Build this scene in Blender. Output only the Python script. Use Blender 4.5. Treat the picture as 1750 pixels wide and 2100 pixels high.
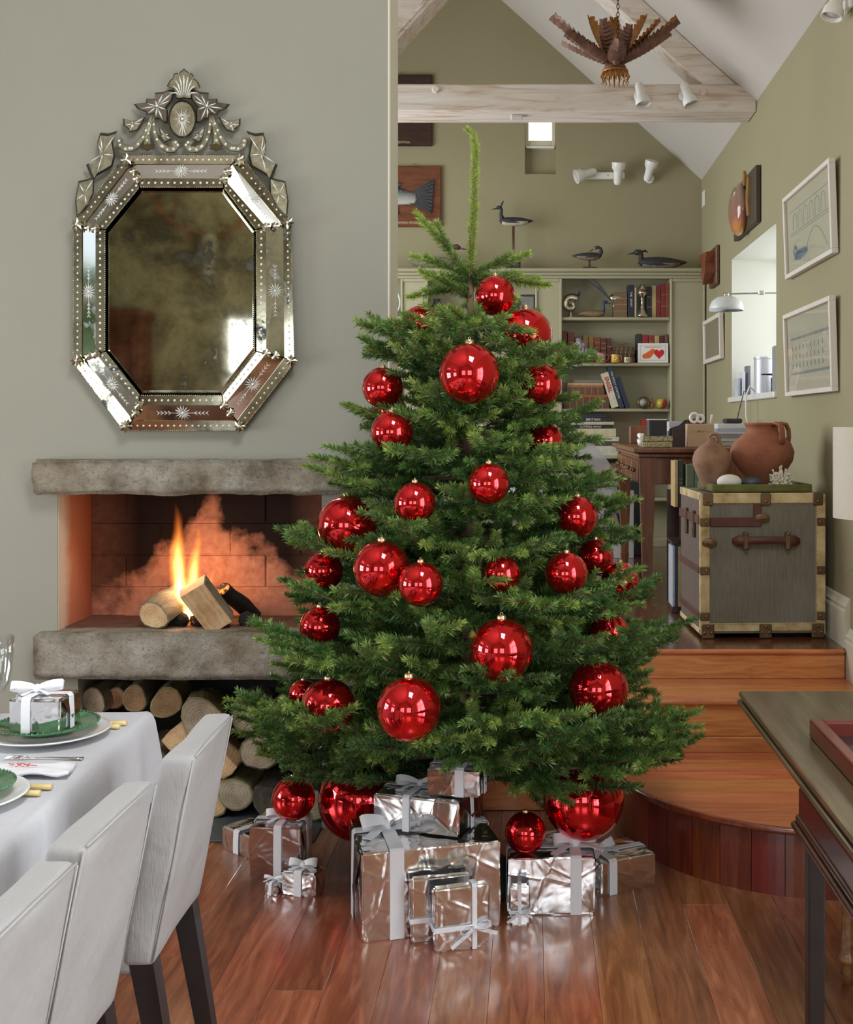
import bpy, bmesh, math, random
from mathutils import Vector, Matrix, Euler, noise as mnoise

for _o in list(bpy.data.objects):
    bpy.data.objects.remove(_o)
SC = bpy.context.scene
COL = SC.collection
PI = math.pi
R = math.radians

# ------------------------------------------------------------------ camera
F_PX, PX, PY, EYE = 2400.0, 1090.0, 870.0, 1.5      # focal length in pixels of a 1750 wide frame, principal point, eye height
cam_d = bpy.data.cameras.new('camera')
cam = bpy.data.objects.new('camera', cam_d)
COL.objects.link(cam)
cam.location = (0, 0, EYE)
cam.rotation_euler = (R(90), 0, 0)
cam_d.sensor_fit = 'HORIZONTAL'
cam_d.sensor_width = 36.0
cam_d.lens = F_PX / 1750 * 36
cam_d.shift_x = (875 - PX) / 1750
cam_d.shift_y = -(1050 - PY) / 1750
cam_d.clip_start = 0.05
SC.camera = cam

# ------------------------------------------------------------------ view, world, daylight
SC.view_settings.view_transform = 'Standard'
SC.view_settings.look = 'None'
SC.view_settings.gamma = 1
SC.view_settings.use_curve_mapping = False
SC.view_settings.exposure = -0.12
SC.cycles.use_denoising = True
SC.cycles.use_adaptive_sampling = True
SC.cycles.adaptive_threshold = 0.05
SC.cycles.max_bounces = 9
SC.cycles.diffuse_bounces = 4
SC.cycles.glossy_bounces = 6
SC.cycles.transmission_bounces = 12
SC.cycles.transparent_max_bounces = 12
SC.cycles.sample_clamp_indirect = 6.0
wd = bpy.data.worlds.new('sky')
SC.world = wd
wd.use_nodes = True
wd.node_tree.nodes['Background'].inputs[0].default_value = (0.80, 0.90, 1.0, 1)
wd.node_tree.nodes['Background'].inputs[1].default_value = 2.0

def daylight(name, loc, rot, sx, sy, power, col=(0.93, 0.97, 1.0)):
    d = bpy.data.lights.new(name, 'AREA')
    d.shape = 'RECTANGLE'; d.size = sx; d.size_y = sy; d.energy = power; d.color = col
    o = bpy.data.objects.new(name, d)
    COL.objects.link(o); o.location = loc; o.rotation_euler = rot
    return o
# daylight standing in the window openings (front room left, rear, right; back room right), plus an invented opening on the back room's left
daylight('daylight_window_left', (-4.32, 2.7, 1.22), (0, R(-90), 0), 1.04, 1.3, 85)
daylight('daylight_window_left_rear', (-4.32, 0.2, 1.22), (0, R(-90), 0), 1.04, 1.3, 60)
daylight('daylight_window_rear', (-2.2, -2.72, 1.7), (R(90), 0, 0), 1.5, 1.7, 38)
daylight('daylight_window_rear_two', (0.25, -2.72, 1.7), (R(90), 0, 0), 1.5, 1.7, 38)
daylight('daylight_garden_door', (1.62, 1.5, 1.3), (0, R(90), 0), 2.2, 1.5, 72)
daylight('daylight_skylight', (0.25, 1.3, EYE+2.86), (0, R(41.9), 0), 1.0, 1.5, 130)
daylight('fill_study_left', (-2.72, 6.9, 2.4), (0, R(-90), 0), 2.0, 3.0, 150)  # invented source on the unseen left side, added to light right wall and trunk
daylight('daylight_study_window_right', (1.86, 7.12, 2.14), (0, R(90), 0), 0.9, 1.4, 14)

# ------------------------------------------------------------------ helpers
def P(px, py, Y): return Vector(((px - PX) * Y / F_PX, Y, EYE - (py - PY) * Y / F_PX))
def XP(px, Y): return (px - PX) * Y / F_PX
def ZP(py, Y): return EYE - (py - PY) * Y / F_PX
def YF(py, z): return (EYE - z) * F_PX / (py - PY)
rnd = random.Random(7)

class MB:
    """collects faces of one mesh"""
    def __init__(s): s.v = []; s.f = []; s.m = []; s.mi = 0
    def add(s, vs, fs):
        o = len(s.v); s.v.extend([tuple(x) for x in vs])
        for q in fs: s.f.append([o + i for i in q]); s.m.append(s.mi)
        return s
    def mat(s, i): s.mi = i; return s
    def box(s, a, b, M=None):
        x0, y0, z0 = a; x1, y1, z1 = b
        vs = [Vector(p) for p in ((x0,y0,z0),(x1,y0,z0),(x1,y1,z0),(x0,y1,z0),(x0,y0,z1),(x1,y0,z1),(x1,y1,z1),(x0,y1,z1))]
        if M: vs = [M @ v for v in vs]
        return s.add(vs, [(3,2,1,0),(4,5,6,7),(0,1,5,4),(1,2,6,5),(2,3,7,6),(3,0,4,7)])
    def cbox(s, a, b, c=0.004, M=None, seg=1):
        bm = bmesh.new()
        bmesh.ops.create_cube(bm, size=1)
        A = Vector(a); B = Vector(b); S = B - A
        for v in bm.verts: v.co = Vector(((v.co.x + .5) * S.x + A.x, (v.co.y + .5) * S.y + A.y, (v.co.z + .5) * S.z + A.z))
        c = min(c, 0.48 * min(abs(S.x), abs(S.y), abs(S.z)))
        bmesh.ops.bevel(bm, geom=bm.edges[:] + bm.verts[:], offset=c, segments=seg, profile=0.5, affect='EDGES')
        return s.bm(bm, M)
    def bm(s, bm, M=None):
        bm.verts.ensure_lookup_table(); bm.verts.index_update()
        vs = [(M @ v.co) if M else v.co.copy() for v in bm.verts]
        fs = [[v.index for v in f.verts] for f in bm.faces]
        s.add(vs, fs); bm.free(); return s
    def frust(s, a, b, ra, rb, n=12, cap=True, M=None):
        return s.tube([a, b], [ra, rb], n, cap, M)
    def tube(s, pts, rad, n=8, cap=True, M=None, flat=1.0):
        pts = [Vector(p) for p in pts]
        if not isinstance(rad, (list, tuple)): rad = [rad] * len(pts)
        up = None; vs = []; fs = []
        for i, p in enumerate(pts):
            t = (pts[min(i+1, len(pts)-1)] - pts[max(i-1, 0)])
            if t.length < 1e-9: t = Vector((0,0,1))
            t.normalize()
            if up is None:
                up = Vector((0,0,1)) if abs(t.z) < .9 else Vector((1,0,0))
            u = t.cross(up)
            if u.length < 1e-6: u = t.cross(Vector((0.3,1,0.2)))
            u.normalize(); w = u.cross(t).normalized(); up = w
            for k in range(n):
                a = 2*PI*k/n
                vs.append(p + u*math.cos(a)*rad[i] + w*math.sin(a)*rad[i]*flat)
        for i in range(len(pts)-1):
            for k in range(n):
                k2 = (k+1) % n
                fs.append((i*n+k, i*n+k2, (i+1)*n+k2, (i+1)*n+k))
        if cap:
            fs.append(tuple(range(n))[::-1]); fs.append(tuple((len(pts)-1)*n+k for k in range(n)))
        if M: vs = [M @ v for v in vs]
        return s.add(vs, fs)
    def lathe(s, prof, n=24, c=(0,0,0), M=None, sx=1.0, sy=1.0):
        vs = []; fs = []; C = Vector(c)
        for (r, z) in prof:
            for k in range(n):
                a = 2*PI*k/n
                vs.append(C + Vector((r*math.cos(a)*sx, r*math.sin(a)*sy, z)))
        for i in range(len(prof)-1):
            for k in range(n):
                k2 = (k+1) % n
                fs.append((i*n+k, i*n+k2, (i+1)*n+k2, (i+1)*n+k))
        if prof[0][0] > 1e-5: fs.append(tuple(range(n))[::-1])
        if prof[-1][0] > 1e-5: fs.append(tuple((len(prof)-1)*n+k for k in range(n)))
        if M: vs = [M @ v for v in vs]
        return s.add(vs, fs)
    def ball(s, c, r, seg=24, rings=14, M=None):
        if not isinstance(r, (tuple, list)): r = (r, r, r)
        prof = []
        vs = [Vector(c) + Vector((0,0,-r[2]))]; fs = []
        for i in range(1, rings):
            t = PI*i/rings
            for k in range(seg):
                a = 2*PI*k/seg
                vs.append(Vector(c) + Vector((math.sin(t)*math.cos(a)*r[0], math.sin(t)*math.sin(a)*r[1], -math.cos(t)*r[2])))
        vs.append(Vector(c) + Vector((0,0,r[2])))
        for k in range(seg):
            fs.append((0, 1+(k+1) % seg, 1+k))
        for i in range(rings-2):
            for k in range(seg):
                k2 = (k+1) % seg; b = 1+i*seg
                fs.append((b+k, b+k2, b+seg+k2, b+seg+k))
        b = 1+(rings-2)*seg; t = len(vs)-1
        for k in range(seg): fs.append((b+k, b+(k+1) % seg, t))
        if M: vs = [M @ v for v in vs]
        return s.add(vs, fs)
    def prism(s, pts, axis, d0, d1, M=None):
        """polygon pts (2d) extruded along axis 0/1/2"""
        def mk(p, d):
            q = [p[0], p[1]]; q.insert(axis, d); return Vector(q)
        n = len(pts)
        vs = [mk(p, d0) for p in pts] + [mk(p, d1) for p in pts]
        if M: vs = [M @ v for v in vs]
        fs = [tuple(range(n))[::-1], tuple(range(n, 2*n))] + [(i, (i+1) % n, n+(i+1) % n, n+i) for i in range(n)]
        return s.add(vs, fs)
    def ribbon(s, pts, w, side, th=0.0012):
        """flat band along pts, width w, side = width direction (Vector or list)"""
        pts = [Vector(p) for p in pts]; n = len(pts); vs = []; fs = []
        for i, p in enumerate(pts):
            t = (pts[min(i+1, n-1)] - pts[max(i-1, 0)]).normalized()
            sd = Vector(side[i] if isinstance(side, list) else side)
            ww = w[i] if isinstance(w, (list, tuple)) else w
            sd = (sd - t*sd.dot(t))
            if sd.length < 1e-6: sd = t.orthogonal()
            sd.normalize(); nn = t.cross(sd).normalized()
            for a, b in ((-1,-1),(1,-1),(1,1),(-1,1)):
                vs.append(p + sd*a*ww/2 + nn*b*th/2)
        for i in range(n-1):
            for k in range(4):
                k2 = (k+1) % 4
                fs.append((i*4+k, i*4+k2, (i+1)*4+k2, (i+1)*4+k))
        fs.append((3,2,1,0)); fs.append(tuple((n-1)*4+k for k in range(4)))
        return s.add(vs, fs)
    def jitter(s, amp, scale=8.0, seed=0.0):
        o = Vector((seed*3.1, seed*1.7, seed*5.3))
        s.v = [tuple(Vector(v) + amp*mnoise.noise_vector(Vector(v)*scale + o)) for v in s.v]
        return s
    def mesh(s, name, mats, smooth=False):
        me = bpy.data.meshes.new(name)
        me.from_pydata(s.v, [], s.f)
        if not isinstance(mats, (list, tuple)): mats = [mats]
        for m in mats: me.materials.append(m)
        if len(mats) > 1: me.polygons.foreach_set('material_index', s.m)
        bm = bmesh.new(); bm.from_mesh(me); bmesh.ops.recalc_face_normals(bm, faces=bm.faces[:]); bm.to_mesh(me); bm.free()
        if smooth is True: me.polygons.foreach_set('use_smooth', [True]*len(me.polygons))
        elif smooth: me.shade_auto_smooth(smooth) if hasattr(me, 'shade_auto_smooth') else me.set_sharp_from_angle(angle=smooth)
        if smooth and smooth is not True:
            me.polygons.foreach_set('use_smooth', [True]*len(me.polygons)); me.set_sharp_from_angle(angle=smooth)
        me.update(); return me
    def build(s, name, mats, parent=None, smooth=False, loc=None, rot=None):
        return obj(name, s.mesh(name, mats, smooth), parent, loc, rot)

def obj(name, me, parent=None, loc=None, rot=None):
    o = bpy.data.objects.new(name, me); COL.objects.link(o)
    if parent: o.parent = parent
    if loc is not None: o.location = loc
    if rot is not None: o.rotation_euler = rot
    return o
def tag(o, label, cat, group=None):
    o['label'] = label; o['category'] = cat
    if group: o['group'] = group
    return o
def thing(name, label, cat, loc=(0,0,0), rz=0.0, group=None):
    o = bpy.data.objects.new(name, None); COL.objects.link(o)
    o.empty_display_size = 0.05
    o.location = loc; o.rotation_euler = (0, 0, rz)
    return tag(o, label, cat, group)
def struct(o, label=None):
    o['kind'] = 'structure'
    if label: o['label'] = label
    return o
def text_mesh(name, txt, size, mat, parent, M, depth=0.0004, align='CENTER', sx=1.0, bold=0.0):
    cu = bpy.data.curves.new(name, 'FONT'); cu.body = txt; cu.size = size; cu.align_x = align; cu.align_y = 'CENTER'
    cu.extrude = depth; cu.offset = bold; cu.resolution_u = 2
    o = bpy.data.objects.new(name, cu); COL.objects.link(o)
    dg = bpy.context.evaluated_depsgraph_get()
    me = bpy.data.meshes.new_from_object(o.evaluated_get(dg))
    bpy.data.objects.remove(o)
    me.transform(M @ Matrix.Diagonal((sx, 1, 1, 1)))
    me.materials.clear(); me.materials.append(mat)
    return obj(name, me, parent)
# text facing -Y (towards the camera), reading along +X
T_FRONT = Matrix.Rotation(R(90), 4, 'X')

# ------------------------------------------------------------------ materials
def s2l(c):
    return tuple(((x/255)/12.92 if x/255 <= .04045 else ((x/255+.055)/1.055)**2.4) for x in c)
class NT:
    def __init__(s, name):
        s.m = bpy.data.materials.new(name); s.m.use_nodes = True
        s.t = s.m.node_tree; s.b = s.t.nodes['Principled BSDF']; s.out = s.t.nodes['Material Output']
    def n(s, t, **k):
        x = s.t.nodes.new(t)
        for a, b in k.items():
            if a.startswith('i_'):
                key = a[2:]; key = int(key) if key.isdigit() else key
                x.inputs[key].default_value = b
            else: setattr(x, a, b)
        return x
    def l(s, a, b): s.t.links.new(a, b)
    def set(s, **k):
        for a, b in k.items(): s.b.inputs[a.replace('_', ' ')].default_value = b
    def coord(s, kind='Object', scale=(1,1,1), rot=(0,0,0)):
        if kind == 'World': src = s.n('ShaderNodeNewGeometry').outputs['Position']
        else: src = s.n('ShaderNodeTexCoord').outputs[kind]
        mp = s.n('ShaderNodeMapping'); mp.inputs['Scale'].default_value = scale; mp.inputs['Rotation'].default_value = rot
        s.l(src, mp.inputs['Vector']); return mp.outputs[0]
    def noise(s, vec, scale, detail=4, rough=.55, dist=0.0):
        x = s.n('ShaderNodeTexNoise'); x.inputs['Scale'].default_value = scale; x.inputs['Detail'].default_value = detail
        x.inputs['Roughness'].default_value = rough; x.inputs['Distortion'].default_value = dist
        s.l(vec, x.inputs['Vector']); return x.outputs['Fac']
    def ramp(s, fac, stops, interp='LINEAR'):
        x = s.n('ShaderNodeValToRGB'); e = x.color_ramp; e.interpolation = interp
        while len(e.elements) < len(stops): e.elements.new(0.5)
        for el, (p, c) in zip(e.elements, stops):
            el.position = p; el.color = (*c, 1) if len(c) == 3 else c
        s.l(fac, x.inputs['Fac']); return x.outputs['Color']
    def math(s, op, a, b=None, c=None):
        x = s.n('ShaderNodeMath', operation=op)
        for i, v in enumerate((a, b, c)):
            if v is None: continue
            if isinstance(v, (int, float)): x.inputs[i].default_value = v
            else: s.l(v, x.inputs[i])
        return x.outputs[0]
    def mix(s, fac, a, b, mode='MIX'):
        x = s.n('ShaderNodeMix', data_type='RGBA', blend_type=mode)
        for i, v in ((0, fac), (6, a), (7, b)):
            if isinstance(v, (int, float)): x.inputs[i].default_value = v
            elif isinstance(v, tuple): x.inputs[i].default_value = (*v, 1) if len(v) == 3 else v
            else: s.l(v, x.inputs[i])
        return x.outputs[2]
    def bump(s, h, strength=.3, dist=.01):
        x = s.n('ShaderNodeBump'); x.inputs['Strength'].default_value = strength; x.inputs['Distance'].default_value = dist
        s.l(h, x.inputs['Height']); s.l(x.outputs[0], s.b.inputs['Normal'])
    def color(s, c): s.l(c, s.b.inputs['Base Color'])
    def objrand(s): return s.n('ShaderNodeObjectInfo').outputs['Random']

def plain(name, rgb, rough=.5, metal=0.0, var=.12, nscale=12.0, bump=0.0, bdist=.003, coat=0.0, spec=.5, kind='Object'):
    """plain material with gentle mottling of its own colour"""
    t = NT(name); c = s2l(rgb)
    t.set(Roughness=rough, Metallic=metal, Specular_IOR_Level=spec)
    if coat: t.set(Coat_Weight=coat, Coat_Roughness=.12)
    v = t.coord(kind); f = t.noise(v, nscale)
    t.color(t.ramp(f, [(.3, tuple(x*(1-var) for x in c)), (.7, tuple(min(1, x*(1+var)) for x in c))]))
    if bump: t.bump(t.noise(v, nscale*3, 6), bump, bdist)
    return t.m
M_ = {}
def wood(name, dark, light, rough=.35, scale=(1,1,1), stretch=(14, 1, 14), coat=0.0, rand=.0, bump=.06):
    t = NT(name); d, l = s2l(dark), s2l(light)
    t.set(Roughness=rough)
    if coat: t.set(Coat_Weight=coat, Coat_Roughness=.1)
    v = t.coord('Object', stretch)
    if rand:
        add = t.n('ShaderNodeVectorMath', operation='ADD'); cmb = t.n('ShaderNodeCombineXYZ')
        r = t.math('MULTIPLY', t.objrand(), 37.0)
        for k in range(3): t.l(r, cmb.inputs[k])
        t.l(v, add.inputs[0]); t.l(cmb.outputs[0], add.inputs[1]); v = add.outputs[0]
    f = t.noise(v, 3.0, 8, .62, .6)
    c = t.ramp(f, [(.32, d), (.68, l)])
    if rand:
        hs = t.n('ShaderNodeHueSaturation'); t.l(c, hs.inputs['Color'])
        rr = t.n('ShaderNodeMapRange'); rr.inputs[3].default_value = 1-rand; rr.inputs[4].default_value = 1+rand
        t.l(t.objrand(), rr.inputs[0]); t.l(rr.outputs[0], hs.inputs['Value']); c = hs.outputs[0]
    t.color(c)
    if bump: t.bump(f, bump, .004)
    return t.m
# ---- setting materials
def m_plaster(name, rgb, var=.03):
    t = NT(name); c = s2l(rgb); t.set(Roughness=.85, Specular_IOR_Level=.25)
    v = t.coord('World'); f = t.noise(v, 1.3, 5)
    t.color(t.ramp(f, [(.3, tuple(x*(1-var) for x in c)), (.7, tuple(x*(1+var) for x in c))]))
    t.bump(t.noise(v, 9, 6), .12, .01); return t.m
M_['wall_front'] = m_plaster('plaster_warm_grey', (150, 148, 136))
M_['wall_study'] = m_plaster('plaster_olive', (156, 148, 117))
M_['ceiling'] = m_plaster('ceiling_white', (200, 193, 184))
M_['cream_paint'] = plain('cream_paint', (214, 208, 186), .5, var=.03, nscale=3)
M_['sage_paint'] = plain('sage_paint', (168, 162, 132), .55, var=.03, nscale=3)
def m_whitewash():
    t = NT('whitewashed_timber'); t.set(Roughness=.65)
    v = t.coord('World', (1.2, 14, 14)); f = t.noise(v, 1.6, 9, .6, .8)
    k = t.noise(t.coord('World', (2.2, 5, 5)), 2.4, 6, .65)
    c = t.ramp(f, [(.34, s2l((196, 170, 146))), (.46, s2l((226, 212, 199))), (.7, s2l((238, 231, 224)))])
    t.color(t.mix(t.ramp(k, [(.56, (0,0,0)), (.72, (.55,.55,.55))]), c, s2l((190, 158, 128))))
    t.bump(f, .3, .008); return t.m
M_['whitewash'] = m_whitewash()
def m_mahogany(name, dark, mid, light, rough, rand, stretch, coat=.8):
    t = NT(name)
    t.set(Coat_Weight=coat, Coat_Roughness=.16)
    v = t.coord('Object', stretch); rv = t.objrand()
    add = t.n('ShaderNodeVectorMath', operation='ADD'); cmb = t.n('ShaderNodeCombineXYZ'); r = t.math('MULTIPLY', rv, 53.0)
    for k in range(3): t.l(r, cmb.inputs[k])
    t.l(v, add.inputs[0]); t.l(cmb.outputs[0], add.inputs[1]); v = add.outputs[0]
    f = t.noise(v, 2.6, 10, .65, 1.0)
    c = t.ramp(f, [(.28, s2l(dark)), (.5, s2l(mid)), (.74, s2l(light))])
    hs = t.n('ShaderNodeHueSaturation'); t.l(c, hs.inputs['Color'])
    rr = t.n('ShaderNodeMapRange'); rr.inputs[3].default_value = 1-rand; rr.inputs[4].default_value = 1+rand*.6
    t.l(rv, rr.inputs[0]); t.l(rr.outputs[0], hs.inputs['Value'])
    hr = t.n('ShaderNodeMapRange'); hr.inputs[3].default_value = .488; hr.inputs[4].default_value = .512
    t.l(t.math('FRACT', t.math('MULTIPLY', rv, 7.3)), hr.inputs[0]); t.l(hr.outputs[0], hs.inputs['Hue'])
    t.color(hs.outputs[0])
    w = t.noise(t.coord('World'), 5, 6, .7)
    t.l(t.ramp(w, [(.3, (rough*.75,)*3), (.7, (rough*1.35,)*3)]), t.b.inputs['Roughness'])
    t.bump(t.math('ADD', t.math('MULTIPLY', f, .5), t.noise(t.coord('World'), 3.2, 3)), .10, .006); return t.m
M_['floor'] = m_mahogany('mahogany_floor', (112, 60, 38), (158, 92, 60), (196, 130, 92), .34, .36, (12, 1.2, 12))
M_['platform'] = m_mahogany('mahogany_platform', (72, 36, 25), (100, 52, 36), (126, 70, 48), .28, .2, (12, 1.2, 12))
M_['step'] = m_mahogany('mahogany_steps', (164, 88, 48), (204, 122, 72), (226, 150, 98), .38, .16, (1.2, 12, 12))
M_['stave'] = m_mahogany('mahogany_staves', (84, 30, 20), (116, 44, 26), (140, 62, 34), .30, .28, (14, 14, 1.0))
M_['slate'] = plain('slate', (74, 82, 86), .5, var=.25, nscale=6, bump=.3)
def m_stone():
    t = NT('sandstone'); t.set(Roughness=.92, Specular_IOR_Level=.15)
    v = t.coord('World'); f = t.noise(v, 7, 9, .68); k = t.noise(v, 26, 8, .7); y = t.noise(v, 3.1, 4)
    c = t.ramp(f, [(.36, s2l((150, 138, 120))), (.5, s2l((196, 186, 168))), (.64, s2l((226, 219, 205)))])
    h_ = t.noise(v, 85, 6, .75); c = t.mix(t.ramp(h_, [(.36, (.6,.6,.6)), (.46, (0,0,0))]), c, s2l((116, 104, 90)))
    c = t.mix(t.ramp(y, [(.5, (0,0,0)), (.75, (.4,.4,.4))]), c, s2l((172, 146, 100)))
    c = t.mix(t.ramp(k, [(.55, (0,0,0)), (.75, (.5,.5,.5))]), c, s2l((138, 128, 116)))
    t.color(c)
    t.bump(t.math('ADD', t.math('ADD', t.math('MULTIPLY', f, .8), t.math('MULTIPLY', k, .9)), t.math('MULTIPLY', h_, .5)), 1.0, .045); return t.m
M_['stone'] = m_stone()
def m_firebrick():
    # terracotta firebrick; soot burnt off in a peak above the grate, black around it
    t = NT('firebrick'); t.set(Roughness=.9, Specular_IOR_Level=.1)
    v = t.coord('World'); sep = t.n('ShaderNodeSeparateXYZ'); t.l(v, sep.inputs[0])
    n1 = t.noise(v, 5.5, 5, .6); n2 = t.noise(v, 30, 6)
    x = t.math('ABSOLUTE', t.math('SUBTRACT', sep.outputs[0], XP(438, 4.66)))
    h = t.math('ADD', t.math('MULTIPLY', x, .85), t.math('SUBTRACT', sep.outputs[2], .70))
    h = t.math('ADD', h, t.math('MULTIPLY', t.math('SUBTRACT', n1, .5), .38))
    soot = t.ramp(h, [(.42, (0,0,0)), (.50, (1,1,1))])
    # soot thins again far out on the side cheek
    side = t.ramp(t.math('ADD', t.math('MULTIPLY', sep.outputs[0], -1.0), t.math('MULTIPLY', n1, .16)), [(0.0, (1,1,1)), (1.0, (1,1,1))])
    far = t.n('ShaderNodeMapRange'); far.inputs[1].default_value = .30; far.inputs[2].default_value = .62; far.inputs[3].default_value = 1; far.inputs[4].default_value = .42
    t.l(x, far.inputs[0]); soot = t.math('MULTIPLY', soot, far.outputs[0])
    br = t.ramp(n2, [(.3, s2l((172, 108, 84))), (.7, s2l((204, 140, 114)))])
    t.color(t.mix(soot, br, s2l((38, 27, 24)))); t.bump(n2, .25, .004); return t.m
M_['firebrick'] = m_firebrick()
M_['mortar'] = plain('sooty_mortar', (112, 72, 54), .95, var=.3, nscale=9)
def m_reveal():
    # firebox cheek: plaster at the front edge, scorched brick colour further in
    t = NT('scorched_cheek'); t.set(Roughness=.9)
    v = t.coord('World'); sep = t.n('ShaderNodeSeparateXYZ'); t.l(v, sep.inputs[0])
    n = t.noise(v, 9, 5)
    d = t.math('ADD', t.math('SUBTRACT', sep.outputs[1], 4.34), t.math('MULTIPLY', t.math('SUBTRACT', n, .5), .10))
    t.color(t.ramp(d, [(.05, s2l((205, 190, 172))), (.12, s2l((186, 118, 88))), (.3, s2l((160, 84, 56)))])); return t.m
M_['cheek'] = m_reveal()
M_['flue_black'] = plain('flue_black', (24, 21, 20), .95, var=.3)
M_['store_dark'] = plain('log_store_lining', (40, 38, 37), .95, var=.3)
M_['white_gloss'] = plain('white_enamel', (236, 234, 228), .25, var=.02)
M_['glass_pane'] = NT('window_glass').m
_t = M_['glass_pane'].node_tree; _b = _t.nodes['Principled BSDF']
_tr = _t.nodes.new('ShaderNodeBsdfTransparent'); _mx = _t.nodes.new('ShaderNodeMixShader'); _mx.inputs[0].default_value = .08
_b.inputs['Roughness'].default_value = .02
_t.links.new(_tr.outputs[0], _mx.inputs[1]); _t.links.new(_b.outputs[0], _mx.inputs[2]); _t.links.new(_mx.outputs[0], _t.nodes['Material Output'].inputs[0])
def m_emit(name, rgb, s):
    t = NT(name); t.set(Base_Color=(*rgb, 1), Emission_Color=(*rgb, 1), Emission_Strength=s); return t.m
M_['sky_pane'] = m_emit('bright_sky_pane', (1, 1, 1), 3.0)

# ---- the shell
XR, YB, XL, YREAR, YW, XE = 1.34, 9.2, -4.2, -2.6, 4.34, -0.53   # right wall, back wall, left wall, rear wall, fireplace wall, its free end
PLAT, S1, S2 = 0.5606, 0.226, 0.438
Y2, Y3 = 4.543, 4.883
EAVE, RX, RZ = 3.42, -0.63, 5.19

def wall_y(name, y0, y1, x0, x1, z0, z1, holes, mat):
    """wall lying across the view (normal Y) with rectangular holes (x0,x1,z0,z1)"""
    b = MB(); xs = sorted({x0, x1, *[h[0] for h in holes], *[h[1] for h in holes]}); zs = sorted({z0, z1, *[h[2] for h in holes], *[h[3] for h in holes]})
    for i in range(len(xs)-1):
        for j in range(len(zs)-1):
            cx, cz = (xs[i]+xs[i+1])/2, (zs[j]+zs[j+1])/2
            if any(h[0] < cx < h[1] and h[2] < cz < h[3] for h in holes): continue
            b.box((xs[i], y0, zs[j]), (xs[i+1], y1, zs[j+1]))
    return struct(b.build(name, mat))
def wall_x(name, x0, x1, y0, y1, z0, z1, holes, mat):
    b = MB(); ys = sorted({y0, y1, *[h[0] for h in holes], *[h[1] for h in holes]}); zs = sorted({z0, z1, *[h[2] for h in holes], *[h[3] for h in holes]})
    for i in range(len(ys)-1):
        for j in range(len(zs)-1):
            cy, cz = (ys[i]+ys[i+1])/2, (zs[j]+zs[j+1])/2
            if any(h[0] < cy < h[1] and h[2] < cz < h[3] for h in holes): continue
            b.box((x0, ys[i], zs[j]), (x1, ys[i+1], zs[j+1]))
    return struct(b.build(name, mat))
FX0, FX1 = XP(118, YW), XP(660, YW)          # fire opening
LX0 = XP(160, YW)
ZH0, ZH1, ZM0, ZM1 = ZP(1395, 4.27), ZP(1300, 4.27), ZP(1015, 4.27), ZP(943, 4.27)
wf = wall_y('wall_fireplace', YW, 4.59, XL, XE, -.02, 5.3, [(FX0, FX1, ZH1-.02, ZM0+.02), (LX0, FX1, -.02, ZH0+.02)], M_['wall_front'])
wf['label'] = 'pale warm grey chimney wall with the raised fireplace'
GX0, GX1, GZ0, GZ1 = XP(1077, YB), XP(1140, YB), ZP(357, YB), ZP(215, YB)
wb = wall_y('wall_back', YB, YB+.45, -2.8, XR+.5, -.02, 5.6, [(GX0, GX1, GZ0, GZ1)], M_['wall_study'])
WY0, WY1, WZ0, WZ1 = 6.40, 7.84, 1.68, 2.605
wall_x('wall_right', XR, XR+.45, YREAR-.2, YB, -.02, 5.3, [(WY0, WY1, WZ0, WZ1), (.7, 2.3, .1, 2.4)], M_['wall_study'])
wall_x('wall_left', XL-.3, XL, YREAR-.2, 4.59, -.02, 5.3, [(2.05, 3.35, .7, 2.8), (-.45, .85, .7, 2.8)], M_['wall_front'])
wall_y('wall_rear', YREAR-.3, YREAR, XL, XR, -.02, 5.5, [(-2.95, -1.45, .85, 2.55), (-.5, 1.0, .85, 2.55)], M_['wall_study'])
wall_x('wall_study_left', -2.8, -2.6, 4.59, YB, -.02, 5.3, [(5.4, 8.4, 1.4, 3.4)], M_['wall_study'])  # unseen wall; its window hole is made up for the added left light
# sloping ceiling of both rooms
def slab(name, pts, mat):
    b = MB(); b.prism(pts, 1, YREAR-.2, YB+.4); return struct(b.build(name, mat))
slab('ceiling', [(XR+.3, EAVE-.3*.8976), (XR+.3, EAVE-.3*.8976+.12), (RX, RZ+.12), (RX, RZ)], M_['ceiling'])
slab('ceiling_far_slope', [(XL-.2, RZ-.3*(RX-XL+.2)), (XL-.2, RZ-.3*(RX-XL+.2)+.12), (RX, RZ+.12), (RX, RZ)], M_['ceiling'])

# floor slab with single boards
fl = struct(MB().box((XL-.2, YREAR-.2, -.06), (XR+.2, Y2+.03, -.013)).build('floor', M_['flue_black']), 'polished mahogany board floor')
bw = .146; k = 0; x = XL
board_me = {}
def board_mesh(w, L, mat, key):
    q = (round(w, 3), round(L, 2), key)
    if q not in board_me:
        board_me[q] = MB().cbox((-w/2+.0004, -L/2+.0004, -.012), (w/2-.0004, L/2-.0004, 0), .0007).mesh('floorboard', mat)
    return board_me[q]
while x < XR-.01:
    w = min(bw, XR-x); y = YREAR - rnd.choice((0, .35, .7, 1.05))
    while y < Y2-.03:
        L = rnd.choice((1.15, 1.4, 1.65, 1.9)); y1 = y+L
        a, b_ = max(y, YREAR), min(y1, (YW-.002 if x < XE else Y2-.001))
        if b_-a > .05:
            obj('floorboard', board_mesh(w, b_-a, M_['floor'], 'f'), fl, (x+w/2, (a+b_)/2, 0))
        y = y1
    x += bw
# slate in front of and under the log store
sl = struct(MB().cbox((LX0, YF(1732, 0)+.02, .0005), (FX1, 4.9, .008), .003).build('floor_slate_hearth', M_['slate']), 'dark slate slab under the log store')

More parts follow.
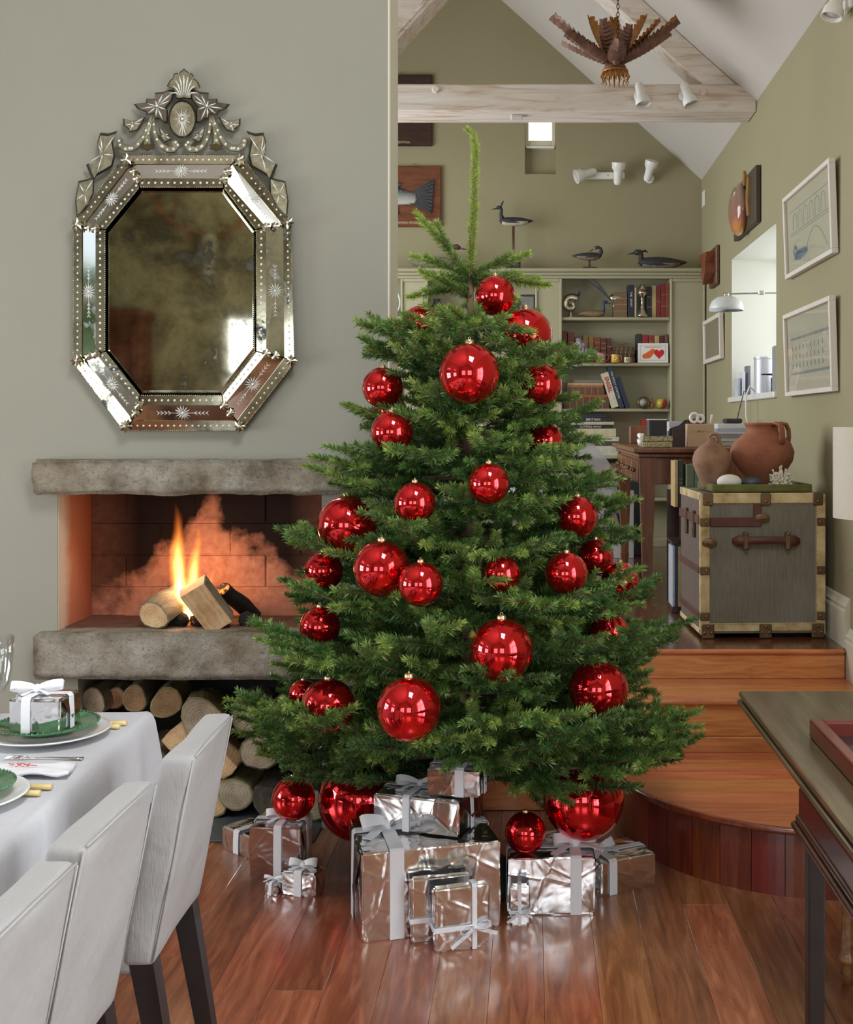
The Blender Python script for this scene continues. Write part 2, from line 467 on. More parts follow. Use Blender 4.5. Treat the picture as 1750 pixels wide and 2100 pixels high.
# platform and steps
pf = struct(MB().box((-2.6, Y3+.015, .3), (XR, YB, PLAT-.013)).box((-2.6, 4.6, -.02), (XE-.05, Y3+.02, PLAT-.013)).build('floor_platform', M_['flue_black']), 'raised study floor of dark polished boards')
x = -2.6
while x < XR-.01:
    w = min(.16, XR-x); y = Y3+.012-rnd.choice((0, .5, 1.0))
    while y < YB-.02:
        y1 = y + rnd.choice((1.5, 1.9, 2.3)); a, b_ = max(y, Y3+.012), min(y1, YB-.002)
        if b_-a > .05: obj('floorboard', board_mesh(w, b_-a, M_['platform'], 'p'), pf, (x+w/2, (a+b_)/2, PLAT))
        y = y1
    x += .16
st = struct(MB().box((XE, Y2+.02, -.02), (XR, Y3+.02, S2-.02)).box((XE, Y3+.02, -.02), (XR, Y3+.2, PLAT-.02)).build('stair_core', M_['flue_black']), 'three wide mahogany steps up to the study, the lowest bowed')
def stepboard(name, a, b, mat='step', c=.003):
    A, B = Vector(a), Vector(b); C = (A+B)/2
    return MB().cbox(A-C, B-C, c).build(name, M_[mat], st, loc=C)
stepboard('riser', (XE, Y2, S1+.062), (XR-.004, Y2+.02, S2-.03))
stepboard('riser', (XE, Y2-.004, S1), (XR-.004, Y2+.02, S1+.061))
stepboard('riser', (XE, Y2, 0), (.36, Y2+.02, S1-.001))
stepboard('nosing', (XE, Y2-.022, S2-.028), (XR-.004, Y2+.06, S2), c=.010)
stepboard('tread', (XE, Y2+.061, S2-.02), (XR-.004, Y2+.20, S2))
stepboard('tread', (XE, Y2+.201, S2-.02), (XR-.004, Y3+.01, S2))
stepboard('riser', (XE, Y3, S2), (XR-.03, Y3+.02, PLAT-.022))
stepboard('nosing', (XE, Y3-.012, PLAT-.022), (XR-.03, Y3+.012, PLAT+.0005), c=.008)
# bowed bottom step
CX, CY, CR = 1.02, 4.37, .70
def bow_x(y, r=CR): return CX - math.sqrt(max(0, r*r-(CY-y)**2)) if y < CY else CX-r
ys = [3.67, 3.80, 3.93, 4.06, 4.20, 4.33, 4.44, Y2]
for a, b_ in zip(ys[:-1], ys[1:]):
    n = 10; seq = [a+(b_-a-.001)*i/n for i in range(n+1)]
    pts = [(bow_x(y), y) for y in seq] + [(XR-.004, seq[-1]), (XR-.004, seq[0])]
    c = Vector((CX, (a+b_)/2, S1))
    MB().prism([(p[0]-c.x, p[1]-c.y) for p in pts], 2, -.022, 0).build('tread', M_['step'], st, loc=c)
def arc(r, t): return Vector((CX+r*math.cos(t), CY+r*math.sin(t), 0))
for i in range(10):
    t0, t1 = PI+PI/2*i/10, PI+PI/2*(i+1)/10-.003
    pts = [arc(CR-.012, t0+(t1-t0)*j/4) for j in range(5)] + [arc(CR-.032, t1-(t1-t0)*j/4) for j in range(5)]
    c = (pts[0]+pts[5])/2
    MB().prism([((p-c).x, (p-c).y) for p in pts], 2, .0, S1-.024).build('stave', M_['stave'], st, loc=c)
for i in range(3):
    x0 = CX+.107*i
    MB().box((0, 0, 0), (.105, .02, S1-.024)).build('stave', M_['stave'], st, loc=(x0, CY-CR+.012, 0))
MB().box((CX-CR+.012, CY, 0), (CX-CR+.03, Y2, S1-.024)).build('stave', M_['stave'], st)
nb = MB(); pts = [Vector((CX-CR, Y2, S1-.013))] + [arc(CR, PI+PI/2*i/24)+Vector((0,0,S1-.013)) for i in range(25)] + [Vector((XR-.004, CY-CR, S1-.013))]
nb.tube(pts, .0125, 8); nb.build('nosing', M_['stave'], st, smooth=True)

# baseboards, jamb edge
def skirting(name, y0, y1, z, x=XR):
    prof = [(x, z), (x-.026, z), (x-.026, z+.15), (x-.02, z+.16), (x-.022, z+.172), (x-.012, z+.185), (x-.006, z+.2), (x, z+.205)]
    b = MB(); b.prism(prof, 1, y0, y1); return struct(b.build(name, M_['cream_paint']), 'cream moulded skirting board')
skirting('baseboard_right', Y3+.03, YB-.3, PLAT)
skirting('baseboard_right_stair', Y2+.03, Y3+.03, S2)
skirting('baseboard_right_low', 2.5, Y2+.03, S1*0)
struct(MB().cbox((XE-.004, YW-.001, 0), (XE+.006, 4.60, 4.9), .003).build('trim_1', M_['cream_paint']), 'pale painted end of the chimney wall')

# small gable window
gw = struct(MB().box((GX0, YB+.07, GZ0), (GX1, YB+.1, ZP(300, YB))).build('window_1', M_['wall_study']), 'tiny bright gable window above the bookcase')
z0, z1 = ZP(299, YB), GZ1; fw = .03
b = MB()
for a, c in (((GX0, YB+.05, z0), (GX0+fw, YB+.1, z1)), ((GX1-fw, YB+.05, z0), (GX1, YB+.1, z1)), ((GX0+fw, YB+.05, z0), (GX1-fw, YB+.1, z0+.055))): b.cbox(a, c, .004)
b.build('window_frame', M_['cream_paint'], gw)
MB().box((GX0+.01, YB+.02, z0-.012), (GX1-.01, YB+.1, z0)).build('window_sill', M_['white_gloss'], gw)
MB().box((GX0+fw, YB+.085, z0+.05), (GX1-fw, YB+.09, z1)).build('pane', M_['sky_pane'], gw)

# study window with deep reveal
sw = struct(MB().cbox((XR-.02, WY0-.02, WZ0-.035), (XR+.44, WY1+.03, WZ0), .005).build('window_sill_study', M_['white_gloss']), 'white sill of the deep study window')
sw.name = 'window_2'
M_['reveal'] = m_plaster('cream_reveal', (206, 204, 190))
for a_, c_ in (((XR+.002, WY1-.006, WZ0), (XR+.37, WY1-.001, WZ1-.001)), ((XR+.002, WY0+.001, WZ0), (XR+.37, WY0+.006, WZ1-.001)), ((XR+.002, WY0+.006, WZ1-.006), (XR+.37, WY1-.006, WZ1-.001))): MB().box(a_, c_).build('reveal_lining', M_['reveal'], sw)
b = MB()
for y in (WY0, (WY0+WY1)/2-.025, WY1-.05): b.box((XR+.37, y, WZ0), (XR+.42, y+.05, WZ1))
for z in (WZ0, (WZ0+WZ1)/2-.015, WZ1-.05): b.box((XR+.372, WY0, z), (XR+.418, WY1, z+.05))
b.build('window_frame', M_['white_gloss'], sw)
MB().box((XR+.39, WY0+.02, WZ0+.02), (XR+.395, WY1-.02, WZ1-.02)).build('pane', M_['glass_pane'], sw)

# windows of the room behind the camera (seen in the baubles, the foil and the mirror)
def far_window(name, axis, at, a0, a1, z0, z1, nx, nz, t=.05):
    b = MB()
    def bx(u0, u1, w0, w1):
        if axis == 'x': b.box((at, u0, w0), (at+.05, u1, w1))
        else: b.box((u0, at, w0), (u1, at+.05, w1))
    for i in range(nx+1):
        u = a0+(a1-a0-t)*i/nx; bx(u, u+t, z0, z1)
    for j in range(nz+1):
        w = z0+(z1-z0-t)*j/nz; bx(a0, a1, w, w+t)
    return struct(b.build(name, M_['white_gloss']))
far_window('window_3', 'x', XL-.08, 2.05, 3.35, .7, 2.8, 2, 4)
far_window('window_4', 'x', XL-.08, -.45, .85, .7, 2.8, 2, 4)
far_window('window_5', 'y', YREAR-.08, -2.95, -1.45, .85, 2.55, 3, 3)
far_window('window_6', 'y', YREAR-.08, -.5, 1.0, .85, 2.55, 3, 3)
far_window('door_1', 'x', XR+.14, .7, 2.3, .1, 2.4, 2, 3)
hm = plain('hedge_green', (96, 132, 60), .8, var=.5, nscale=14)
for i, (y0_, y1_) in enumerate(((1.6, 4.2), (-1.2, 1.5))):
    bm = bmesh.new(); bmesh.ops.create_grid(bm, x_segments=40, y_segments=30, size=1)
    MB_ = MB()
    for v in bm.verts:
        a_, c_ = (v.co.x+1)/2, (v.co.y+1)/2; v.co = Vector((-6.3+.35*math.sin(c_*PI), y0_-1+(y1_-y0_+2)*a_, 2.75*c_)); v.co += mnoise.noise_vector(v.co*3.5)*.35+mnoise.noise_vector(v.co*11)*.12
    tag(MB_.bm(bm).build('garden_hedge', hm), ['green garden hedge outside the window nearest the fireplace', 'green garden hedge outside the window farther from the fireplace'][i], 'hedge')
struct(MB().box((-9, -4, -.08), (-4.55, 6, -.05)).build('ground_garden', plain('lawn', (110, 140, 70), .9, var=.2)), 'lawn outside the left windows')
far_window('window_added', 'x', -2.68, 5.4, 8.4, 1.4, 3.4, 4, 2)  # frame of the invented back room window, added for its light

# skylight frame in the right roof slope above the camera
_c = Vector((.25, 1.3, EYE+2.86)); _M = Matrix.Translation(_c) @ Matrix.Rotation(R(41.9), 4, 'Y')
b = MB()
for a, c in (((-.58, -.83, .0), (-.5, .83, .1)), ((.5, -.83, .0), (.58, .83, .1)), ((-.5, -.83, .0), (.5, -.75, .1)), ((-.5, .75, .0), (.5, .83, .1)), ((-.5, -.03, .0), (.5, .03, .06))): b.box(a, c, _M)
struct(b.build('window_8', M_['white_gloss']), 'white skylight frame in the roof above the dining room')
# ---- roof timbers
def timber(name, label, mb): return tag(mb.build(name, M_['whitewash']), label, 'beam')
YT0, YT1 = 6.95, 7.22
tb = thing('tie_beam', 'whitewashed timber tie beam crossing the study below the ceiling', 'beam', (0, 0, 0))
b = MB(); b.cbox((-2.6, YT0, ZP(228, YT0)), (XR, YT1, ZP(172, YT0)), .008)
b.build('timber', M_['whitewash'], tb)
for px_, py_ in ((894, 184), (1443, 188)):
    p = P(px_, py_, YT0)
    MB().lathe([(0, -.018), (.016, -.018), (.018, -.012), (.024, -.008), (.024, 0), (0, 0)], 10, M=Matrix.Translation(p) @ Matrix.Rotation(R(-90), 4, 'X')).build('bolt', M_['whitewash'], tb)
rz = lambda X: EAVE + (XR-X)*.8976
b = MB(); b.prism([(XR-.004, rz(XR)-.001), (RX, rz(RX)-.003), (RX, rz(RX)-.16), (XR-.18, rz(XR)-.02)], 1, YT0+.02, YT1-.04)
timber('rafter', 'whitewashed rafter running up the right slope behind the leaf chandelier', b)
a = P(813, 82, YT0); c = P(888, 0, YT0); d = (c-a).normalized(); n = Vector((d.z, 0, -d.x)); 
p0 = a - d*.5; p1 = c + d*.95; up = Vector((-d.z, 0, d.x))
b = MB(); b.prism([(q.x, q.z) for q in (p0, p1, p1+up*.17, p0+up*.17)], 1, YT0+.01, YT1-.03)
q0, q1 = p0+up*.02, p1+up*.02
b.prism([(q.x, q.z) for q in (q0, q1, q1+up*.02, q0+up*.02)], 1, YT0-.004, YT0+.02)
timber('roof_strut', 'whitewashed diagonal roof strut at the top beside the chimney wall', b)

# ---- fireplace
def rough_slab(x0, x1, y0, y1, z0, z1, amp, seed):
    bm = bmesh.new(); bmesh.ops.create_cube(bm, size=1)
    for v in bm.verts: v.co = Vector((x0+(v.co.x+.5)*(x1-x0), y0+(v.co.y+.5)*(y1-y0), z0+(v.co.z+.5)*(z1-z0)))
    bmesh.ops.bevel(bm, geom=bm.edges[:], offset=.010, segments=2, affect='EDGES')
    for _ in range(5): bmesh.ops.subdivide_edges(bm, edges=[e for e in bm.edges if e.calc_length() > .022], cuts=1, use_grid_fill=True)
    for v in bm.verts:
        s = Vector((seed, 0, 0))
        d_ = mnoise.noise_vector(v.co*9+s)*amp*.6 + mnoise.noise_vector(v.co*26+s)*amp*.55 + mnoise.noise_vector(v.co*60+s)*amp*.25
        if v.co.y > y0+.05: d_ *= .2
        v.co += Vector((d_.x*.6, d_.y, d_.z*.6))
    return MB().bm(bm)
tag(rough_slab(XP(67, 4.27), XP(714, 4.27), 4.27, 4.42, ZM0, ZM1, .020, 3).build('stone_mantel', M_['stone'], smooth=True), 'rough hewn sandstone lintel above the fire', 'mantel')
tag(rough_slab(XP(65, 4.27), XP(716, 4.27), 4.27, 4.70, ZH0, ZH1, .009, 11).build('stone_hearth', M_['stone'], smooth=True), 'thick sandstone hearth slab under the fire, lichen blotched', 'hearth')
YFB = 4.66
fb = struct(MB().box((FX0-.1, YFB+.03, ZH1-.05), (FX1+.15, YFB+.08, ZM1+.3)).box((FX0, YFB+.008, ZH1), (FX1+.1, YFB+.031, ZM0+.05)).build('wall_firebox', M_['firebrick']), 'sooty brick back of the fireplace')
MB().box((FX0-.02, YW+.004, ZH1-.01), (FX0+.003, YFB+.03, ZM0+.05)).build('cheek', M_['cheek'], fb)
MB().box((FX1-.003, YW+.25, ZH1-.01), (FX1+.02, YFB+.03, ZM0+.05)).build('cheek', M_['cheek'], fb)
MB().box((FX0, YW+.1, ZM0+.02), (FX1, YFB+.05, ZM0+.04)).build('throat', M_['flue_black'], fb)
struct(MB().cbox((FX0+.004, YW+.06, ZH1-.002), (FX1-.004, YFB+.01, ZH1+.003), .001).build('floor_firebox', plain('ashy_brick', (104, 68, 52), .95, var=.3, nscale=14)), 'ash stained brick floor of the fireplace')
rows = [1335, 1270, 1205, 1138, 1072, 1006, 960]
for i in range(6):
    za, zb = ZP(rows[i], YFB), ZP(rows[i+1], YFB)
    za = max(za, ZH1); xx = FX0 - (.0 if i % 2 else .14)
    while xx < FX1+.02:
        a_, b2 = max(xx, FX0), min(xx+.28, FX1+.05)
        if b2-a_ > .03:
            c = Vector(((a_+b2)/2, YFB, (za+zb)/2))
            MB().cbox((a_-c.x+.0022, .004+rnd.uniform(-.002, .002), za-c.z+.0022), (b2-c.x-.0022, .02, zb-c.z-.0022), .003).build('brick', M_['firebrick'], fb, loc=c)
        xx += .28
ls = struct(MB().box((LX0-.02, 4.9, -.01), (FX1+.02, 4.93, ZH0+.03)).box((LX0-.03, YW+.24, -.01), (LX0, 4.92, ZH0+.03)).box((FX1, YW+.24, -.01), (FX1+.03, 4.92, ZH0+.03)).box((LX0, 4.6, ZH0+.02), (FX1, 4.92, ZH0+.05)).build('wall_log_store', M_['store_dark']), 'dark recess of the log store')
# ================================================================== fire
def m_bark(name, d, l):
    t = NT(name); t.set(Roughness=.9)
    v = t.coord('Object', (6, 6, 1.6)); f = t.noise(v, 5, 8, .65, .5); k = t.noise(t.coord('Object'), 6, 5)
    c = t.ramp(f, [(.3, s2l(d)), (.7, s2l(l))])
    t.color(t.mix(t.ramp(k, [(.5, (0,0,0)), (.7, (.6,.6,.6))]), c, s2l((122, 116, 70)))); t.bump(f, .7, .01); return t.m
def m_cutend(name, d, l):
    t = NT(name); t.set(Roughness=.8)
    w = t.n('ShaderNodeTexWave', wave_type='RINGS', rings_direction='Z'); w.inputs['Scale'].default_value = 26; w.inputs['Distortion'].default_value = 5; w.inputs['Detail'].default_value = 3
    t.l(t.coord('Object'), w.inputs['Vector'])
    k = t.noise(t.coord('Object'), 14, 6)
    f = t.math('ADD', t.math('MULTIPLY', w.outputs['Fac'], .12), t.math('MULTIPLY', k, .9))
    t.color(t.ramp(f, [(.3, s2l(d)), (.75, s2l(l))])); t.bump(f, .3, .004); return t.m
M_['bark'] = m_bark('bark_grey', (82, 72, 58), (150, 138, 116))
M_['bark_dark'] = m_bark('bark_dark', (48, 42, 36), (98, 88, 74))
M_['bark_mossy'] = m_bark('bark_mossy', (96, 92, 52), (168, 158, 112))
M_['cut_grey'] = m_cutend('cut_end_grey', (122, 106, 88), (184, 168, 142))
M_['cut_brown'] = m_cutend('cut_end_brown', (112, 86, 58), (170, 138, 98))
M_['cut_tan'] = m_cutend('cut_end_tan', (172, 130, 86), (222, 190, 146))
M_['ember'] = plain('charcoal', (30, 26, 25), .95, var=.5, nscale=30, bump=.8)
def m_glowing():
    t = NT('glowing_ember'); t.set(Roughness=.9, Base_Color=(.03, .02, .02, 1))
    f = t.noise(t.coord('Object'), 45, 5)
    t.l(t.ramp(f, [(.5, (0,0,0)), (.62, (1, .16, .01)), (.75, (1, .5, .08))]), t.b.inputs['Emission Color']); t.set(Emission_Strength=4.0); return t.m
M_['glow'] = m_glowing()

def log_mesh(r, L, seed, n=14, oval=1.0, split=None, bark=0):
    """log along local Z, cut end at z=0 and z=L; split = start angle of a flat cleft face"""
    rr = random.Random(seed); b = MB(); prof = []
    ring = []
    for k in range(n):
        a = 2*PI*k/n; q = 1+.10*math.sin(a*2+seed)+.05*math.sin(a*3+seed*2)+rr.uniform(-.03, .03)
        if split is not None:
            d = (a-split+PI) % (2*PI)-PI
            if abs(d) < 1.15: q = min(q, .30/max(.3, math.cos(d)))
        ring.append((math.cos(a)*q*r*oval, math.sin(a)*q*r/oval))
    segs = 5; vs = []; fs = []
    for i in range(segs+1):
        z = L*i/segs
        bx, by = .10*r*math.sin(i*.9+seed), .10*r*math.cos(i*1.3+seed)
        sc = 1+.04*math.sin(i*1.7+seed)
        for (x, y) in ring: vs.append((x*sc+(bx if i else 0), y*sc+(by if i else 0), z))
    for i in range(segs):
        for k in range(n):
            k2 = (k+1) % n; fs.append((i*n+k, i*n+k2, (i+1)*n+k2, (i+1)*n+k))
    b.mi = 0; b.add(vs, fs)
    c0 = [(x*.9, y*.9, -.002) for x, y in ring]
    b.mi = 0; b.add([(x, y, 0) for x, y in ring]+c0, [(k, (k+1) % n, n+(k+1) % n, n+k) for k in range(n)])
    b.mi = 1; b.add(c0, [tuple(range(n))[::-1]])
    b.mi = 0; b.add([vs[segs*n+k] for k in range(n)], [tuple(range(n))])
    return b
def log(name, label, end, direction, r, L, seed, bark='bark', cut='cut_grey', split=None, oval=1.0, group=None, roll=0):
    """log with its near cut end at point end, running away along direction; bark shell and cut face are its parts"""
    b = log_mesh(r, L, seed, split=split, oval=oval)
    d = Vector(direction).normalized(); q = d.to_track_quat('Z', 'Y') @ Euler((0, 0, roll)).to_quaternion()
    o = thing(name, label, 'log', end, 0, group); o.rotation_mode = 'QUATERNION'; o.rotation_quaternion = q
    for mi, nm, m in ((0, 'bark', bark), (1, 'cut_face', cut)):
        s = MB(); idx = {}
        for f, k in zip(b.f, b.m):
            if k != mi: continue
            g = []
            for i in f:
                if i not in idx: idx[i] = len(s.v); s.v.append(b.v[i])
                g.append(idx[i])
            s.f.append(g); s.m.append(0)
        s.build(nm, M_[m], o, smooth=(R(40) if mi == 0 else False))
    return o
zh = ZH1+.004
log('firewood_log', 'round log with a pale cut end lying in the fire', (XP(315, 4.36), 4.36, zh+.048), (.27, 1, .24), .058, .25, 5, 'bark', 'cut_tan', oval=1.18)
o = thing('split_firewood', 'pale split log leaning beside the flames in the fireplace', 'log', (XP(452, 4.40), 4.40, zh+.006))
o.rotation_euler = (R(14), R(-33), R(8))
b = MB(); b.prism([(-.048, -.03), (.05, -.038), (.056, .04), (.01, .062), (-.05, .05)], 2, 0, .185); b.jitter(.004, 18, 2)
b.build('cleft_wood', M_['cut_tan'], o)
b = MB(); b.prism([(.051, -.036), (.061, .0), (.058, .044), (.01, .066), (-.05, .054), (-.048, .046), (.01, .06), (.053, .04)], 2, .004, .18); b.jitter(.003, 18, 2)
b.build('bark', M_['bark'], o)
log('charred_log', 'charred black log end glowing behind the split log', (XP(455, 4.46), 4.47, zh+.13), (.25, .6, -.42), .03, .24, 9, 'ember', 'glow')
for i, (px_, r, m) in enumerate(((372, .028, 'ember'), (395, .022, 'glow'), (410, .03, 'ember'), (428, .024, 'glow'), (352, .02, 'ember'), (505, .03, 'ember'), (520, .02, 'ember'))):
    b = MB(); bm = bmesh.new(); bmesh.ops.create_icosphere(bm, subdivisions=2, radius=r); b.bm(bm); b.jitter(r*.5, 30, i)
    o = b.build('ember', M_[m], loc=(XP(px_, 4.42), 4.42+.02*(i % 2), zh+r*.7))
    tag(o, ['black charcoal lump right of the round log', 'glowing orange ember below the flame', 'black charcoal lump under the flame', 'glowing ember beside the split log', 'small charcoal lump against the round log', 'charcoal lump behind the split log foot', 'rightmost small charcoal lump in the fire'][i], 'ember', 'embers in the fire')
def m_flame():
    t = NT('flame_gas'); t.t.nodes.remove(t.b)
    v = t.coord('Object'); sep = t.n('ShaderNodeSeparateXYZ'); t.l(v, sep.inputs[0])
    x, y, z = sep.outputs
    nz = t.noise(t.coord('Object', (16, 16, 5)), 1.0, 3, .5)
    wob = t.math('MULTIPLY', t.math('SUBTRACT', nz, .5), .05)
    xx = t.math('ADD', x, wob)
    r = t.math('SQRT', t.math('ADD', t.math('MULTIPLY', xx, xx), t.math('MULTIPLY', y, y)))
    zz = t.math('DIVIDE', z, .36)
    # half width: 0.034 at the belly, closing to the tip
    belly = t.math('MULTIPLY', t.math('POWER', t.math('SUBTRACT', 1.0, t.math('MINIMUM', zz, 1.0)), .8), t.math('ADD', .024, t.math('MULTIPLY', zz, .05)))
    q = t.math('SUBTRACT', 1.0, t.math('DIVIDE', r, t.math('ADD', belly, .0008)))
    q = t.math('MAXIMUM', q, 0.0)
    fade = t.math('MULTIPLY', t.math('POWER', t.math('MAXIMUM', t.math('SUBTRACT', 1.0, zz), 0.0), 1.2), t.math('ADD', .3, nz))
    dens = t.math('MULTIPLY', t.math('POWER', q, 1.2), fade)
    col = t.ramp(t.math('MULTIPLY', dens, 1.6), [(0, (1, .16, .012)), (.22, (1, .36, .05)), (.5, (1, .66, .22))])
    e = t.n('ShaderNodeEmission'); t.l(col, e.inputs['Color']); t.l(t.math('MULTIPLY', dens, 260.0), e.inputs['Strength'])
    t.l(e.outputs[0], t.out.inputs['Volume'])
    return t.m
M_['flame'] = m_flame()
fire = thing('fire', 'yellow orange flames rising between the logs in the fireplace', 'fire', (XP(372, 4.45), 4.45, zh+.02))
for i, (dx, dy, s, rot) in enumerate(((0, 0, 1.25, (0, R(-3), 0)), (.024, .03, 1.05, (0, R(5), 0)), (.02, -.015, .5, (0, R(14), 0)), (.07, .035, .6, (0, R(12), 0)))):
    b = MB(); b.lathe([(0, -.01), (.04, 0), (.062, .08), (.06, .16), (.045, .26), (.02, .35), (0, .37)], 14)
    o = b.build('flame_tongue', M_['flame'], fire, smooth=True, loc=(dx, dy, 0), rot=rot); o.scale = (s, s, s)
ld = bpy.data.lights.new('fire_glow', 'POINT'); ld.energy = 2.6; ld.color = (1, .6, .32); ld.shadow_soft_size = .07
lo = bpy.data.objects.new('fire_glow', ld); COL.objects.link(lo); lo.parent = fire; lo.location = (.03, -.02, .16)

# logs in the store: (px, py, r px, bark, cut, split angle, label)
LS = [(192, 1437, 26, 'bark', 'cut_grey', None, 'leftmost grey barked log on the log store top row behind the table'),
 (233, 1432, 24, 'bark', 'cut_tan', None, 'small log next to the leftmost one, just above the tablecloth'),
 (276, 1433, 27, 'bark', 'cut_brown', None, 'round brown ended log above the tablecloth corner'),
 (341, 1441, 32, 'bark_mossy', 'cut_brown', None, 'yellow mossy log hanging over the far table corner'),
 (413, 1475, 44, 'bark_mossy', 'cut_grey', None, 'biggest round grey log, just above the farthest chair'),
 (357, 1507, 34, 'cut_tan', 'cut_tan', .9, 'split orange tan log below the big round log'),
 (505, 1467, 36, 'bark', 'cut_grey', None, 'grey log behind the upper right corner of the farthest chair'),
 (570, 1462, 28, 'bark_mossy', 'cut_brown', None, 'small mossy log in the shade of the left branch tips'),
 (620, 1470, 30, 'bark_dark', 'cut_brown', None, 'dark log behind the lower left branches, top row right end'),
 (530, 1545, 38, 'bark_dark', 'cut_grey', None, 'dark grey log right of the farthest chair, second row'),
 (450, 1555, 40, 'cut_tan', 'cut_tan', 2.2, 'pale split log showing beside the farthest chair back'),
 (372, 1580, 40, 'bark', 'cut_grey', None, 'log of the middle row hidden behind the farthest chair, left one'),
 (605, 1550, 36, 'bark_dark', 'cut_brown', 1.0, 'dark split log behind the low left branches'),
 (292, 1570, 38, 'bark', 'cut_brown', None, 'log of the middle row behind the tablecloth'),
 (482, 1628, 36, 'bark_mossy', 'cut_grey', None, 'green grey round log low beside the chair back'),
 (565, 1637, 48, 'bark_dark', 'bark_dark', 1.8, 'big dark split log lying low beside the red bauble'),
 (436, 1668, 36, 'bark', 'cut_tan', None, 'pale ended log on the slate at the chair edge'),
 (350, 1660, 40, 'bark', 'cut_grey', None, 'log of the bottom row hidden behind the chairs'),
 (262, 1655, 40, 'bark_dark', 'cut_brown', None, 'log of the bottom row at the left behind the table'),
 (640, 1655, 34, 'bark_dark', 'cut_grey', None, 'log of the bottom row at the right end behind the gifts')]
for i, (px_, py_, rp, bk, ct, sp, lb) in enumerate(LS):
    yy = 4.40+rnd.uniform(-.03, .05); r = rp*yy/F_PX
    z = max(ZP(py_, yy), r*1.06+.009)
    log('firewood_log', lb, (XP(px_, yy), yy, z), (rnd.uniform(-.12, .12), 1, rnd.uniform(-.02, .05)), r, rnd.uniform(.3, .4), 20+i, bk, ct, sp, 1.0, 'logs in the log store', rnd.uniform(0, 6) if sp is None else 0)

# ================================================================== venetian mirror
def m_antique(name, foxing, tint, rough=.06, scale=2.2):
    t = NT(name); t.set(Metallic=1.0)
    v = t.coord('World'); f = t.noise(v, scale, 7, .62, .4); k = t.noise(v, scale*5, 6, .7)
    m = t.math('ADD', t.math('MULTIPLY', f, .8), t.math('MULTIPLY', k, .25))
    t.color(t.ramp(m, [(.40, s2l((70, 72, 72))), (.40+foxing, s2l(tuple(int(x*.72) for x in tint))), (.54+foxing, s2l(tint))]))
    t.l(t.ramp(m, [(.39, (.35,)*3), (.47, (rough,)*3)]), t.b.inputs['Roughness']); return t.m
M_['mirror_old'] = m_antique('foxed_mirror', .10, (226, 226, 200), .04, 3.0)
M_['mirror_panel'] = m_antique('mirror_panel', .0, (204, 204, 198), .10, 5)
M_['mirror_strip'] = m_antique('mirror_strip', .02, (188, 184, 160), .12, 9)
def m_etched():
    t = NT('etched_glass'); t.set(Metallic=.85, Roughness=.28)
    v = t.coord('World'); f = t.noise(v, 40, 5)
    t.color(t.ramp(f, [(.3, s2l((150, 145, 116))), (.7, s2l((208, 203, 178)))])); t.bump(t.noise(v, 70, 3), .25, .003); return t.m
M_['etched'] = m_etched()
M_['etch_line'] = plain('etched_white', (228, 228, 222), .4, .3, var=.04)
YM = YW-.012
def mp(x, y, d): return P(x, y, YM-d)
mir = thing('wall_mirror', 'octagonal foxed mirror in an etched glass frame with a carved crest above the fireplace', 'mirror', P(375, 883, YM))
def mbuild(b, nm, m, sm=False, par=None):
    o = b.build(nm, M_[m], None, sm); par = par or mir
    o.parent = par; o.matrix_parent_inverse = Matrix.Translation(mir.location).inverted() if par is mir else Matrix.Identity(4)
    return o
O1 = [(256,319),(494,319),(597,452),(604,744),(495,883),(253,883),(150,744),(151,456)]
O2 = [(268,336),(476,336),(582,463),(584,734),(486,863),(271,863),(168,734),(168,465)]
O3 = [(282,366),(459,366),(546,465),(546,725),(459,831),(284,831),(196,725),(196,468)]
O4 = [(286,384),(459,384),(526,471),(526,721),(456,811),(287,811),(215,721),(215,471)]
D1, D2, D3, D4 = .012, .030, .050, .044
b = MB(); b.add([mp(x, y, .004) for x, y in O1]+[mp(x, y, 0) for x, y in O1], [tuple(range(8))]+[(i, (i+1) % 8, 8+(i+1) % 8, 8+i) for i in range(8)])
mbuild(b, 'backing', 'flue_black')
b = MB(); O5 = [(x+(370-x)*.05, y+(597-y)*.05) for x, y in O4]
b.add([mp(x, y, D4-.012) for x, y in O4]+[mp(x, y, D4-.006) for x, y in O5], [tuple(range(8, 16))]+[(i, (i+1) % 8, 8+(i+1) % 8, 8+i) for i in range(8)])
mbuild(b, 'mirror_glass', 'mirror_old')
def ring(A, da, B, db, nm, m, gap=1.2):
    out = []
    for i in range(8):
        j = (i+1) % 8
        q = [Vector((*A[i], da)), Vector((*A[j], da)), Vector((*B[j], db)), Vector((*B[i], db))]
        c = sum(q, Vector())/4
        e = (q[1]-q[0]).normalized()
        q = [q[0]+e*gap, q[1]-e*gap, q[2]-e*gap, q[3]+e*gap]
        vs = [mp(v.x, v.y, v.z) for v in q]+[mp(v.x, v.y, v.z-.008) for v in q]
        b = MB(); b.add(vs, [(0,1,2,3),(7,6,5,4),(0,1,5,4),(1,2,6,5),(2,3,7,6),(3,0,4,7)])
        out.append((mbuild(b, nm, m), c, e, (q[1]-q[0]).length, q))
    return out
r1 = ring(O1, D1+.012, O2, D2, 'border_strip', 'mirror_strip')
r2 = ring(O2, D2-.004, O3, D3, 'mirror_panel', 'mirror_panel')
r3 = ring(O3, D3+.004, O4, D4+.012, 'bead_strip', 'mirror_strip')
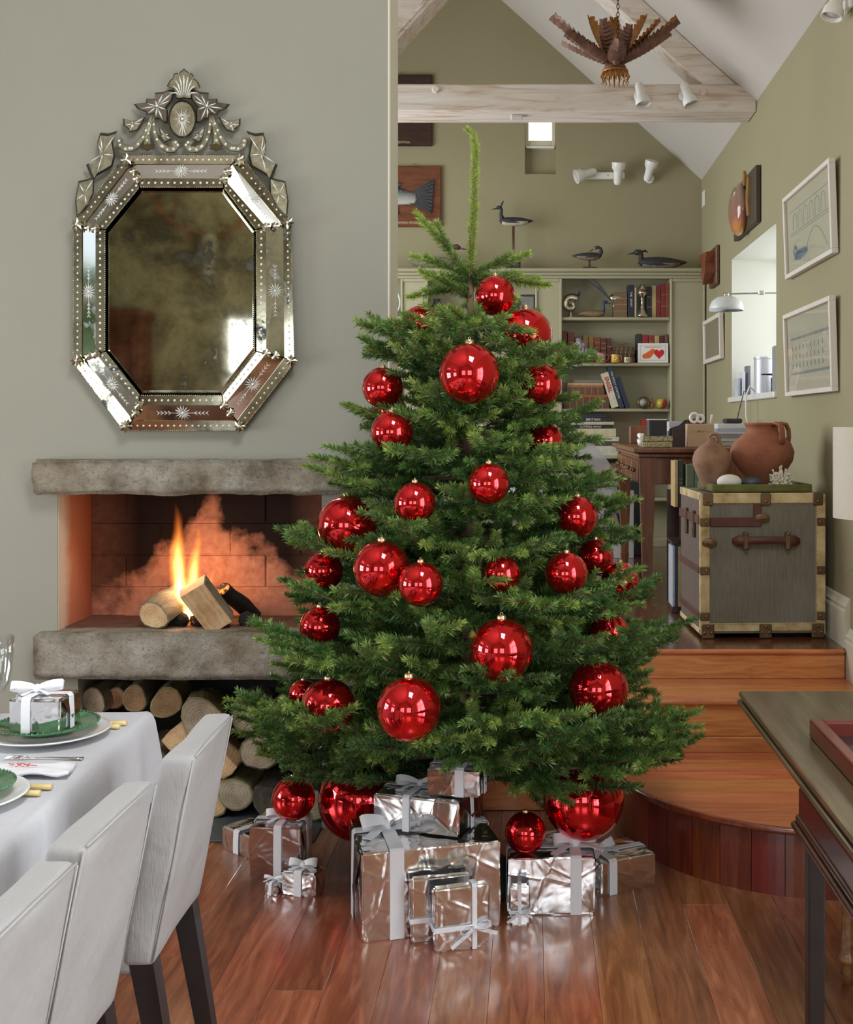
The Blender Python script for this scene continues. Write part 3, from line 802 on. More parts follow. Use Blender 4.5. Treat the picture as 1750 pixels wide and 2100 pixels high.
# ground dots and engraved flowers on the glass strips
for grp, sp, rd in ((r1, 13, 2.3), (r3, 13, 2.6)):
    for (o, c, e, L, q) in grp:
        b = MB(); n = max(2, int(L/sp))
        for i in range(n):
            s_ = (i+.5)/n
            p = (q[0]+(q[1]-q[0])*s_)*.5+(q[3]+(q[2]-q[3])*s_)*.5
            b.ball(mp(p.x, p.y, p.z), (rd*.0018, .0015, rd*.0018), 6, 4)
        x = mbuild(b, 'ground_dot', 'etch_line', True, None); x['kind'] = 'stuff'
        # fine beaded edge
        b = MB(); n = int(L/4.4)
        for i in range(n):
            s_ = (i+.5)/n; p = (q[3]+(q[2]-q[3])*s_) if grp is r3 else (q[0]+(q[1]-q[0])*s_)
            b.ball(mp(p.x, p.y, p.z), .0028, 5, 4)
        x = mbuild(b, 'bead_edge', 'mirror_strip', True, None); x['kind'] = 'stuff'
for (o, c, e, L, q) in r2:
    b = MB(); pc = mp(c.x, c.y, c.z); u = (mp(*(c+e)[:2], (c+e).z)-pc).normalized()
    w = (mp(*((q[3]+q[2])/2)[:2], ((q[3]+q[2])/2).z)-mp(*((q[0]+q[1])/2)[:2], ((q[0]+q[1])/2).z)); w = (w-u*w.dot(u)).normalized(); nn = u.cross(w); nn = nn if nn.y < 0 else -nn
    for k in range(14):
        a = 2*PI*k/14; dr = u*math.cos(a)+w*math.sin(a)
        b.tube([pc+dr*.006+nn*.001, pc+dr*.016+nn*.0016, pc+dr*.030+nn*.0008], [.0008, .0022, .0004], 5)
    b.ball(pc, .006, 8, 6)
    for s_ in (-1, 1):
        for k in range(1, 5):
            st_ = pc+u*s_*(.030+.014*k)*min(1, L/150); 
            for t_ in (-1, 1):
                b.tube([st_, st_+(u*s_*.6+w*t_*.5)*.016+nn*.001], [.0018, .0004], 5)
        b.tube([pc+u*s_*.03, pc+u*s_*.092*min(1, L/150)], [.0012, .0006], 5)
    mbuild(b, 'engraved_flower', 'etch_line', True)
def rosette(px_, py_, d, r, star=False):
    p = mp(px_, py_, d); b = MB(); n = 16; vs = [p+Vector((0, -.006, 0))]
    for k in range(n):
        a = 2*PI*k/n; q_ = r*(1 if k % 2 == 0 else (.62 if star else .82))
        vs.append(p+Vector((math.cos(a)*q_, 0, math.sin(a)*q_)))
    b.add(vs, [(0, 1+k, 1+(k+1) % n) for k in range(n)]); b.add([v+Vector((0, .004, 0)) for v in vs[1:]]+vs[1:], [tuple(range(n))]+[(k, (k+1) % n, n+(k+1) % n, n+k) for k in range(n)])
    o = mbuild(b, 'rosette', 'mirror_strip', False)
    mbuild(MB().ball(p+Vector((0, -.006, 0)), .005, 8, 6), 'stud', 'etch_line', True)
for (x, y) in O1: rosette(x+(372-x)*.03, y+(600-y)*.03, D2+.012, .024, True)
for (x, y), (x2, y2) in zip(O3, O2): rosette(x, y, D3+.012, .0175)
for (x, y), (x2, y2) in zip(O3, O2): rosette((x+x2)/2, (y+y2)/2, D3+.004, .017)
# crest: flat bevelled glass ornaments, right half mirrored from the left
AX = 373.0
M_['glass_edge'] = plain('dark_glass_edge', (74, 70, 60), .3, .6, var=.2, nscale=40)
def ornament(pts, d, nm, m='etched', th=.008, bevel=.16, vein=False):
    ctr = Vector((sum(p[0] for p in pts)/len(pts), sum(p[1] for p in pts)/len(pts)))
    inner = [(p[0]+(ctr.x-p[0])*bevel, p[1]+(ctr.y-p[1])*bevel) for p in pts]
    n = len(pts); b = MB()
    b.add([mp(*p, d) for p in pts]+[mp(*p, d+th) for p in inner]+[mp(*p, d-.006) for p in pts],
          [tuple(range(n, 2*n))]+[(i, (i+1) % n, n+(i+1) % n, n+i) for i in range(n)]+[(2*n+i, 2*n+(i+1) % n, (i+1) % n, i) for i in range(n)]+[tuple(range(2*n, 3*n))])
    o = mbuild(b, nm, m)
    o.data.materials.append(M_['glass_edge']); mi = [0]*len(o.data.polygons)
    for p_ in o.data.polygons:
        if len(p_.vertices) == 4: mi[p_.index] = 1
    o.data.polygons.foreach_set('material_index', mi)
    if vein:
        v_ = MB(); cc = (ctr.x, ctr.y+0)
        for i in range(0, n, 2):
            e_ = (ctr.x+(pts[i][0]-ctr.x)*.78, ctr.y+(pts[i][1]-ctr.y)*.78); s_ = (ctr.x+(pts[i][0]-ctr.x)*.12, ctr.y+(pts[i][1]-ctr.y)*.12)
            v_.tube([mp(*s_, d+th), mp((s_[0]+e_[0])/2, (s_[1]+e_[1])/2, d+th+.0025), mp(*e_, d+th)], [.0008, .0026, .0008], 5)
        mbuild(v_, 'engraved_vein', 'etch_line', True)
    return o
def z1(p): return (230+p[0]/5.833, 130+p[1]/5.833)
def z2(p): return (100+p[0]/2.561, 100+p[1]/2.561)
def flip(pts): return [(2*AX-x, y) for x, y in pts]
shell = [z1(p) for p in ((765,425),(752,360),(725,300),(650,275),(690,200),(725,175),(740,120),(800,110),(860,60),(915,105),(965,125),(985,180),(1030,220),(1060,290),(985,300),(950,330),(950,425),(900,430),(860,420),(810,430))]
so = ornament(shell, .028, 'shell_finial', 'etched', .012, .10)
b = MB(); c0 = z1((858, 420))
for k in range(9):
    a = PI*(k+.5)/9; e_ = (c0[0]+math.cos(a)*32*(.9+.1*math.sin(a)), c0[1]-math.sin(a)*54-2)
    b.tube([mp(c0[0]+math.cos(a)*8, c0[1]-6, .040), mp((c0[0]*.5+e_[0]*.5)+math.cos(a)*2, c0[1]*.5+e_[1]*.5-6, .042), mp(*e_, .036)], [.0012, .0028, .0016], 5)
mbuild(b, 'shell_rib', 'etch_line', True)
leafA = [z1(p) for p in ((755,320),(690,312),(620,340),(510,350),(515,430),(410,420),(400,470),(255,485),(300,545),(400,580),(405,620),(500,600),(520,670),(560,660),(620,710),(665,720),(668,560),(640,530),(720,430))]
leafB = [z1(p) for p in ((400,635),(310,680),(230,690),(130,655),(132,740),(200,790),(205,830),(300,800),(360,720))]
leafC = [z1(p) for p in ((555,760),(600,825),(680,840),(660,880),(710,910),(630,950),(580,880))]
sideA = [z2(p) for p in ((270,440),(315,445),(362,430),(335,480),(350,560),(335,620),(250,670),(232,700),(195,610),(240,612),(275,590),(258,540),(255,490))]
sideB = [z2(p) for p in ((155,695),(200,685),(240,672),(236,760),(200,830),(146,890),(138,800))]
def stroke(path, ws, n=5):
    """outline of a band along path with given widths"""
    P_ = [Vector(p) for p in path]; Lp, Rp = [], []
    for i, p in enumerate(P_):
        t = (P_[min(i+1, len(P_)-1)]-P_[max(i-1, 0)]).normalized(); nrm = Vector((-t.y, t.x))
        Lp.append(p+nrm*ws[i]/2); Rp.append(p-nrm*ws[i]/2)
    return Lp, Rp
def scroll(path, ws, d, nm):
    Lp, Rp = stroke(path, ws); b = MB(); n = len(path); vs = []; fs = []
    for l, r_, c in zip(Lp, Rp, path):
        vs += [mp(*l, d), mp(*(l+(Vector(c)-l)*.25), d+.009), mp(*(r_+(Vector(c)-r_)*.25), d+.009), mp(*r_, d), mp(*r_, d-.005), mp(*l, d-.005)]
    for i in range(n-1):
        for k in range(6): fs.append((i*6+k, i*6+(k+1) % 6, (i+1)*6+(k+1) % 6, (i+1)*6+k))
    fs += [tuple(range(6))[::-1], tuple((n-1)*6+k for k in range(6))]
    b.add(vs, fs); o = mbuild(b, nm, 'etched')
    b = MB()
    for i in range(1, n-1): b.ball(mp(*path[i], d+.009), (.005, .003, .005), 6, 4)
    x = mbuild(b, 'ground_dot', 'etch_line', True); x['kind'] = 'stuff'
s_out = [z1(p) for p in ((470,635),(440,720),(405,800),(370,880),(310,965),(240,1015),(160,1020),(95,975),(85,925),(125,900))]
s_in = [z1(p) for p in ((492,640),(498,730),(508,820),(535,910),(590,985),(660,1030),(735,1025),(785,975),(760,945),(715,955))]
bell = [z1(p) for p in ((485,640),(455,740),(430,840),(420,920),(422,975))]
w_s = [4, 7, 8, 10, 13, 14, 15, 15, 13, 9]
for mir_ in (False, True):
    fx = flip if mir_ else (lambda q: q)
    ornament(fx(leafA), .020, 'crest_leaf', 'mirror_panel', .010, .12, True)
    ornament(fx(leafB), .014, 'crest_leaf', vein=True); ornament(fx(leafC), .014, 'crest_leaf', vein=True)
    ornament(fx(sideA), .022, 'side_scroll', 'etched', .010, .14, True); ornament(fx(sideB), .022, 'side_leaf', 'etched', .010, .14, True)
    scroll(fx(s_out), w_s, .026, 'crest_scroll'); scroll(fx(s_in), w_s, .026, 'crest_scroll')
    scroll(fx(bell), [3, 6, 10, 14, 16], .018, 'bell_flower')
    cx, cy = fx([z1((425, 1000))])[0]
    ornament([(cx+17*math.cos(a)*(1 if k % 2 else .6), cy+9*math.sin(a)*(1 if k % 2 else .7)) for k, a in enumerate([2*PI*i/12 for i in range(12)])], .024, 'bell_petals', 'mirror_strip')
    for q_ in ((535,505), (600,995), (210,1015), (245,750)):
        cx, cy = fx([z1(q_)])[0]; mbuild(MB().ball(mp(cx, cy, .036), .0055, 8, 6), 'stud', 'etch_line', True)
cx, cy = z1((840, 665))
ornament([(cx+29*math.cos(2*PI*k/28), cy+40*math.sin(2*PI*k/28)) for k in range(28)], .030, 'oval_medallion', 'etched', .010, .12)
b = MB()
for k in range(18):
    a = 2*PI*k/18; b.tube([mp(cx+5*math.cos(a), cy+6*math.sin(a), .042), mp(cx+(12+5*(k % 2))*math.cos(a), cy+(17+6*(k % 2))*math.sin(a), .041)], [.0022, .0006], 5)
for k in (-1, 0, 1): b.tube([mp(cx, cy+8, .041), mp(cx+k*7, cy+34, .040)], [.0016, .0012], 5)
b.ball(mp(cx, cy, .042), .006, 8, 6); mbuild(b, 'engraved_flower', 'etch_line', True)

# what the mirror shows: skull with antlers and a carved chest on the rear wall
M_['bone'] = plain('bone', (206, 196, 172), .7, var=.12, nscale=14, bump=.3)
M_['antler'] = plain('antler', (150, 110, 76), .6, var=.25, nscale=14, bump=.4)
M_['carved_oak'] = wood('carved_oak', (70, 34, 20), (122, 66, 38), .4)
YV = 2*(YW-.04)-(YREAR+.12)
sk = thing('antler_trophy', 'pale antlered skull reflected in the foxed mirror', 'trophy', (XP(432, YV), YREAR+.12, ZP(515, YV)))
b = MB(); b.tube([(0,.0,.13), (0,.02,.10), (0,.05,.02), (0,.07,-.10), (0,.09,-.22), (0,.085,-.27)], [.06, .085, .09, .06, .045, .03], 12, flat=.8); b.build('skull', M_['bone'], sk, True)
for s_ in (-1, 1):
    b = MB(); b.tube([(s_*.05,0,.12),(s_*.16,.05,.17),(s_*.30,.10,.22),(s_*.42,.14,.34),(s_*.46,.12,.46)], [.03,.028,.03,.035,.04], 8)
    b.tube([(s_*.42,.14,.34),(s_*.50,.12,.48),(s_*.60,.10,.66)], [.05,.075,.02], 8, flat=.3)
    b.tube([(s_*.14,.05,.17),(s_*.18,.15,.08),(s_*.22,.2,.05)], [.022,.016,.005], 8)
    b.tube([(s_*.34,.10,.24),(s_*.28,.16,.40),(s_*.24,.18,.5)], [.022,.018,.006], 8)
    b.build('antler', M_['antler'], sk, True)
cb = thing('carved_cabinet', 'tall carved brown cabinet reflected in the lower left of the mirror', 'cabinet', (XP(262, YV), YREAR+.25, 0))
zc = ZP(640, YV)
MB().cbox((-.22, -.2, 0), (.22, .2, zc), .01).build('body', M_['carved_oak'], cb)
MB().cbox((-.25, -.22, zc-.08), (.25, .24, zc), .015).build('cornice', M_['carved_oak'], cb)
b = MB()
for k in range(12): b.ball((-.16+.02*k, .215, zc-.3-.075*k), .03, 8, 6)
b.cbox((.14, .2, .2), (.2, .23, zc-.12), .01); b.build('carving', M_['carved_oak'], cb, True)
# ================================================================== christmas tree
def m_needle():
    t = NT('fir_needles'); t.set(Roughness=.34, Specular_IOR_Level=.6)
    a = t.n('ShaderNodeAttribute', attribute_name='tip'); f = t.noise(t.coord('Object'), 30, 3)
    c = t.ramp(a.outputs['Fac'], [(0, s2l((40, 74, 44))), (.45, s2l((84, 124, 60))), (1, s2l((168, 190, 92)))])
    hs = t.n('ShaderNodeHueSaturation'); t.l(c, hs.inputs['Color'])
    rr = t.n('ShaderNodeMapRange'); rr.inputs[3].default_value = .8; rr.inputs[4].default_value = 1.25; t.l(f, rr.inputs[0]); t.l(rr.outputs[0], hs.inputs['Value'])
    t.color(hs.outputs[0])
    t.set(Transmission_Weight=0.0)
    tl = t.n('ShaderNodeBsdfTranslucent'); t.l(hs.outputs[0], tl.inputs['Color']); mx = t.n('ShaderNodeMixShader'); mx.inputs[0].default_value = .22
    t.l(t.b.outputs[0], mx.inputs[1]); t.l(tl.outputs[0], mx.inputs[2]); t.l(mx.outputs[0], t.out.inputs['Surface'])
    return t.m
M_['needle'] = m_needle()
M_['twig'] = plain('fir_bark', (112, 92, 68), .85, var=.25, nscale=25, bump=.4)
class Spray:
    """wood and needles of one branch, running along local +Y, flat in XY, up is +Z"""
    def __init__(s, seed): s.r = random.Random(seed); s.w = MB(); s.v = []; s.f = []; s.tip = []
    def needles(s, pts, ln, dens, age0, age1, up=.55, full=False):
        r = s.r; L = sum((b-a).length for a, b in zip(pts[:-1], pts[1:])); n = int(L*dens); acc = [0]
        for a, b in zip(pts[:-1], pts[1:]): acc.append(acc[-1]+(b-a).length)
        for i in range(n):
            q = r.random()*L; k = 0
            while k < len(pts)-2 and acc[k+1] < q: k += 1
            a, b = pts[k], pts[k+1]; t = (b-a).normalized(); p = a+t*(q-acc[k])
            u = t.cross(Vector((0,0,1)))
            if u.length < .1: u = t.cross(Vector((1,0,0)))
            u.normalize(); w = u.cross(t).normalized()
            if full: ang = r.random()*2*PI
            else:
                ang = r.gauss(0, .62) if r.random() < .78 else r.uniform(-PI, PI)
                ang = ang if r.random() < .5 else PI-ang
                if math.sin(ang) < -.3 and r.random() < .6: ang = -ang
            rad = u*math.cos(ang)+w*math.sin(ang)
            fx = q/L
            fwd = .42+.55*fx*fx+r.uniform(-.12, .15)
            d = (rad+t*fwd).normalized()
            l = ln*r.uniform(.78, 1.12)*(1-.25*max(0, fx-.85)/.15)
            wd = d.cross(Vector((r.uniform(-1,1), r.uniform(-1,1), r.uniform(-1,1)))).normalized()*.0018
            o = len(s.v); m = p+d*l*.45+Vector((0,0,.0006)); e = p+d*l
            s.v += [p-wd*.5, m-wd, e, m+wd]
            s.f.append((o, o+1, o+2, o+3))
            tp = age0+(age1-age0)*fx+r.uniform(-.12, .12); s.tip += [tp-.05, tp, tp+.1, tp]
    def twig(s, base, d, L, lvl, age):
        r = s.r; pts = [base]; dd = d.copy(); n = max(3, int(L/.035))
        for i in range(n):
            dd = (dd+Vector((r.uniform(-.06,.06), r.uniform(-.04,.06), r.uniform(-.05, .07)))).normalized()
            pts.append(pts[-1]+dd*L/n)
        s.w.tube(pts, [.0022*(1-.5*i/n)+.0006 for i in range(n+1)], 4)
        s.needles(pts, .0265, 1700, age*.5, age)
        if lvl > 0 and L > .13:
            sd = r.choice((-1, 1)); q = .32
            while q < .86:
                k = min(n-1, int(q*n)); p = pts[k]; t = (pts[k+1]-pts[k]).normalized()
                sdv = Vector((t.y, -t.x, 0)).normalized()*sd
                s.twig(p, (t*.75+sdv*.75+Vector((0,0,r.uniform(-.1,.12)))).normalized(), min(.13, L*(1-q)*.8+.045), 0, min(1, age+.15))
                sd = -sd; q += .40*.12/L*r.uniform(.8, 1.15)+.15
    def branch(s, L, droop, lift, age=.55):
        r = s.r; n = 12; pts = []
        for i in range(n+1):
            t = i/n; pts.append(Vector((.02*math.sin(t*4+r.random()), t*L, -droop*L*math.sin(t*PI*.8)+lift*L*t*t)))
        s.w.tube(pts, [.0085*L/.7*(1-t/n)+.0016 for t in range(n+1)], 6)
        s.needles(pts[int(n*.4):], .0265, 1300, .15, age)
        q = max(.10, .16*L); sd = 1
        while q < L*.95:
            k = min(n-1, int(q/L*n)); p = pts[k]+(pts[k+1]-pts[k])*(q/L*n-k); t = (pts[k+1]-pts[k]).normalized()
            sdv = Vector((t.y, -t.x, 0)).normalized()*sd
            tl = min(.30, (L-q)*.60+.085)*r.uniform(.85, 1.12)
            s.twig(p, (t*.72+sdv*.78+Vector((0,0,r.uniform(-.12,.16)))).normalized(), tl, 1, r.uniform(.35, .8) if tl < .2 else r.uniform(.3, .65))
            if r.random() < .35: s.twig(p, (t*.8+Vector((r.uniform(-.3,.3), 0, .7))).normalized(), tl*.45, 0, .75)
            sd = -sd; q += r.uniform(.062, .092)
        return s
    def meshes(s, nm):
        w = s.w.mesh(nm, M_['twig'], True)
        me = bpy.data.meshes.new('needles'); me.from_pydata([tuple(v) for v in s.v], [], s.f); me.materials.append(M_['needle'])
        at = me.attributes.new('tip', 'FLOAT', 'POINT'); at.data.foreach_set('value', [min(1, max(0, x)) for x in s.tip])
        me.update(); return w, me
TX, TY = XP(965, 3.75), 3.75
LEN = [.16, .26, .36, .46, .56, .66, .76]
VAR = {}
for li, L in enumerate(LEN):
    for k in range(3):
        VAR[li, k] = Spray(100+li*7+k).branch(L, .03+.05*(L > .4), .10+.05*k).meshes('branch')
def prof(z):
    """radius of the tree at height z (branch tips)"""
    T = [(.30, .50), (.36, .66), (.45, .72), (.56, .745), (.68, .72), (.80, .66), (.92, .62), (1.10, .575), (1.25, .51), (1.38, .46), (1.50, .41), (1.62, .38), (1.72, .37), (1.80, .28), (1.88, .20), (1.96, .16), (2.05, .16)]
    if z <= T[0][0]: return T[0][1]
    for (a, ra), (b, rb) in zip(T[:-1], T[1:]):
        if z <= b: return ra+(rb-ra)*(z-a)/(b-a)
    return .1

# baubles: pixel centre, pixel radius, forward fraction of the tree radius, label tail
BB = [(1016, 606, 41, .75, 'topmost red bauble, close under the bare leader'),
 (1079, 686, 54, .55, 'large red bauble right of the topmost one, with the bookcase behind'),
 (862, 664, 37, -.1, 'red bauble half hidden at the upper left beside the wall corner'),
 (963, 766, 63, 1.0, 'big red bauble hanging freely at the centre of the upper tree'),
 (785, 795, 42, .55, 'red bauble at the left edge of the upper tree against the pale wall'),
 (1111, 788, 42, .7, 'red bauble right of the big central upper one'),
 (800, 842, 34, .1, 'red bauble mostly hidden between two others at the upper left'),
 (804, 886, 43, .8, 'red bauble left of centre just above mantel height'),
 (1120, 903, 35, .15, 'red bauble half hidden at right in front of the clear chair'),
 (1003, 992, 43, 1.0, 'red bauble near the trunk line above the tree middle'),
 (851, 1031, 43, 1.0, 'red bauble left of the trunk, level with the lintel'),
 (712, 1077, 61, .6, 'large red bauble at the left edge in front of the fire opening'),
 (1185, 1059, 42, .65, 'red bauble at the right in front of the poster'),
 (1222, 1142, 37, .2, 'red bauble tucked behind another at the right edge'),
 (783, 1166, 58, .95, 'large red bauble left of centre, beside a smaller one touching it'),
 (1030, 1177, 38, .85, 'small red bauble deep in the dark middle of the tree'),
 (1162, 1176, 44, .9, 'red bauble in the right middle overlapping the hidden one'),
 (863, 1198, 46, 1.05, 'red bauble touching the large one left of centre'),
 (664, 1171, 40, .4, 'red bauble at the left edge in front of the soot'),
 (1272, 1192, 40, .0, 'rightmost red bauble behind a branch, beside the desk leg'),
 (1250, 1300, 43, .35, 'red bauble at the right edge level with the trunk foot'),
 (656, 1286, 42, .5, 'red bauble at the left edge just above the hearth slab'),
 (1029, 1333, 65, .95, 'big red bauble right of centre with a twig across its top'),
 (1228, 1413, 61, .7, 'large red bauble at the lower right before the steps'),
 (622, 1424, 30, .15, 'small red bauble behind a larger one at the lower left'),
 (673, 1447, 55, .65, 'large red bauble at the lower left with branches across its right'),
 (839, 1454, 66, 1.0, 'big red bauble at the centre of the lower tree'),
 (1250, 1478, 32, .25, 'red bauble almost covered by twigs at the lower right'),
 (602, 1637, 44, None, 'red bauble above the leftmost gifts'),
 (737, 1638, 84, None, 'very large red bauble behind the biggest gift'),
 (1197, 1637, 83, None, 'very large red bauble resting on the gifts at the lower right'),
 (1078, 1707, 42, None, 'red bauble on the gift right of the stacked boxes')]
fixedY = {602: 3.86, 737: 3.96, 1197: 3.70, 1078: 3.62}
SPH = []
for (px_, py_, rp, f, lb) in BB:
    if f is None: Y = fixedY[px_]
    else:
        Y = TY-.2
        for _ in range(6):
            z = ZP(py_, Y); x = XP(px_, Y)-TX; rr_ = prof(z+.06)*.93
            Y = TY-math.sqrt(max(.0004, rr_*rr_-x*x))*f if abs(x) < rr_ else TY-.03*f
            
    SPH.append((P(px_, py_, Y), rp*Y/F_PX, lb))
def m_bauble():
    t = NT('red_bauble'); t.set(Metallic=.92, Roughness=.03, Base_Color=(.86, .012, .018, 1), Coat_Weight=.5, Coat_Roughness=.02); return t.m
M_['bauble'] = m_bauble()
M_['gold_cap'] = plain('bauble_cap', (206, 184, 140), .3, .9, var=.05)
ball_me = MB().ball((0,0,0), 1.0, 48, 32).mesh('globe', M_['bauble'], True)
cap_b = MB().lathe([(0, .98), (.15, .985), (.15, 1.06), (.13, 1.10), (0, 1.11)], 14)
cap_me = cap_b.mesh('cap', M_['gold_cap'], R(40))
hook_b = MB(); hook_b.tube([(.05*math.cos(a), 0, 1.14+.05*math.sin(a)) for a in [2*PI*i/12 for i in range(13)]], .012, 5, False)
hook_me = hook_b.mesh('hanger', M_['gold_cap'], True)
for (c, r, lb) in SPH:
    o = thing('bauble', lb, 'bauble', c, rnd.uniform(0, 6), 'red baubles on the tree'); o.scale = (r, r, r)
    for nm, me in (('globe', ball_me), ('cap', cap_me), ('hanger', hook_me)): obj(nm, me, o)

tree = thing('christmas_tree', 'tall green fir christmas tree hung with red baubles', 'tree', (TX, TY, 0))
b = MB(); b.tube([(0,0,.02),(0,0,.5),(.01,0,1.0),(-.004,0,1.5),(.0,0,1.8),(0,0,2.0)], [.045,.04,.033,.022,.014,.009], 10); b.jitter(.003, 20, 1); b.build('trunk', M_['twig'], tree, True)
b = MB(); b.lathe([(.0,.0),(.13,.0),(.14,.02),(.12,.10),(.07,.12),(.06,.16),(.05,.16),(.05,.12),(0,.11)], 20); b.build('stand', plain('green_iron', (40, 60, 46), .5), tree, R(40))
# bare leader: full ring of needles
s = Spray(5); ld_ = [Vector((0,0,1.98)), Vector((.006,0,2.1)), Vector((.012,0,2.2)), Vector((.014,0,2.3)), Vector((.016,0,2.39)), Vector((.008,0,2.43)), Vector((-.012,0,2.447))]
s.w.tube(ld_, [.009,.0085,.008,.0075,.007,.006,.004], 6); s.needles(ld_, .022, 4600, .8, 1.15, full=True)
w, nd = s.meshes('leader'); lo = obj('leader', w, tree); x = obj('needles', nd, lo); x['kind'] = 'stuff'

tr = random.Random(21)
def place(z, az, L, pitch, li=None, roll=0.0):
    """one branch: base on the trunk at height z, azimuth az (0 = towards the camera), pitch up"""
    li = min(range(len(LEN)), key=lambda i: abs(LEN[i]-L)) if li is None else li
    w, nd = VAR[li, tr.randrange(3)]
    d = Vector((math.sin(az)*math.cos(pitch), -math.cos(az)*math.cos(pitch), math.sin(pitch)))
    q = d.to_track_quat('Y', 'Z')
    o = obj('branch', w, tree, (0, 0, z)); o.rotation_mode = 'QUATERNION'; o.rotation_quaternion = q @ Euler((0, roll, 0)).to_quaternion()
    sc = L/LEN[li]; o.scale = (sc*tr.choice((-1, 1)) if False else sc, sc, sc)
    n = obj('needles', nd, o); n['kind'] = 'stuff'
def cost(z, az, L, pitch):
    d = Vector((math.sin(az)*math.cos(pitch), -math.cos(az)*math.cos(pitch), math.sin(pitch))); base = Vector((TX, TY, z)); c = 0
    side = d.cross(Vector((0,0,1))).normalized(); eye = Vector((0,0,EYE))
    for i in range(3, 11):
        t = i/10; wdt = .30*L*math.sin(PI*min(1, t*.9+.1))
        for sgn in (-1, -.5, 0, .5, 1):
            p = base+d*L*t+side*wdt*sgn
            for (bc, br, _) in SPH+[(Vector((-.24, 3.60, .42)), .10, ''), (Vector((-.28, 3.56, .32)), .14, '')]:
                dist = (p-bc).length
                if dist < br: c += 3
                # blocking the view of a bauble
                v = p-eye; tb = (bc-eye).dot(v.normalized())
                if v.length < tb and ((bc-eye)-v.normalized()*tb).length < br*.9: c += 1
    return c
def max_len(az, L, pitch):
    dy = -math.cos(az)*math.cos(pitch); dx = math.sin(az)*math.cos(pitch)
    while L > .12 and TY+dy*L > 4.20 and TX+dx*L < -.40: L *= .94
    while L > .12 and TX+dx*L > .28 and TY+dy*L > 4.32: L *= .96
    return L
tiers = [(.36, 12, -.05), (.43, 12, -.03), (.52, 11, .02), (.61, 11, .03), (.70, 10, .03), (.80, 9, .05), (.90, 9, .06), (1.00, 9, .07), (1.10, 9, .08), (1.20, 8, .08), (1.30, 8, .10), (1.40, 7, .12), (1.50, 7, .14), (1.60, 6, .16), (1.67, 6, .20), (1.75, 5, .22)]
used = []
for ti, (z, n, pit) in enumerate(tiers):
    off = tr.random()*6.28
    for k in range(n):
        best = None
        for trial in range(14):
            az = off+2*PI*(k+tr.uniform(-.38, .38))/n; zz = z+tr.uniform(-.05, .05)
            p_ = pit+tr.uniform(-.10, .10); L = prof(zz+.02)*tr.uniform(.84, 1.04)
            L = max_len(az, L, p_)
            tp_y = TY-math.cos(az)*math.cos(p_)*L; tp_py = PY+(EYE-(zz+math.sin(p_)*L-.02))*F_PX/max(1, tp_y)
            cst = (40 if tp_py > 1605 else 0)+cost(zz, az, L, p_)+sum(3 for (z2, a2) in used if abs(z2-zz) < .09 and abs((a2-az+PI) % (2*PI)-PI) < .35)
            if best is None or cst < best[0]: best = (cst, zz, az, L, p_)
        c_, zz, az, L, p_ = best
        if c_ >= 40 and abs((az+PI) % (2*PI)-PI) < 1.9: continue
        used.append((zz, az)); place(zz, az, L, p_, roll=tr.uniform(-.25, .25))
# short inner shoots that fill the dark heart of the tree
for k in range(34):
    z_ = .50+1.15*k/34; place(z_, tr.uniform(0, 6.28), min(.30, prof(z_)*.6), tr.uniform(.1, .5), li=1, roll=tr.uniform(-.5, .5))
for k in range(9):
    z_ = 1.36+.03*k; place(z_, -1.0+.25*k, .30, tr.uniform(.0, .3), li=1, roll=tr.uniform(-.4, .4))
# the few clear branches around the leader, as seen
SHOOT = {}
for k, L in enumerate((.14, .20, .28)):
    sp_ = Spray(300+k); n = 7; pts = [Vector((.006*math.sin(i), L*i/n, .02*L*math.sin(i*.7))) for i in range(n+1)]
    sp_.w.tube(pts, [.005-.003*i/n for i in range(n+1)], 6); sp_.needles(pts, .028, 2000, .45, .95, full=False); sp_.needles(pts, .024, 900, .5, 1.0, full=True)
    if k: 
        for q, sd in ((.45, 1), (.52, -1)): sp_.twig(pts[int(q*n)], Vector((sd*.62, .78, .05)), L*.42, 0, .8)
    SHOOT[k] = sp_.meshes('branch')
def shoot(z, az, k, pitch, sc=1.0):
    d = Vector((math.sin(az)*math.cos(pitch), -math.cos(az)*math.cos(pitch), math.sin(pitch))); w, nd = SHOOT[k]
    o = obj('branch', w, tree, (0, 0, z)); o.rotation_mode = 'QUATERNION'; o.rotation_quaternion = d.to_track_quat('Y', 'Z'); o.scale = (sc, sc, sc)
    n = obj('needles', nd, o); n['kind'] = 'stuff'
for z, az, k, p_ in ((1.955, -1.45, 2, .92), (1.972, 1.5, 1, .38), (1.965, 1.15, 2, -.10), (1.968, -1.6, 1, .38), (1.93, -1.35, 1, -.12), (1.90, -.95, 1, .42), (1.94, 2.4, 1, .3), (1.95, -2.3, 1, .2), (1.82, .95, 1, .40), (1.80, -.5, 0, .5), (1.80, 1.3, 1, .15), (1.78, .35, 0, .45), (1.83, -1.5, 2, -.02), (1.86, 3.0, 1, .2)):
    shoot(z, az, k, p_)

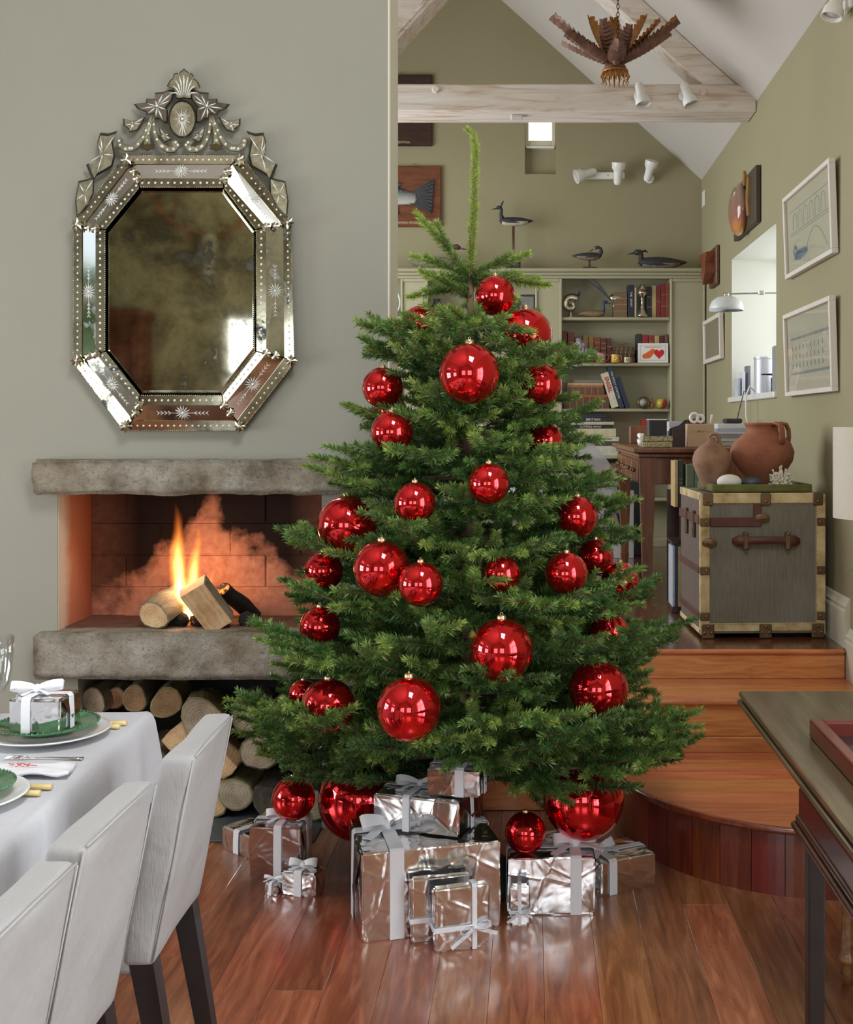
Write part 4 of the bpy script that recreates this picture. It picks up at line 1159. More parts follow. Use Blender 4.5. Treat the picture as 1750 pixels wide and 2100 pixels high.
# ================================================================== wrapped gifts
def m_foil(name, tint):
    t = NT(name); t.set(Metallic=1.0, Base_Color=(*s2l(tint), 1), Roughness=.15)
    add = t.n('ShaderNodeVectorMath', operation='ADD'); cmb = t.n('ShaderNodeCombineXYZ'); r = t.math('MULTIPLY', t.objrand(), 40.0)
    for k in range(3): t.l(r, cmb.inputs[k])
    t.l(t.coord('Object'), add.inputs[0]); t.l(cmb.outputs[0], add.inputs[1]); v = add.outputs[0]
    f = t.noise(v, 7, 3, .5, .4); vo = t.n('ShaderNodeTexVoronoi', feature='DISTANCE_TO_EDGE'); vo.inputs['Scale'].default_value = 9
    t.l(v, vo.inputs['Vector'])
    cr = t.ramp(vo.outputs['Distance'], [(0, (1,1,1)), (.06, (0,0,0))])
    t.bump(t.math('ADD', f, t.math('MULTIPLY', cr, .06)), .45, .02); return t.m
M_['foil'] = m_foil('silver_foil', (240, 239, 240))
def m_ribbon():
    t = NT('white_satin_ribbon'); t.set(Roughness=.45, Base_Color=(*s2l((240, 240, 246)), 1), Sheen_Weight=.2)
    t.bump(t.noise(t.coord('Object', (1, 1, 1)), 220, 2), .05, .001); return t.m
M_['ribbon'] = m_ribbon()
def bow(par, at, u, v, n, s, w, seed=0, tails=True, tail_len=1.0):
    """bow: two loops, knot and two tails at point at; u loop direction, v width direction, n away from the paper"""
    rr = random.Random(seed); u, v, n = Vector(u).normalized(), Vector(v).normalized(), Vector(n).normalized(); at = Vector(at)
    w2 = (n*.62-v*.78).normalized(); sd_ = (v*.62+n*.78).normalized()
    for sgn in (-1, 1):
        pts = []; h = s*rr.uniform(.42, .52)
        for i in range(15):
            t = i/14; a = t*2*PI
            pts.append(at+n*w*.35+u*sgn*s*(.5-.5*math.cos(a))+w2*h*.55*math.sin(a)*(.55+.45*math.sin(PI*t))+n*s*.16*math.sin(PI*t)*rr.uniform(.9, 1.1))
        MB().ribbon(pts, [w*(.40+.60*math.sin(PI*i/14)) for i in range(15)], sd_).build('bow_loop', M_['ribbon'], par, R(60))
        if tails:
            pts = []
            for i in range(9):
                t = i/8; pts.append(at+u*sgn*s*(.9*t*tail_len)+v*(.55*t*s*(-1)*tail_len)+n*(h*.22*math.sin(t*PI*1.5)+.003)*(1-t*.5))
            MB().ribbon(pts, w*.8, v+u*.5*sgn).build('bow_tail', M_['ribbon'], par, R(60))
    MB().ball(at+n*s*.14, (w*.55, w*.5, w*.5), 10, 7).jitter(w*.12, 60, seed).build('knot', M_['ribbon'], par, True)
def crumpled(w, d, h, seed, amp):
    bm = bmesh.new(); bmesh.ops.create_cube(bm, size=1)
    for v in bm.verts: v.co = Vector((v.co.x*w, v.co.y*d, (v.co.z+.5)*h))
    bmesh.ops.bevel(bm, geom=bm.edges[:], offset=min(.006, h*.08), segments=2, affect='EDGES')
    for _ in range(4): bmesh.ops.subdivide_edges(bm, edges=[e for e in bm.edges if e.calc_length() > .03], cuts=1, use_grid_fill=True)
    for v in bm.verts:
        nz = mnoise.noise(v.co*9+Vector((seed*7, 0, 0)))+.5*mnoise.noise(v.co*22+Vector((0, seed*5, 0)))
        nz2 = mnoise.noise(v.co*14+Vector((0, 0, seed*9)))
        k = Vector((v.co.x/w*2, v.co.y/d*2, (v.co.z/h-.5)*2))
        ax = max(range(3), key=lambda i: abs(k[i]))
        dlt = amp*(nz*.7-abs(nz2)*.6)
        if ax == 2 and k.z < 0: continue
        v.co[ax] += dlt*(1 if k[ax] > 0 else -1)
        if v.co.z < .0005: v.co.z = .0005
    return MB().bm(bm)
def gift(label, corner, rz, w, d, h, z, seed, bands=('x', 'y'), bw=.026, bow_s=.06, bowface='top', at=(0, 0), amp=.0035, tail=1.0):
    """foil box; corner = its nearest bottom left corner, w along local x, d along local y"""
    C = Vector((corner[0], corner[1], z)); rot = Matrix.Rotation(rz, 4, 'Z'); ctr = C + rot @ Vector((w/2, d/2, 0))
    o = thing('gift_box', label, 'gift', ctr, rz, 'silver wrapped gifts')
    crumpled(w, d, h, seed, amp).build('wrapping', M_['foil'], o, R(50))
    # folded paper flap on the side
    e = .0045; bx, by = at
    fl_ = MB(); fl_.add([(-w*.5-.001, -d*.44, h*.93), (-w*.5-.001, d*.44, h*.93), (-w*.5-.005, 0, h*.30)], [(0, 1, 2)]); fl_.add([(w*.5+.001, -d*.44, h*.93), (w*.5+.001, d*.44, h*.93), (w*.5+.005, 0, h*.30)], [(0, 1, 2)])
    for sgn in (-1, 1):
        f2 = MB(); f2.add([(sgn*(w*.5+.002), -d*.44, h*.95), (sgn*(w*.5+.002), d*.44, h*.95), (sgn*(w*.5+.006), 0, h*.28), (sgn*(w*.5), 0, h*.6)], [(0, 1, 2), (0, 3, 2)])
        f2.build('paper_flap', M_['foil'], o)
    def loop(pts, side): MB().ribbon(pts, bw, side, .0015).build('ribbon_band', M_['ribbon'], o)
    if 'x' in bands: loop([(-w/2-e, by, .001), (-w/2-e, by, h*.5), (-w/2-e*.6, by, h-.002), (-w/2+.004, by, h+e), (0, by, h+e), (w/2-.004, by, h+e), (w/2+e*.6, by, h-.002), (w/2+e, by, h*.5), (w/2+e, by, .001)], (0, 1, 0))
    if 'y' in bands: loop([(bx, -d/2-e, .001), (bx, -d/2-e, h*.5), (bx, -d/2-e*.6, h-.002), (bx, -d/2+.004, h+e), (bx, 0, h+e), (bx, d/2-.004, h+e), (bx, d/2+e*.6, h-.002), (bx, d/2+e, h*.5), (bx, d/2+e, .001)], (1, 0, 0))
    if 'z' in bands:
        zz = h*.36; loop([(-w/2-e, d/2, zz), (-w/2-e, -d/2-e, zz), (0, -d/2-e, zz), (w/2+e, -d/2-e, zz), (w/2+e, d/2+e, zz), (-w/2-e, d/2+e, zz)], (0, 0, 1))
    if bow_s:
        if bowface == 'top': bow(o, (bx, by, h+e), (1, .25, 0), (-.25, 1, 0), (0, 0, 1), bow_s, bw, seed, tail_len=tail)
        else: bow(o, (bx, -d/2-e, h*.36), (1, 0, .2), (0, 0, 1), (0, -1, 0), bow_s, bw, seed, tail_len=tail)
    return o
g1 = math.atan2(.114, .408)
gift('biggest silver gift with wide white ribbon, at the front of the pile', (-.4907, 3.384), g1, .415, .32, .257, 0, 1, bw=.042, bow_s=.085, at=(-.105, .03), amp=.005, tail=1.15)
gift('flat silver gift lying on the biggest one', (-.487, 3.594), -.33, .285, .20, .105, .262, 2, bw=.022, bow_s=.075, at=(-.03, 0), tail=1.0)
gift('small silver gift at the very top of the stack', (-.318, 3.56), -.20, .165, .115, .083, .372, 3, bw=.028, bow_s=.060, at=(.02, 0))
gift('small upright silver gift leaning at the front, ribbon bow on its face', (-.272, 3.315), .30, .158, .038, .180, 0, 4, ('y', 'z'), .014, .045, 'front', (.035, 0), .003, 1.7)
gift('upright silver gift squeezed between the front one and the biggest gift', (-.345, 3.372), .27, .175, .030, .187, 0, 5, ('z',), .014, 0, amp=.003)
gift('wide silver gift right of the biggest one, long ribbon tails', (-.072, 3.575), 0.02, .268, .25, .174, 0, 6, ('x', 'y'), .034, .07, 'top', (.075, -.03), .004, 1.3)
gift('silver gift at the far right of the pile beside the bowed step', (.222, 3.712), .46, .205, .17, .108, 0, 7, ('y', 'x'), .028, .06, 'top', (-.06, 0), .003)
gift('tiny silver gift with a curly bow in front of the wide right one', (-.062, 3.50), .05, .055, .035, .115, 0, 8, ('y', 'z'), .010, .030, 'front', (0, 0), .002, 1.4)
gift('flat silver gift at the far left by the slate hearth', (-1.10, 4.150), -.73, .25, .13, .078, 0, 9, ('y',), .030, 0, 'top', (-.03, 0), .003)
gift('cube shaped silver gift at the left of the pile', (-.928, 3.842), -.06, .172, .17, .178, 0, 10, ('x', 'y'), .026, .06, 'top', (.01, 0), .005)
gift('low silver gift at the left front below the cube shaped one', (-.80, 3.735), -.28, .12, .075, .075, 0, 11, ('y',), .026, .045, 'top', (0, 0), .003)
gift('tiniest silver gift on the floor at the left front', (-.852, 3.735), -.35, .045, .05, .036, 0, 12, ('y',), .010, .035, 'top', (0, 0), .0015)
# ================================================================== dining table and chairs
def m_linen(name, rgb, var=.05):
    t = NT(name); c = s2l(rgb); t.set(Roughness=.9, Specular_IOR_Level=.15, Sheen_Weight=.15)
    v = t.coord('Object'); f = t.noise(t.coord('Object', (90, 90, 14)), 3, 4); g = t.noise(v, 5, 5)
    t.color(t.mix(.5, t.ramp(f, [(.3, tuple(x*(1-var*1.5) for x in c)), (.7, c)]), t.ramp(g, [(.3, tuple(x*(1-var) for x in c)), (.7, tuple(min(1, x*(1+var)) for x in c))])))
    t.bump(t.math('ADD', t.math('MULTIPLY', f, .12), g), .55, .02); return t.m
M_['chair_cloth'] = m_linen('ivory_slipcover', (168, 166, 165))
M_['table_cloth'] = m_linen('white_linen', (200, 200, 205))
M_['black_wood'] = plain('black_brown_wood', (34, 28, 27), .4, var=.25, nscale=20)
def soft(a, b, c, nsub, amp, seed, M=None, lean=None):
    bm = bmesh.new(); bmesh.ops.create_cube(bm, size=1); A, B = Vector(a), Vector(b); S = B-A
    for v in bm.verts: v.co = Vector([(v.co[i]+.5)*S[i]+A[i] for i in range(3)])
    bmesh.ops.bevel(bm, geom=bm.edges[:]+bm.verts[:], offset=c, segments=3, profile=.5, affect='EDGES')
    for _ in range(nsub): bmesh.ops.subdivide_edges(bm, edges=[e for e in bm.edges if e.calc_length() > .035], cuts=1, use_grid_fill=True)
    for v in bm.verts:
        v.co += mnoise.noise_vector(v.co*Vector((7, 7, 4)).x+Vector((seed*4, 0, 0)))*amp
        if lean: v.co.x += lean(v.co.z)
    return MB().bm(bm)
def chair_parts(o, seed):
    """slip-covered chair facing -X, floor under its back is the origin"""
    zb, zt, wd = .405, .83, .355
    lean = lambda z: .082*max(0, (z-zb))/(zt-zb)
    soft((-.068, -wd/2, zb), (0, wd/2, zt), .016, 4, .006, seed, lean=lean).build('back_cover', M_['chair_cloth'], o, True)
    soft((-.42, -wd/2+.004, .385), (-.03, wd/2-.004, .465), .015, 4, .003, seed+3).build('seat_cover', M_['chair_cloth'], o, True)
    b = MB(); e = .0015
    pts = [(lean(zt)-.002, -wd/2+.012, zt-.004), (lean(zt)-.001, 0, zt-.002), (lean(zt)-.002, wd/2-.012, zt-.004)]
    b.tube([Vector(p) for p in pts], .0022, 6)
    for s in (-1, 1): b.tube([(lean(zt)-.004, s*(wd/2-.004), zt-.01), (lean((zb+zt)/2)-.003, s*(wd/2-.003), (zb+zt)/2), (-.003, s*(wd/2-.003), zb+.01)], .002, 6)
    b.build('piping', M_['chair_cloth'], o, True)
    for s in (-1, 1):
        b = MB()
        def leg(x0, x1, y, w0, w1, zt_):
            vs = []
            for (x, w, z) in ((x1, w1, 0), (x0, w0, zt_)):
                vs += [(x-w/2, y-w/2, z), (x+w/2, y-w/2, z), (x+w/2, y+w/2, z), (x-w/2, y+w/2, z)]
            return MB().add(vs, [(3,2,1,0),(4,5,6,7),(0,1,5,4),(1,2,6,5),(2,3,7,6),(3,0,4,7)])
        leg(-.026, .045, s*(wd/2-.026), .048, .034, .41).build('leg', M_['black_wood'], o)
        leg(-.385, -.385, s*(wd/2-.026), .046, .034, .40).build('leg', M_['black_wood'], o)
for i, (x, y, rz_, lb) in enumerate(((-.766, 2.535, .03, 'farthest white slipcovered dining chair, nearest the fireplace'), (-.788, 2.035, -.01, 'middle one of the three white slipcovered dining chairs'), (-.778, 1.630, .0, 'nearest white slipcovered dining chair, cut by the lower left corner'))):
    o = thing('dining_chair', lb, 'chair', (x, y, 0), rz_, 'slipcovered chairs along the table'); chair_parts(o, 3+i)
# table
TZ = .72; ang = math.atan2(.047, .85)
tab = thing('dining_table', 'long dining table under the white cloth', 'table', (-1.034, 3.19, 0), ang)
TW, TL = .92, 2.1
MB().cbox((-TW, -TL, TZ-.035), (-.012, -.012, TZ-.006), .004).build('table_top', M_['black_wood'], tab)
for x in (-TW+.06, -.10):
    for y in (-TL+.08, -.12): MB().cbox((x-.03, y-.03, 0), (x+.03, y+.03, TZ-.035), .003).build('leg', M_['black_wood'], tab)
# cloth: top sheet and hanging skirt with folds, one surface
def cloth():
    b = MB(); per = []; n = 0
    def edge(a, c, k): return [Vector(a)+(Vector(c)-Vector(a))*i/k for i in range(k)]
    r = .02
    cor = [(-TW, -TL), (0, -TL), (0, 0), (-TW, 0)]
    nrm = [Vector((0,-1,0)), Vector((1,0,0)), Vector((0,1,0)), Vector((-1,0,0))]
    ks = [24, 60, 24, 60]
    for e in range(4):
        a, c = cor[e], cor[(e+1) % 4]
        for i in range(ks[e]):
            p = Vector((a[0]+(c[0]-a[0])*i/ks[e], a[1]+(c[1]-a[1])*i/ks[e], 0)); nv = nrm[e].copy()
            if i == 0: nv = (nrm[e]+nrm[e-1]).normalized()
            per.append((p, nv, i == 0))
    N = len(per); rings = []
    drop = [0, .004, .012, .03, .07, .13, .19, .235]
    for j, dz in enumerate(drop):
        rg = []
        for i, (p, nv, cn) in enumerate(per):
            t = dz/.235; fold = .010*math.sin(i*.9+1.3*math.sin(i*.31))*t+.006*math.sin(i*2.3)*t*t
            out = (-.014 if j == 0 else -.006 if j == 1 else 0 if j == 2 else .004+.010*t+fold)
            if cn: out += .03*t
            rg.append((p.x+nv.x*out, p.y+nv.y*out, TZ-dz+.001*mnoise.noise(p*9)))
        rings.append(rg)
    vs = [q for rg in rings for q in rg]; fs = []
    for j in range(len(drop)-1):
        for i in range(N): fs.append((j*N+i, j*N+(i+1) % N, (j+1)*N+(i+1) % N, (j+1)*N+i))
    fs.append(tuple(range(N))); b.add(vs, fs); return b
tc = cloth().build('tablecloth', M_['table_cloth'], None, R(70), (-1.034, 3.19, 0), (0, 0, ang)); tag(tc, 'white linen cloth covering the dining table', 'tablecloth')
# place settings
M_['white_china'] = plain('white_china', (232, 232, 232), .15, var=.02, coat=.5)
M_['green_glaze'] = NT('green_majolica').m
t = NT('green_majolica_glaze'); t.set(Roughness=.12, Coat_Weight=.6)
t.color(t.ramp(t.noise(t.coord('Object'), 26, 4), [(.35, s2l((14, 62, 34))), (.65, s2l((60, 128, 78)))])); t.bump(t.noise(t.coord('Object'), 30, 3), .5, .006); M_['green_glaze'] = t.m
M_['bone_handle'] = plain('bone_handle', (226, 202, 142), .3, var=.05)
M_['silver'] = plain('silver', (206, 202, 194), .18, 1.0, var=.04)
def plate(name, lb, c, r, z, m, beads=0):
    o = thing(name, lb, 'plate', (c[0], c[1], z))
    MB().lathe([(0, .004), (r*.55, .004), (r*.62, .006), (r*.96, .017), (r, .020), (r*.985, .0225), (r*.93, .020), (r*.64, .011), (r*.58, .008), (0, .008)], 56).build('dish', M_[m], o, True)
    MB().lathe([(r*.5, 0), (r*.55, 0), (r*.55, .006), (r*.5, .006), (r*.5, 0)], 40).build('foot_ring', M_[m], o, True)
    if beads:
        b = MB()
        for k in range(beads): b.ball((math.cos(2*PI*k/beads)*r*.99, math.sin(2*PI*k/beads)*r*.99, .022), .0032, 6, 4)
        x = b.build('beaded_rim', M_[m], o, True); x['kind'] = 'stuff'
def cutlery(lb, kind, p, rz_, L=.21, hl=.09):
    o = thing(kind, lb, 'cutlery', (p[0], p[1], TZ+.001), rz_)
    if kind == 'table_knife':
        b = MB(); b.tube([(0,0,.007),(-.002,0,.007),(-hl,0,.0075)], [.006,.0085,.006], 10, flat=.75); b.build('handle', M_['bone_handle'], o, True)
        MB().cbox((-L, -.008, .006), (-hl, .007, .0085), .001).build('blade', M_['silver'], o)
    else:
        b = MB(); b.tube([(0,0,.003),(-.02,0,.004),(-.08,0,.005),(-.13,0,.003)], [.009,.006,.003,.003], 8, flat=.35); b.build('stem', M_['silver'], o, True)
        for k in range(3): MB().tube([(-.13, (k-1)*.006, .003), (-.15, (k-1)*.008, .005), (-.18, (k-1)*.008, .004)], .0018, 6).build('tine', M_['silver'], o, True)
p1 = (XP(98, 2.91), 2.91); p2 = (XP(-120, 2.40)+.02, 2.40)
plate('dinner_plate', 'white charger under the green plate with the gift', p1, .150, TZ+.001, 'white_china')
plate('side_plate', 'green leaf moulded plate carrying the table gift', p1, .122, TZ+.018, 'green_glaze', 60)
plate('dinner_plate', 'white charger of the nearer place setting at the left edge', p2, .150, TZ+.001, 'white_china')
plate('side_plate', 'green leaf moulded plate of the nearer place setting at the left edge', p2, .122, TZ+.018, 'green_glaze', 60)
for (px_, py_, lb, k) in ((260, 1489, 'long bone handled knife right of the gift plate', 'table_knife'), (246, 1496, 'shorter bone handled knife right of the gift plate', 'table_knife'), (107, 1621, 'long bone handled knife of the nearer place setting', 'table_knife'), (83, 1634, 'shorter bone handled knife of the nearer place setting', 'table_knife'), (170, 1559, 'silver fork under the embroidered napkin', 'table_fork')):
    Y = YF(py_, TZ); cutlery(lb, k, (XP(px_, Y), Y), -.02, hl=.09 if 'long' in lb else .075)
g = gift('small silver gift with a translucent white bow on the green plate', (XP(20, 2.86), 2.852), -.03, .128, .12, .082, TZ+.027, 31, ('y', 'x'), .022, .062, 'top', (-.02, 0), .002, .6)
# napkin
Y = 2.62; nb_ = MB(); vs = []; fs = []; nx, ny = 22, 12
for i in range(nx+1):
    for j in range(ny+1):
        u, v = i/nx, j/ny; x = -.23+.25*u-.02*v; y = -.055+.11*v
        z = .006+.010*abs(math.sin(u*7+v*2))*max(0, .5-v)*2*u+.004*mnoise.noise(Vector((u*5, v*5, 2)))+.004*(1-v)
        vs.append((x, y, z))
fs = [(i*(ny+1)+j, (i+1)*(ny+1)+j, (i+1)*(ny+1)+j+1, i*(ny+1)+j+1) for i in range(nx) for j in range(ny)]
nb_.add(vs, fs); n0 = len(vs); nb_.add([(x, y, max(.0015, z-.006)) for x, y, z in vs], [tuple(reversed(f)) for f in fs])
rim = [(0, j) for j in range(ny)]+[(i, ny) for i in range(nx)]+[(nx, j) for j in range(ny, 0, -1)]+[(i, 0) for i in range(nx, 0, -1)]
ids = [i*(ny+1)+j for i, j in rim]; nb_.f += [[ids[k], ids[(k+1) % len(ids)], n0+ids[(k+1) % len(ids)], n0+ids[k]] for k in range(len(ids))]; nb_.m += [0]*len(ids)
np_ = thing('napkin', 'white folded napkin with a red embroidered motif', 'napkin', (XP(140, Y), Y, TZ+.001), .03)
nb_.build('cloth', M_['ribbon'], np_, True)
M_['red_thread'] = plain('red_thread', (206, 74, 84), .8, var=.15, nscale=80)
b = MB(); er = random.Random(4)
for k in range(26): 
    a = er.uniform(0, 2*PI); d = er.random()**.5; x0, y0 = -.115+.030*d*math.cos(a), .012+.016*d*math.sin(a)
    b.ribbon([(x0, y0, .0135), (x0+er.uniform(-.008,.008), y0+er.uniform(-.004,.004), .0145)], .0022, (0, 1, 0), .001)
b.ribbon([(-.09, .012, .0135), (-.072, .006, .0135)], .003, (0, 1, 0), .001)
x = b.build('embroidery', M_['red_thread'], np_); x['kind'] = 'stuff'
# wine glass
def m_glass():
    t = NT('clear_glass'); t.set(Roughness=.0, IOR=1.45, Transmission_Weight=1.0, Base_Color=(1, 1, 1, 1)); tr_a = t.n('ShaderNodeBsdfTransparent'); tr_a.inputs[0].default_value = (.96, .97, .97, 1); gg = t.n('ShaderNodeBsdfGlossy'); gg.inputs['Roughness'].default_value = .02; mx = t.n('ShaderNodeMixShader'); lw_ = t.n('ShaderNodeLayerWeight'); lw_.inputs[0].default_value = .3
    t.l(t.math('ADD', t.math('MULTIPLY', lw_.outputs[1], .45), .05), mx.inputs[0]); t.l(tr_a.outputs[0], mx.inputs[1]); t.l(gg.outputs[0], mx.inputs[2]); t.l(mx.outputs[0], t.out.inputs[0]); return t.m
M_['glass'] = m_glass()
gl = thing('wine_glass', 'clear wine glass cut by the left edge', 'glass', (XP(-8, 3.05), 3.05, TZ+.001))
MB().lathe([(.004,.075),(.018,.082),(.032,.105),(.039,.14),(.042,.175),(.044,.225),(.0428,.225),(.0408,.175),(.0378,.14),(.031,.107),(.017,.085),(.0,.08)], 32).build('bowl', M_['glass'], gl, True)
MB().lathe([(.034,0),(.034,.002),(.008,.006),(.004,.014),(.004,.04),(.006,.05),(.004,.06),(.004,.078),(.0,.078)], 24).build('stem', M_['glass'], gl, True)
bw_ = None and thing('dark_bowl', 'small black bowl behind the wine glass at the left edge', 'bowl', (XP(-6, 3.1), 3.11, TZ+.001))

# ================================================================== draw-leaf table at the right
M_['dark_oak'] = wood('dark_oak', (40, 22, 17), (78, 44, 32), .28, stretch=(8, 1, 8), coat=.4)
M_['oak_top'] = wood('oak_top', (66, 54, 38), (104, 88, 62), .30, stretch=(16, 1.2, 16), coat=.35)
M_['red_lacquer'] = plain('red_lacquer', (92, 32, 24), .25, var=.1, nscale=6, coat=.4)
M_['black_lacquer'] = plain('black_lacquer', (26, 26, 28), .2, var=.1, coat=.4)
dt = thing('side_table', 'dark oak draw leaf table at the right edge', 'table', (0, 0, 0))
ZT = .78; X0 = .560
b = MB()
for (o_, z0_, z1_) in ((.0, ZT-.016, ZT), (-.008, ZT-.024, ZT-.014), (.004, ZT-.036, ZT-.022), (-.010, ZT-.044, ZT-.034)):
    b.cbox((X0-o_, 1.1, z0_), (1.315, 3.162+o_, z1_), .006, seg=2)
b.build('table_top', M_['oak_top'], dt)
MB().cbox((X0+.004, 1.2, .668), (1.30, 2.47, ZT-.046), .003).build('apron', M_['dark_oak'], dt)
b = MB(); b.cbox((X0-.010, 1.2, .645), (1.31, 2.485, .660), .006, seg=2); b.cbox((X0-.002, 1.2, .660), (1.303, 2.476, .676), .005, seg=2); b.build('moulding', M_['dark_oak'], dt)
for x in (X0+.012, 1.24):
    for y in (1.26, 2.412): MB().cbox((x, y, 0), (x+.034, y+.036, .648), .003).build('leg', M_['black_wood'], dt)
tr_ = thing('lacquer_tray', 'red lacquered tray with a black inside on the oak table', 'tray', (0, 0, 0))
tx0, ty1, tz = XP(1660, YF(1512, ZT)), YF(1512, ZT), ZT+.001
b = MB(); W_, L_ = .52, .62; hh = .042
MB().cbox((tx0, ty1-L_, tz), (tx0+W_, ty1, tz+.008), .003).build('base', M_['black_lacquer'], tr_)
for a, c in (((tx0, ty1-L_, tz), (tx0+.03, ty1, tz+hh)), ((tx0+W_-.03, ty1-L_, tz), (tx0+W_, ty1, tz+hh)), ((tx0+.028, ty1-.03, tz), (tx0+W_-.028, ty1, tz+hh)), ((tx0+.028, ty1-L_, tz), (tx0+W_-.028, ty1-L_+.03, tz+hh))):
    MB().cbox(a, c, .005, seg=2).build('rim', M_['red_lacquer'], tr_)
MB().cbox((tx0+.031, ty1-L_+.031, tz+.0085), (tx0+W_-.031, ty1-.031, tz+.011), .001).build('lining', M_['black_lacquer'], tr_)
# stool with turned legs under the table
so_ = thing('wooden_stool', 'wooden stool with turned legs tucked under the oak table', 'stool', (.98, 3.0, 0))
M_['turned_oak'] = wood('turned_oak', (104, 66, 36), (160, 112, 66), .35, coat=.3)
MB().cbox((-.16, -.15, .42), (.16, .17, .455), .012, seg=2).build('seat', M_['turned_oak'], so_)
for sx in (-1, 1):
    for sy in (-1, 1):
        MB().lathe([(0,0),(.012,0),(.018,.03),(.013,.05),(.022,.058),(.026,.066),(.022,.074),(.017,.085),(.016,.2),(.021,.30),(.014,.36),(.020,.38),(.02,.42),(0,.42)], 14, c=(sx*.132, sy*.13+.01, 0)).build('leg', M_['turned_oak'], so_, True)
# ================================================================== the study: bookcase
YBK = 8.95
def bz(py): return ZP(py, YBK)
bc = thing('bookcase', 'built in sage green bookcase along the study back wall', 'bookcase', (0, 0, 0))
BX0 = -1.6; top = bz(551)
SG = 'sage_paint'
def part(nm, a, c, m=SG, ch=.003, par=None): return MB().cbox(a, c, ch).build(nm, M_[m], par or bc)
part('back_panel', (BX0, YB-.02, PLAT), (XR-.005, YB-.004, top-.01))
part('cornice', (BX0, YBK-.045, top-.028), (XR-.004, YB-.004, top), ch=.008)
part('cornice', (BX0, YBK-.025, top-.052), (XR-.004, YB-.004, top-.029), ch=.006)
part('frieze', (BX0, YBK, top-.075), (XR-.004, YBK+.03, top-.052))
part('plinth', (BX0, YBK+.01, PLAT), (XR-.004, YB-.02, PLAT+.06))
for (a, c) in ((1375, 1447), (1098, 1153), (822, 878)):
    x0, x1 = XP(a, YBK), min(XP(c, YBK), XR-.004)
    part('pilaster', (x0, YBK+.008, PLAT), (x1, YB-.02, top-.075))
    for q in ((x0, x0+.018), (x1-.018, x1)): part('pilaster_moulding', (q[0], YBK-.006, PLAT), (q[1], YBK+.009, top-.075), ch=.004)
    part('pilaster_moulding', (x0+.018, YBK-.006, top-.10), (x1-.018, YBK+.009, top-.076), ch=.004)
RB = (XP(1153, YBK), XP(1375, YBK)); LB = (XP(878, YBK), XP(1098, YBK)); FB = (BX0, XP(822, YBK))
SH = [bz(y) for y in (650, 744, 838, 935, 1022)]      # shelf tops of the right bay
SHL = [bz(y) for y in (648, 832, 935, 1022)]
for z in SH: part('shelf', (RB[0]-.002, YBK+.012, z-.024), (RB[1]+.002, YB-.02, z), ch=.006)
for z in SHL: part('shelf', (LB[0]-.002, YBK+.012, z-.024), (LB[1]+.002, YB-.02, z), ch=.006)
for z in SHL: part('shelf', (FB[0], YBK+.012, z-.024), (FB[1]+.002, YB-.02, z), ch=.006)

# ---- books
def cm(rgb): 
    k = 'book_%d_%d_%d' % rgb
    if k not in M_: M_[k] = plain(k, rgb, .5, var=.12, nscale=25)
    return M_[k]
M_['pages'] = plain('page_edges', (222, 212, 188), .9, var=.08, nscale=60)
M_['gilt'] = plain('gilt', (158, 122, 70), .5, .4, var=.08)
M_['ink_white'] = plain('ink_white', (226, 222, 212), .6, var=.02)
M_['ink_black'] = plain('ink_black', (34, 32, 34), .6, var=.02)
M_['ink_red'] = plain('ink_red', (186, 40, 38), .6, var=.02)
M_['ink_grey'] = plain('ink_grey', (206, 204, 198), .6, var=.02)
def book(lb, x, y, z, t, h, d, rgb, upright=True, lean=0.0, gilt=0, title=None, ink='ink_white', tsize=None, group='books on the study shelves', ry=0.0, tx=0.0, tbold=0.0):
    """book with its spine towards the camera; t thickness, h height, d depth; standing, or lying with h across the shelf"""
    o = thing('book', lb, 'book', (x, y, z), 0, group)
    o.rotation_euler = (0, lean, ry)
    c = cm(rgb); bd = .0025
    if upright:      # x: thickness, z: height; origin = bottom left spine corner
        MB().cbox((0, 0, 0), (t, bd*1.4, h), .002).build('spine', c, o)
        for q in (0, t-bd): MB().box((q, bd, 0), (q+bd, d, h)).build('cover_board', c, o)
        MB().box((bd, bd*1.2, .003), (t-bd, d-.004, h-.004)).build('pages', M_['pages'], o)
        for k in range(gilt):
            zz = h*(k+1)/(gilt+1); MB().box((-.0004, -.0008, zz-.003), (t+.0004, .001, zz+.003)).build('gilt_band', M_['gilt'], o)
        if title: text_mesh('title', title, tsize or t*.55, M_[ink], o, Matrix.Translation((t/2, -.0012, h*.55+tx)) @ T_FRONT @ Matrix.Rotation(R(-90), 4, 'Z'), bold=tbold)
    else:            # lying: x along spine length h, z thickness t
        MB().cbox((0, 0, 0), (h, bd*1.4, t), .002).build('spine', c, o)
        for q in (0, t-bd): MB().box((0, bd, q), (h, d, q+bd)).build('cover_board', c, o)
        MB().box((.003, bd*1.2, bd), (h-.003, d-.004, t-bd)).build('pages', M_['pages'], o)
        for k in range(gilt):
            xx = h*(k+1)/(gilt+1); MB().box((xx-.003, -.0008, -.0002), (xx+.003, .001, t+.0002)).build('gilt_band', M_['gilt'], o)
        if title: text_mesh('title', title, tsize or t*.7, M_[ink], o, Matrix.Translation((h/2+tx, -.0012, t/2)) @ T_FRONT, bold=tbold)
    return o
YK = 8.99; S_ = F_PX/YK
def bx(px_): return XP(px_, YK)
def up(lb, x0, x1, ytop, z, rgb, **k):
    t = (x1-x0)/S_-.0006
    return book(lb, bx(x0), YK, z+.0005, t, ZP(ytop, YK)-z, .14, rgb, True, **k)
def lay(lb, x0, x1, y0, y1, z, rgb, **k):
    h = (x1-x0)/S_; t = (y1-y0)/S_-.0004
    return book(lb, bx(x0), YK, z, t, h, .15, rgb, False, **k), z+t+.0006
z = SH[0]
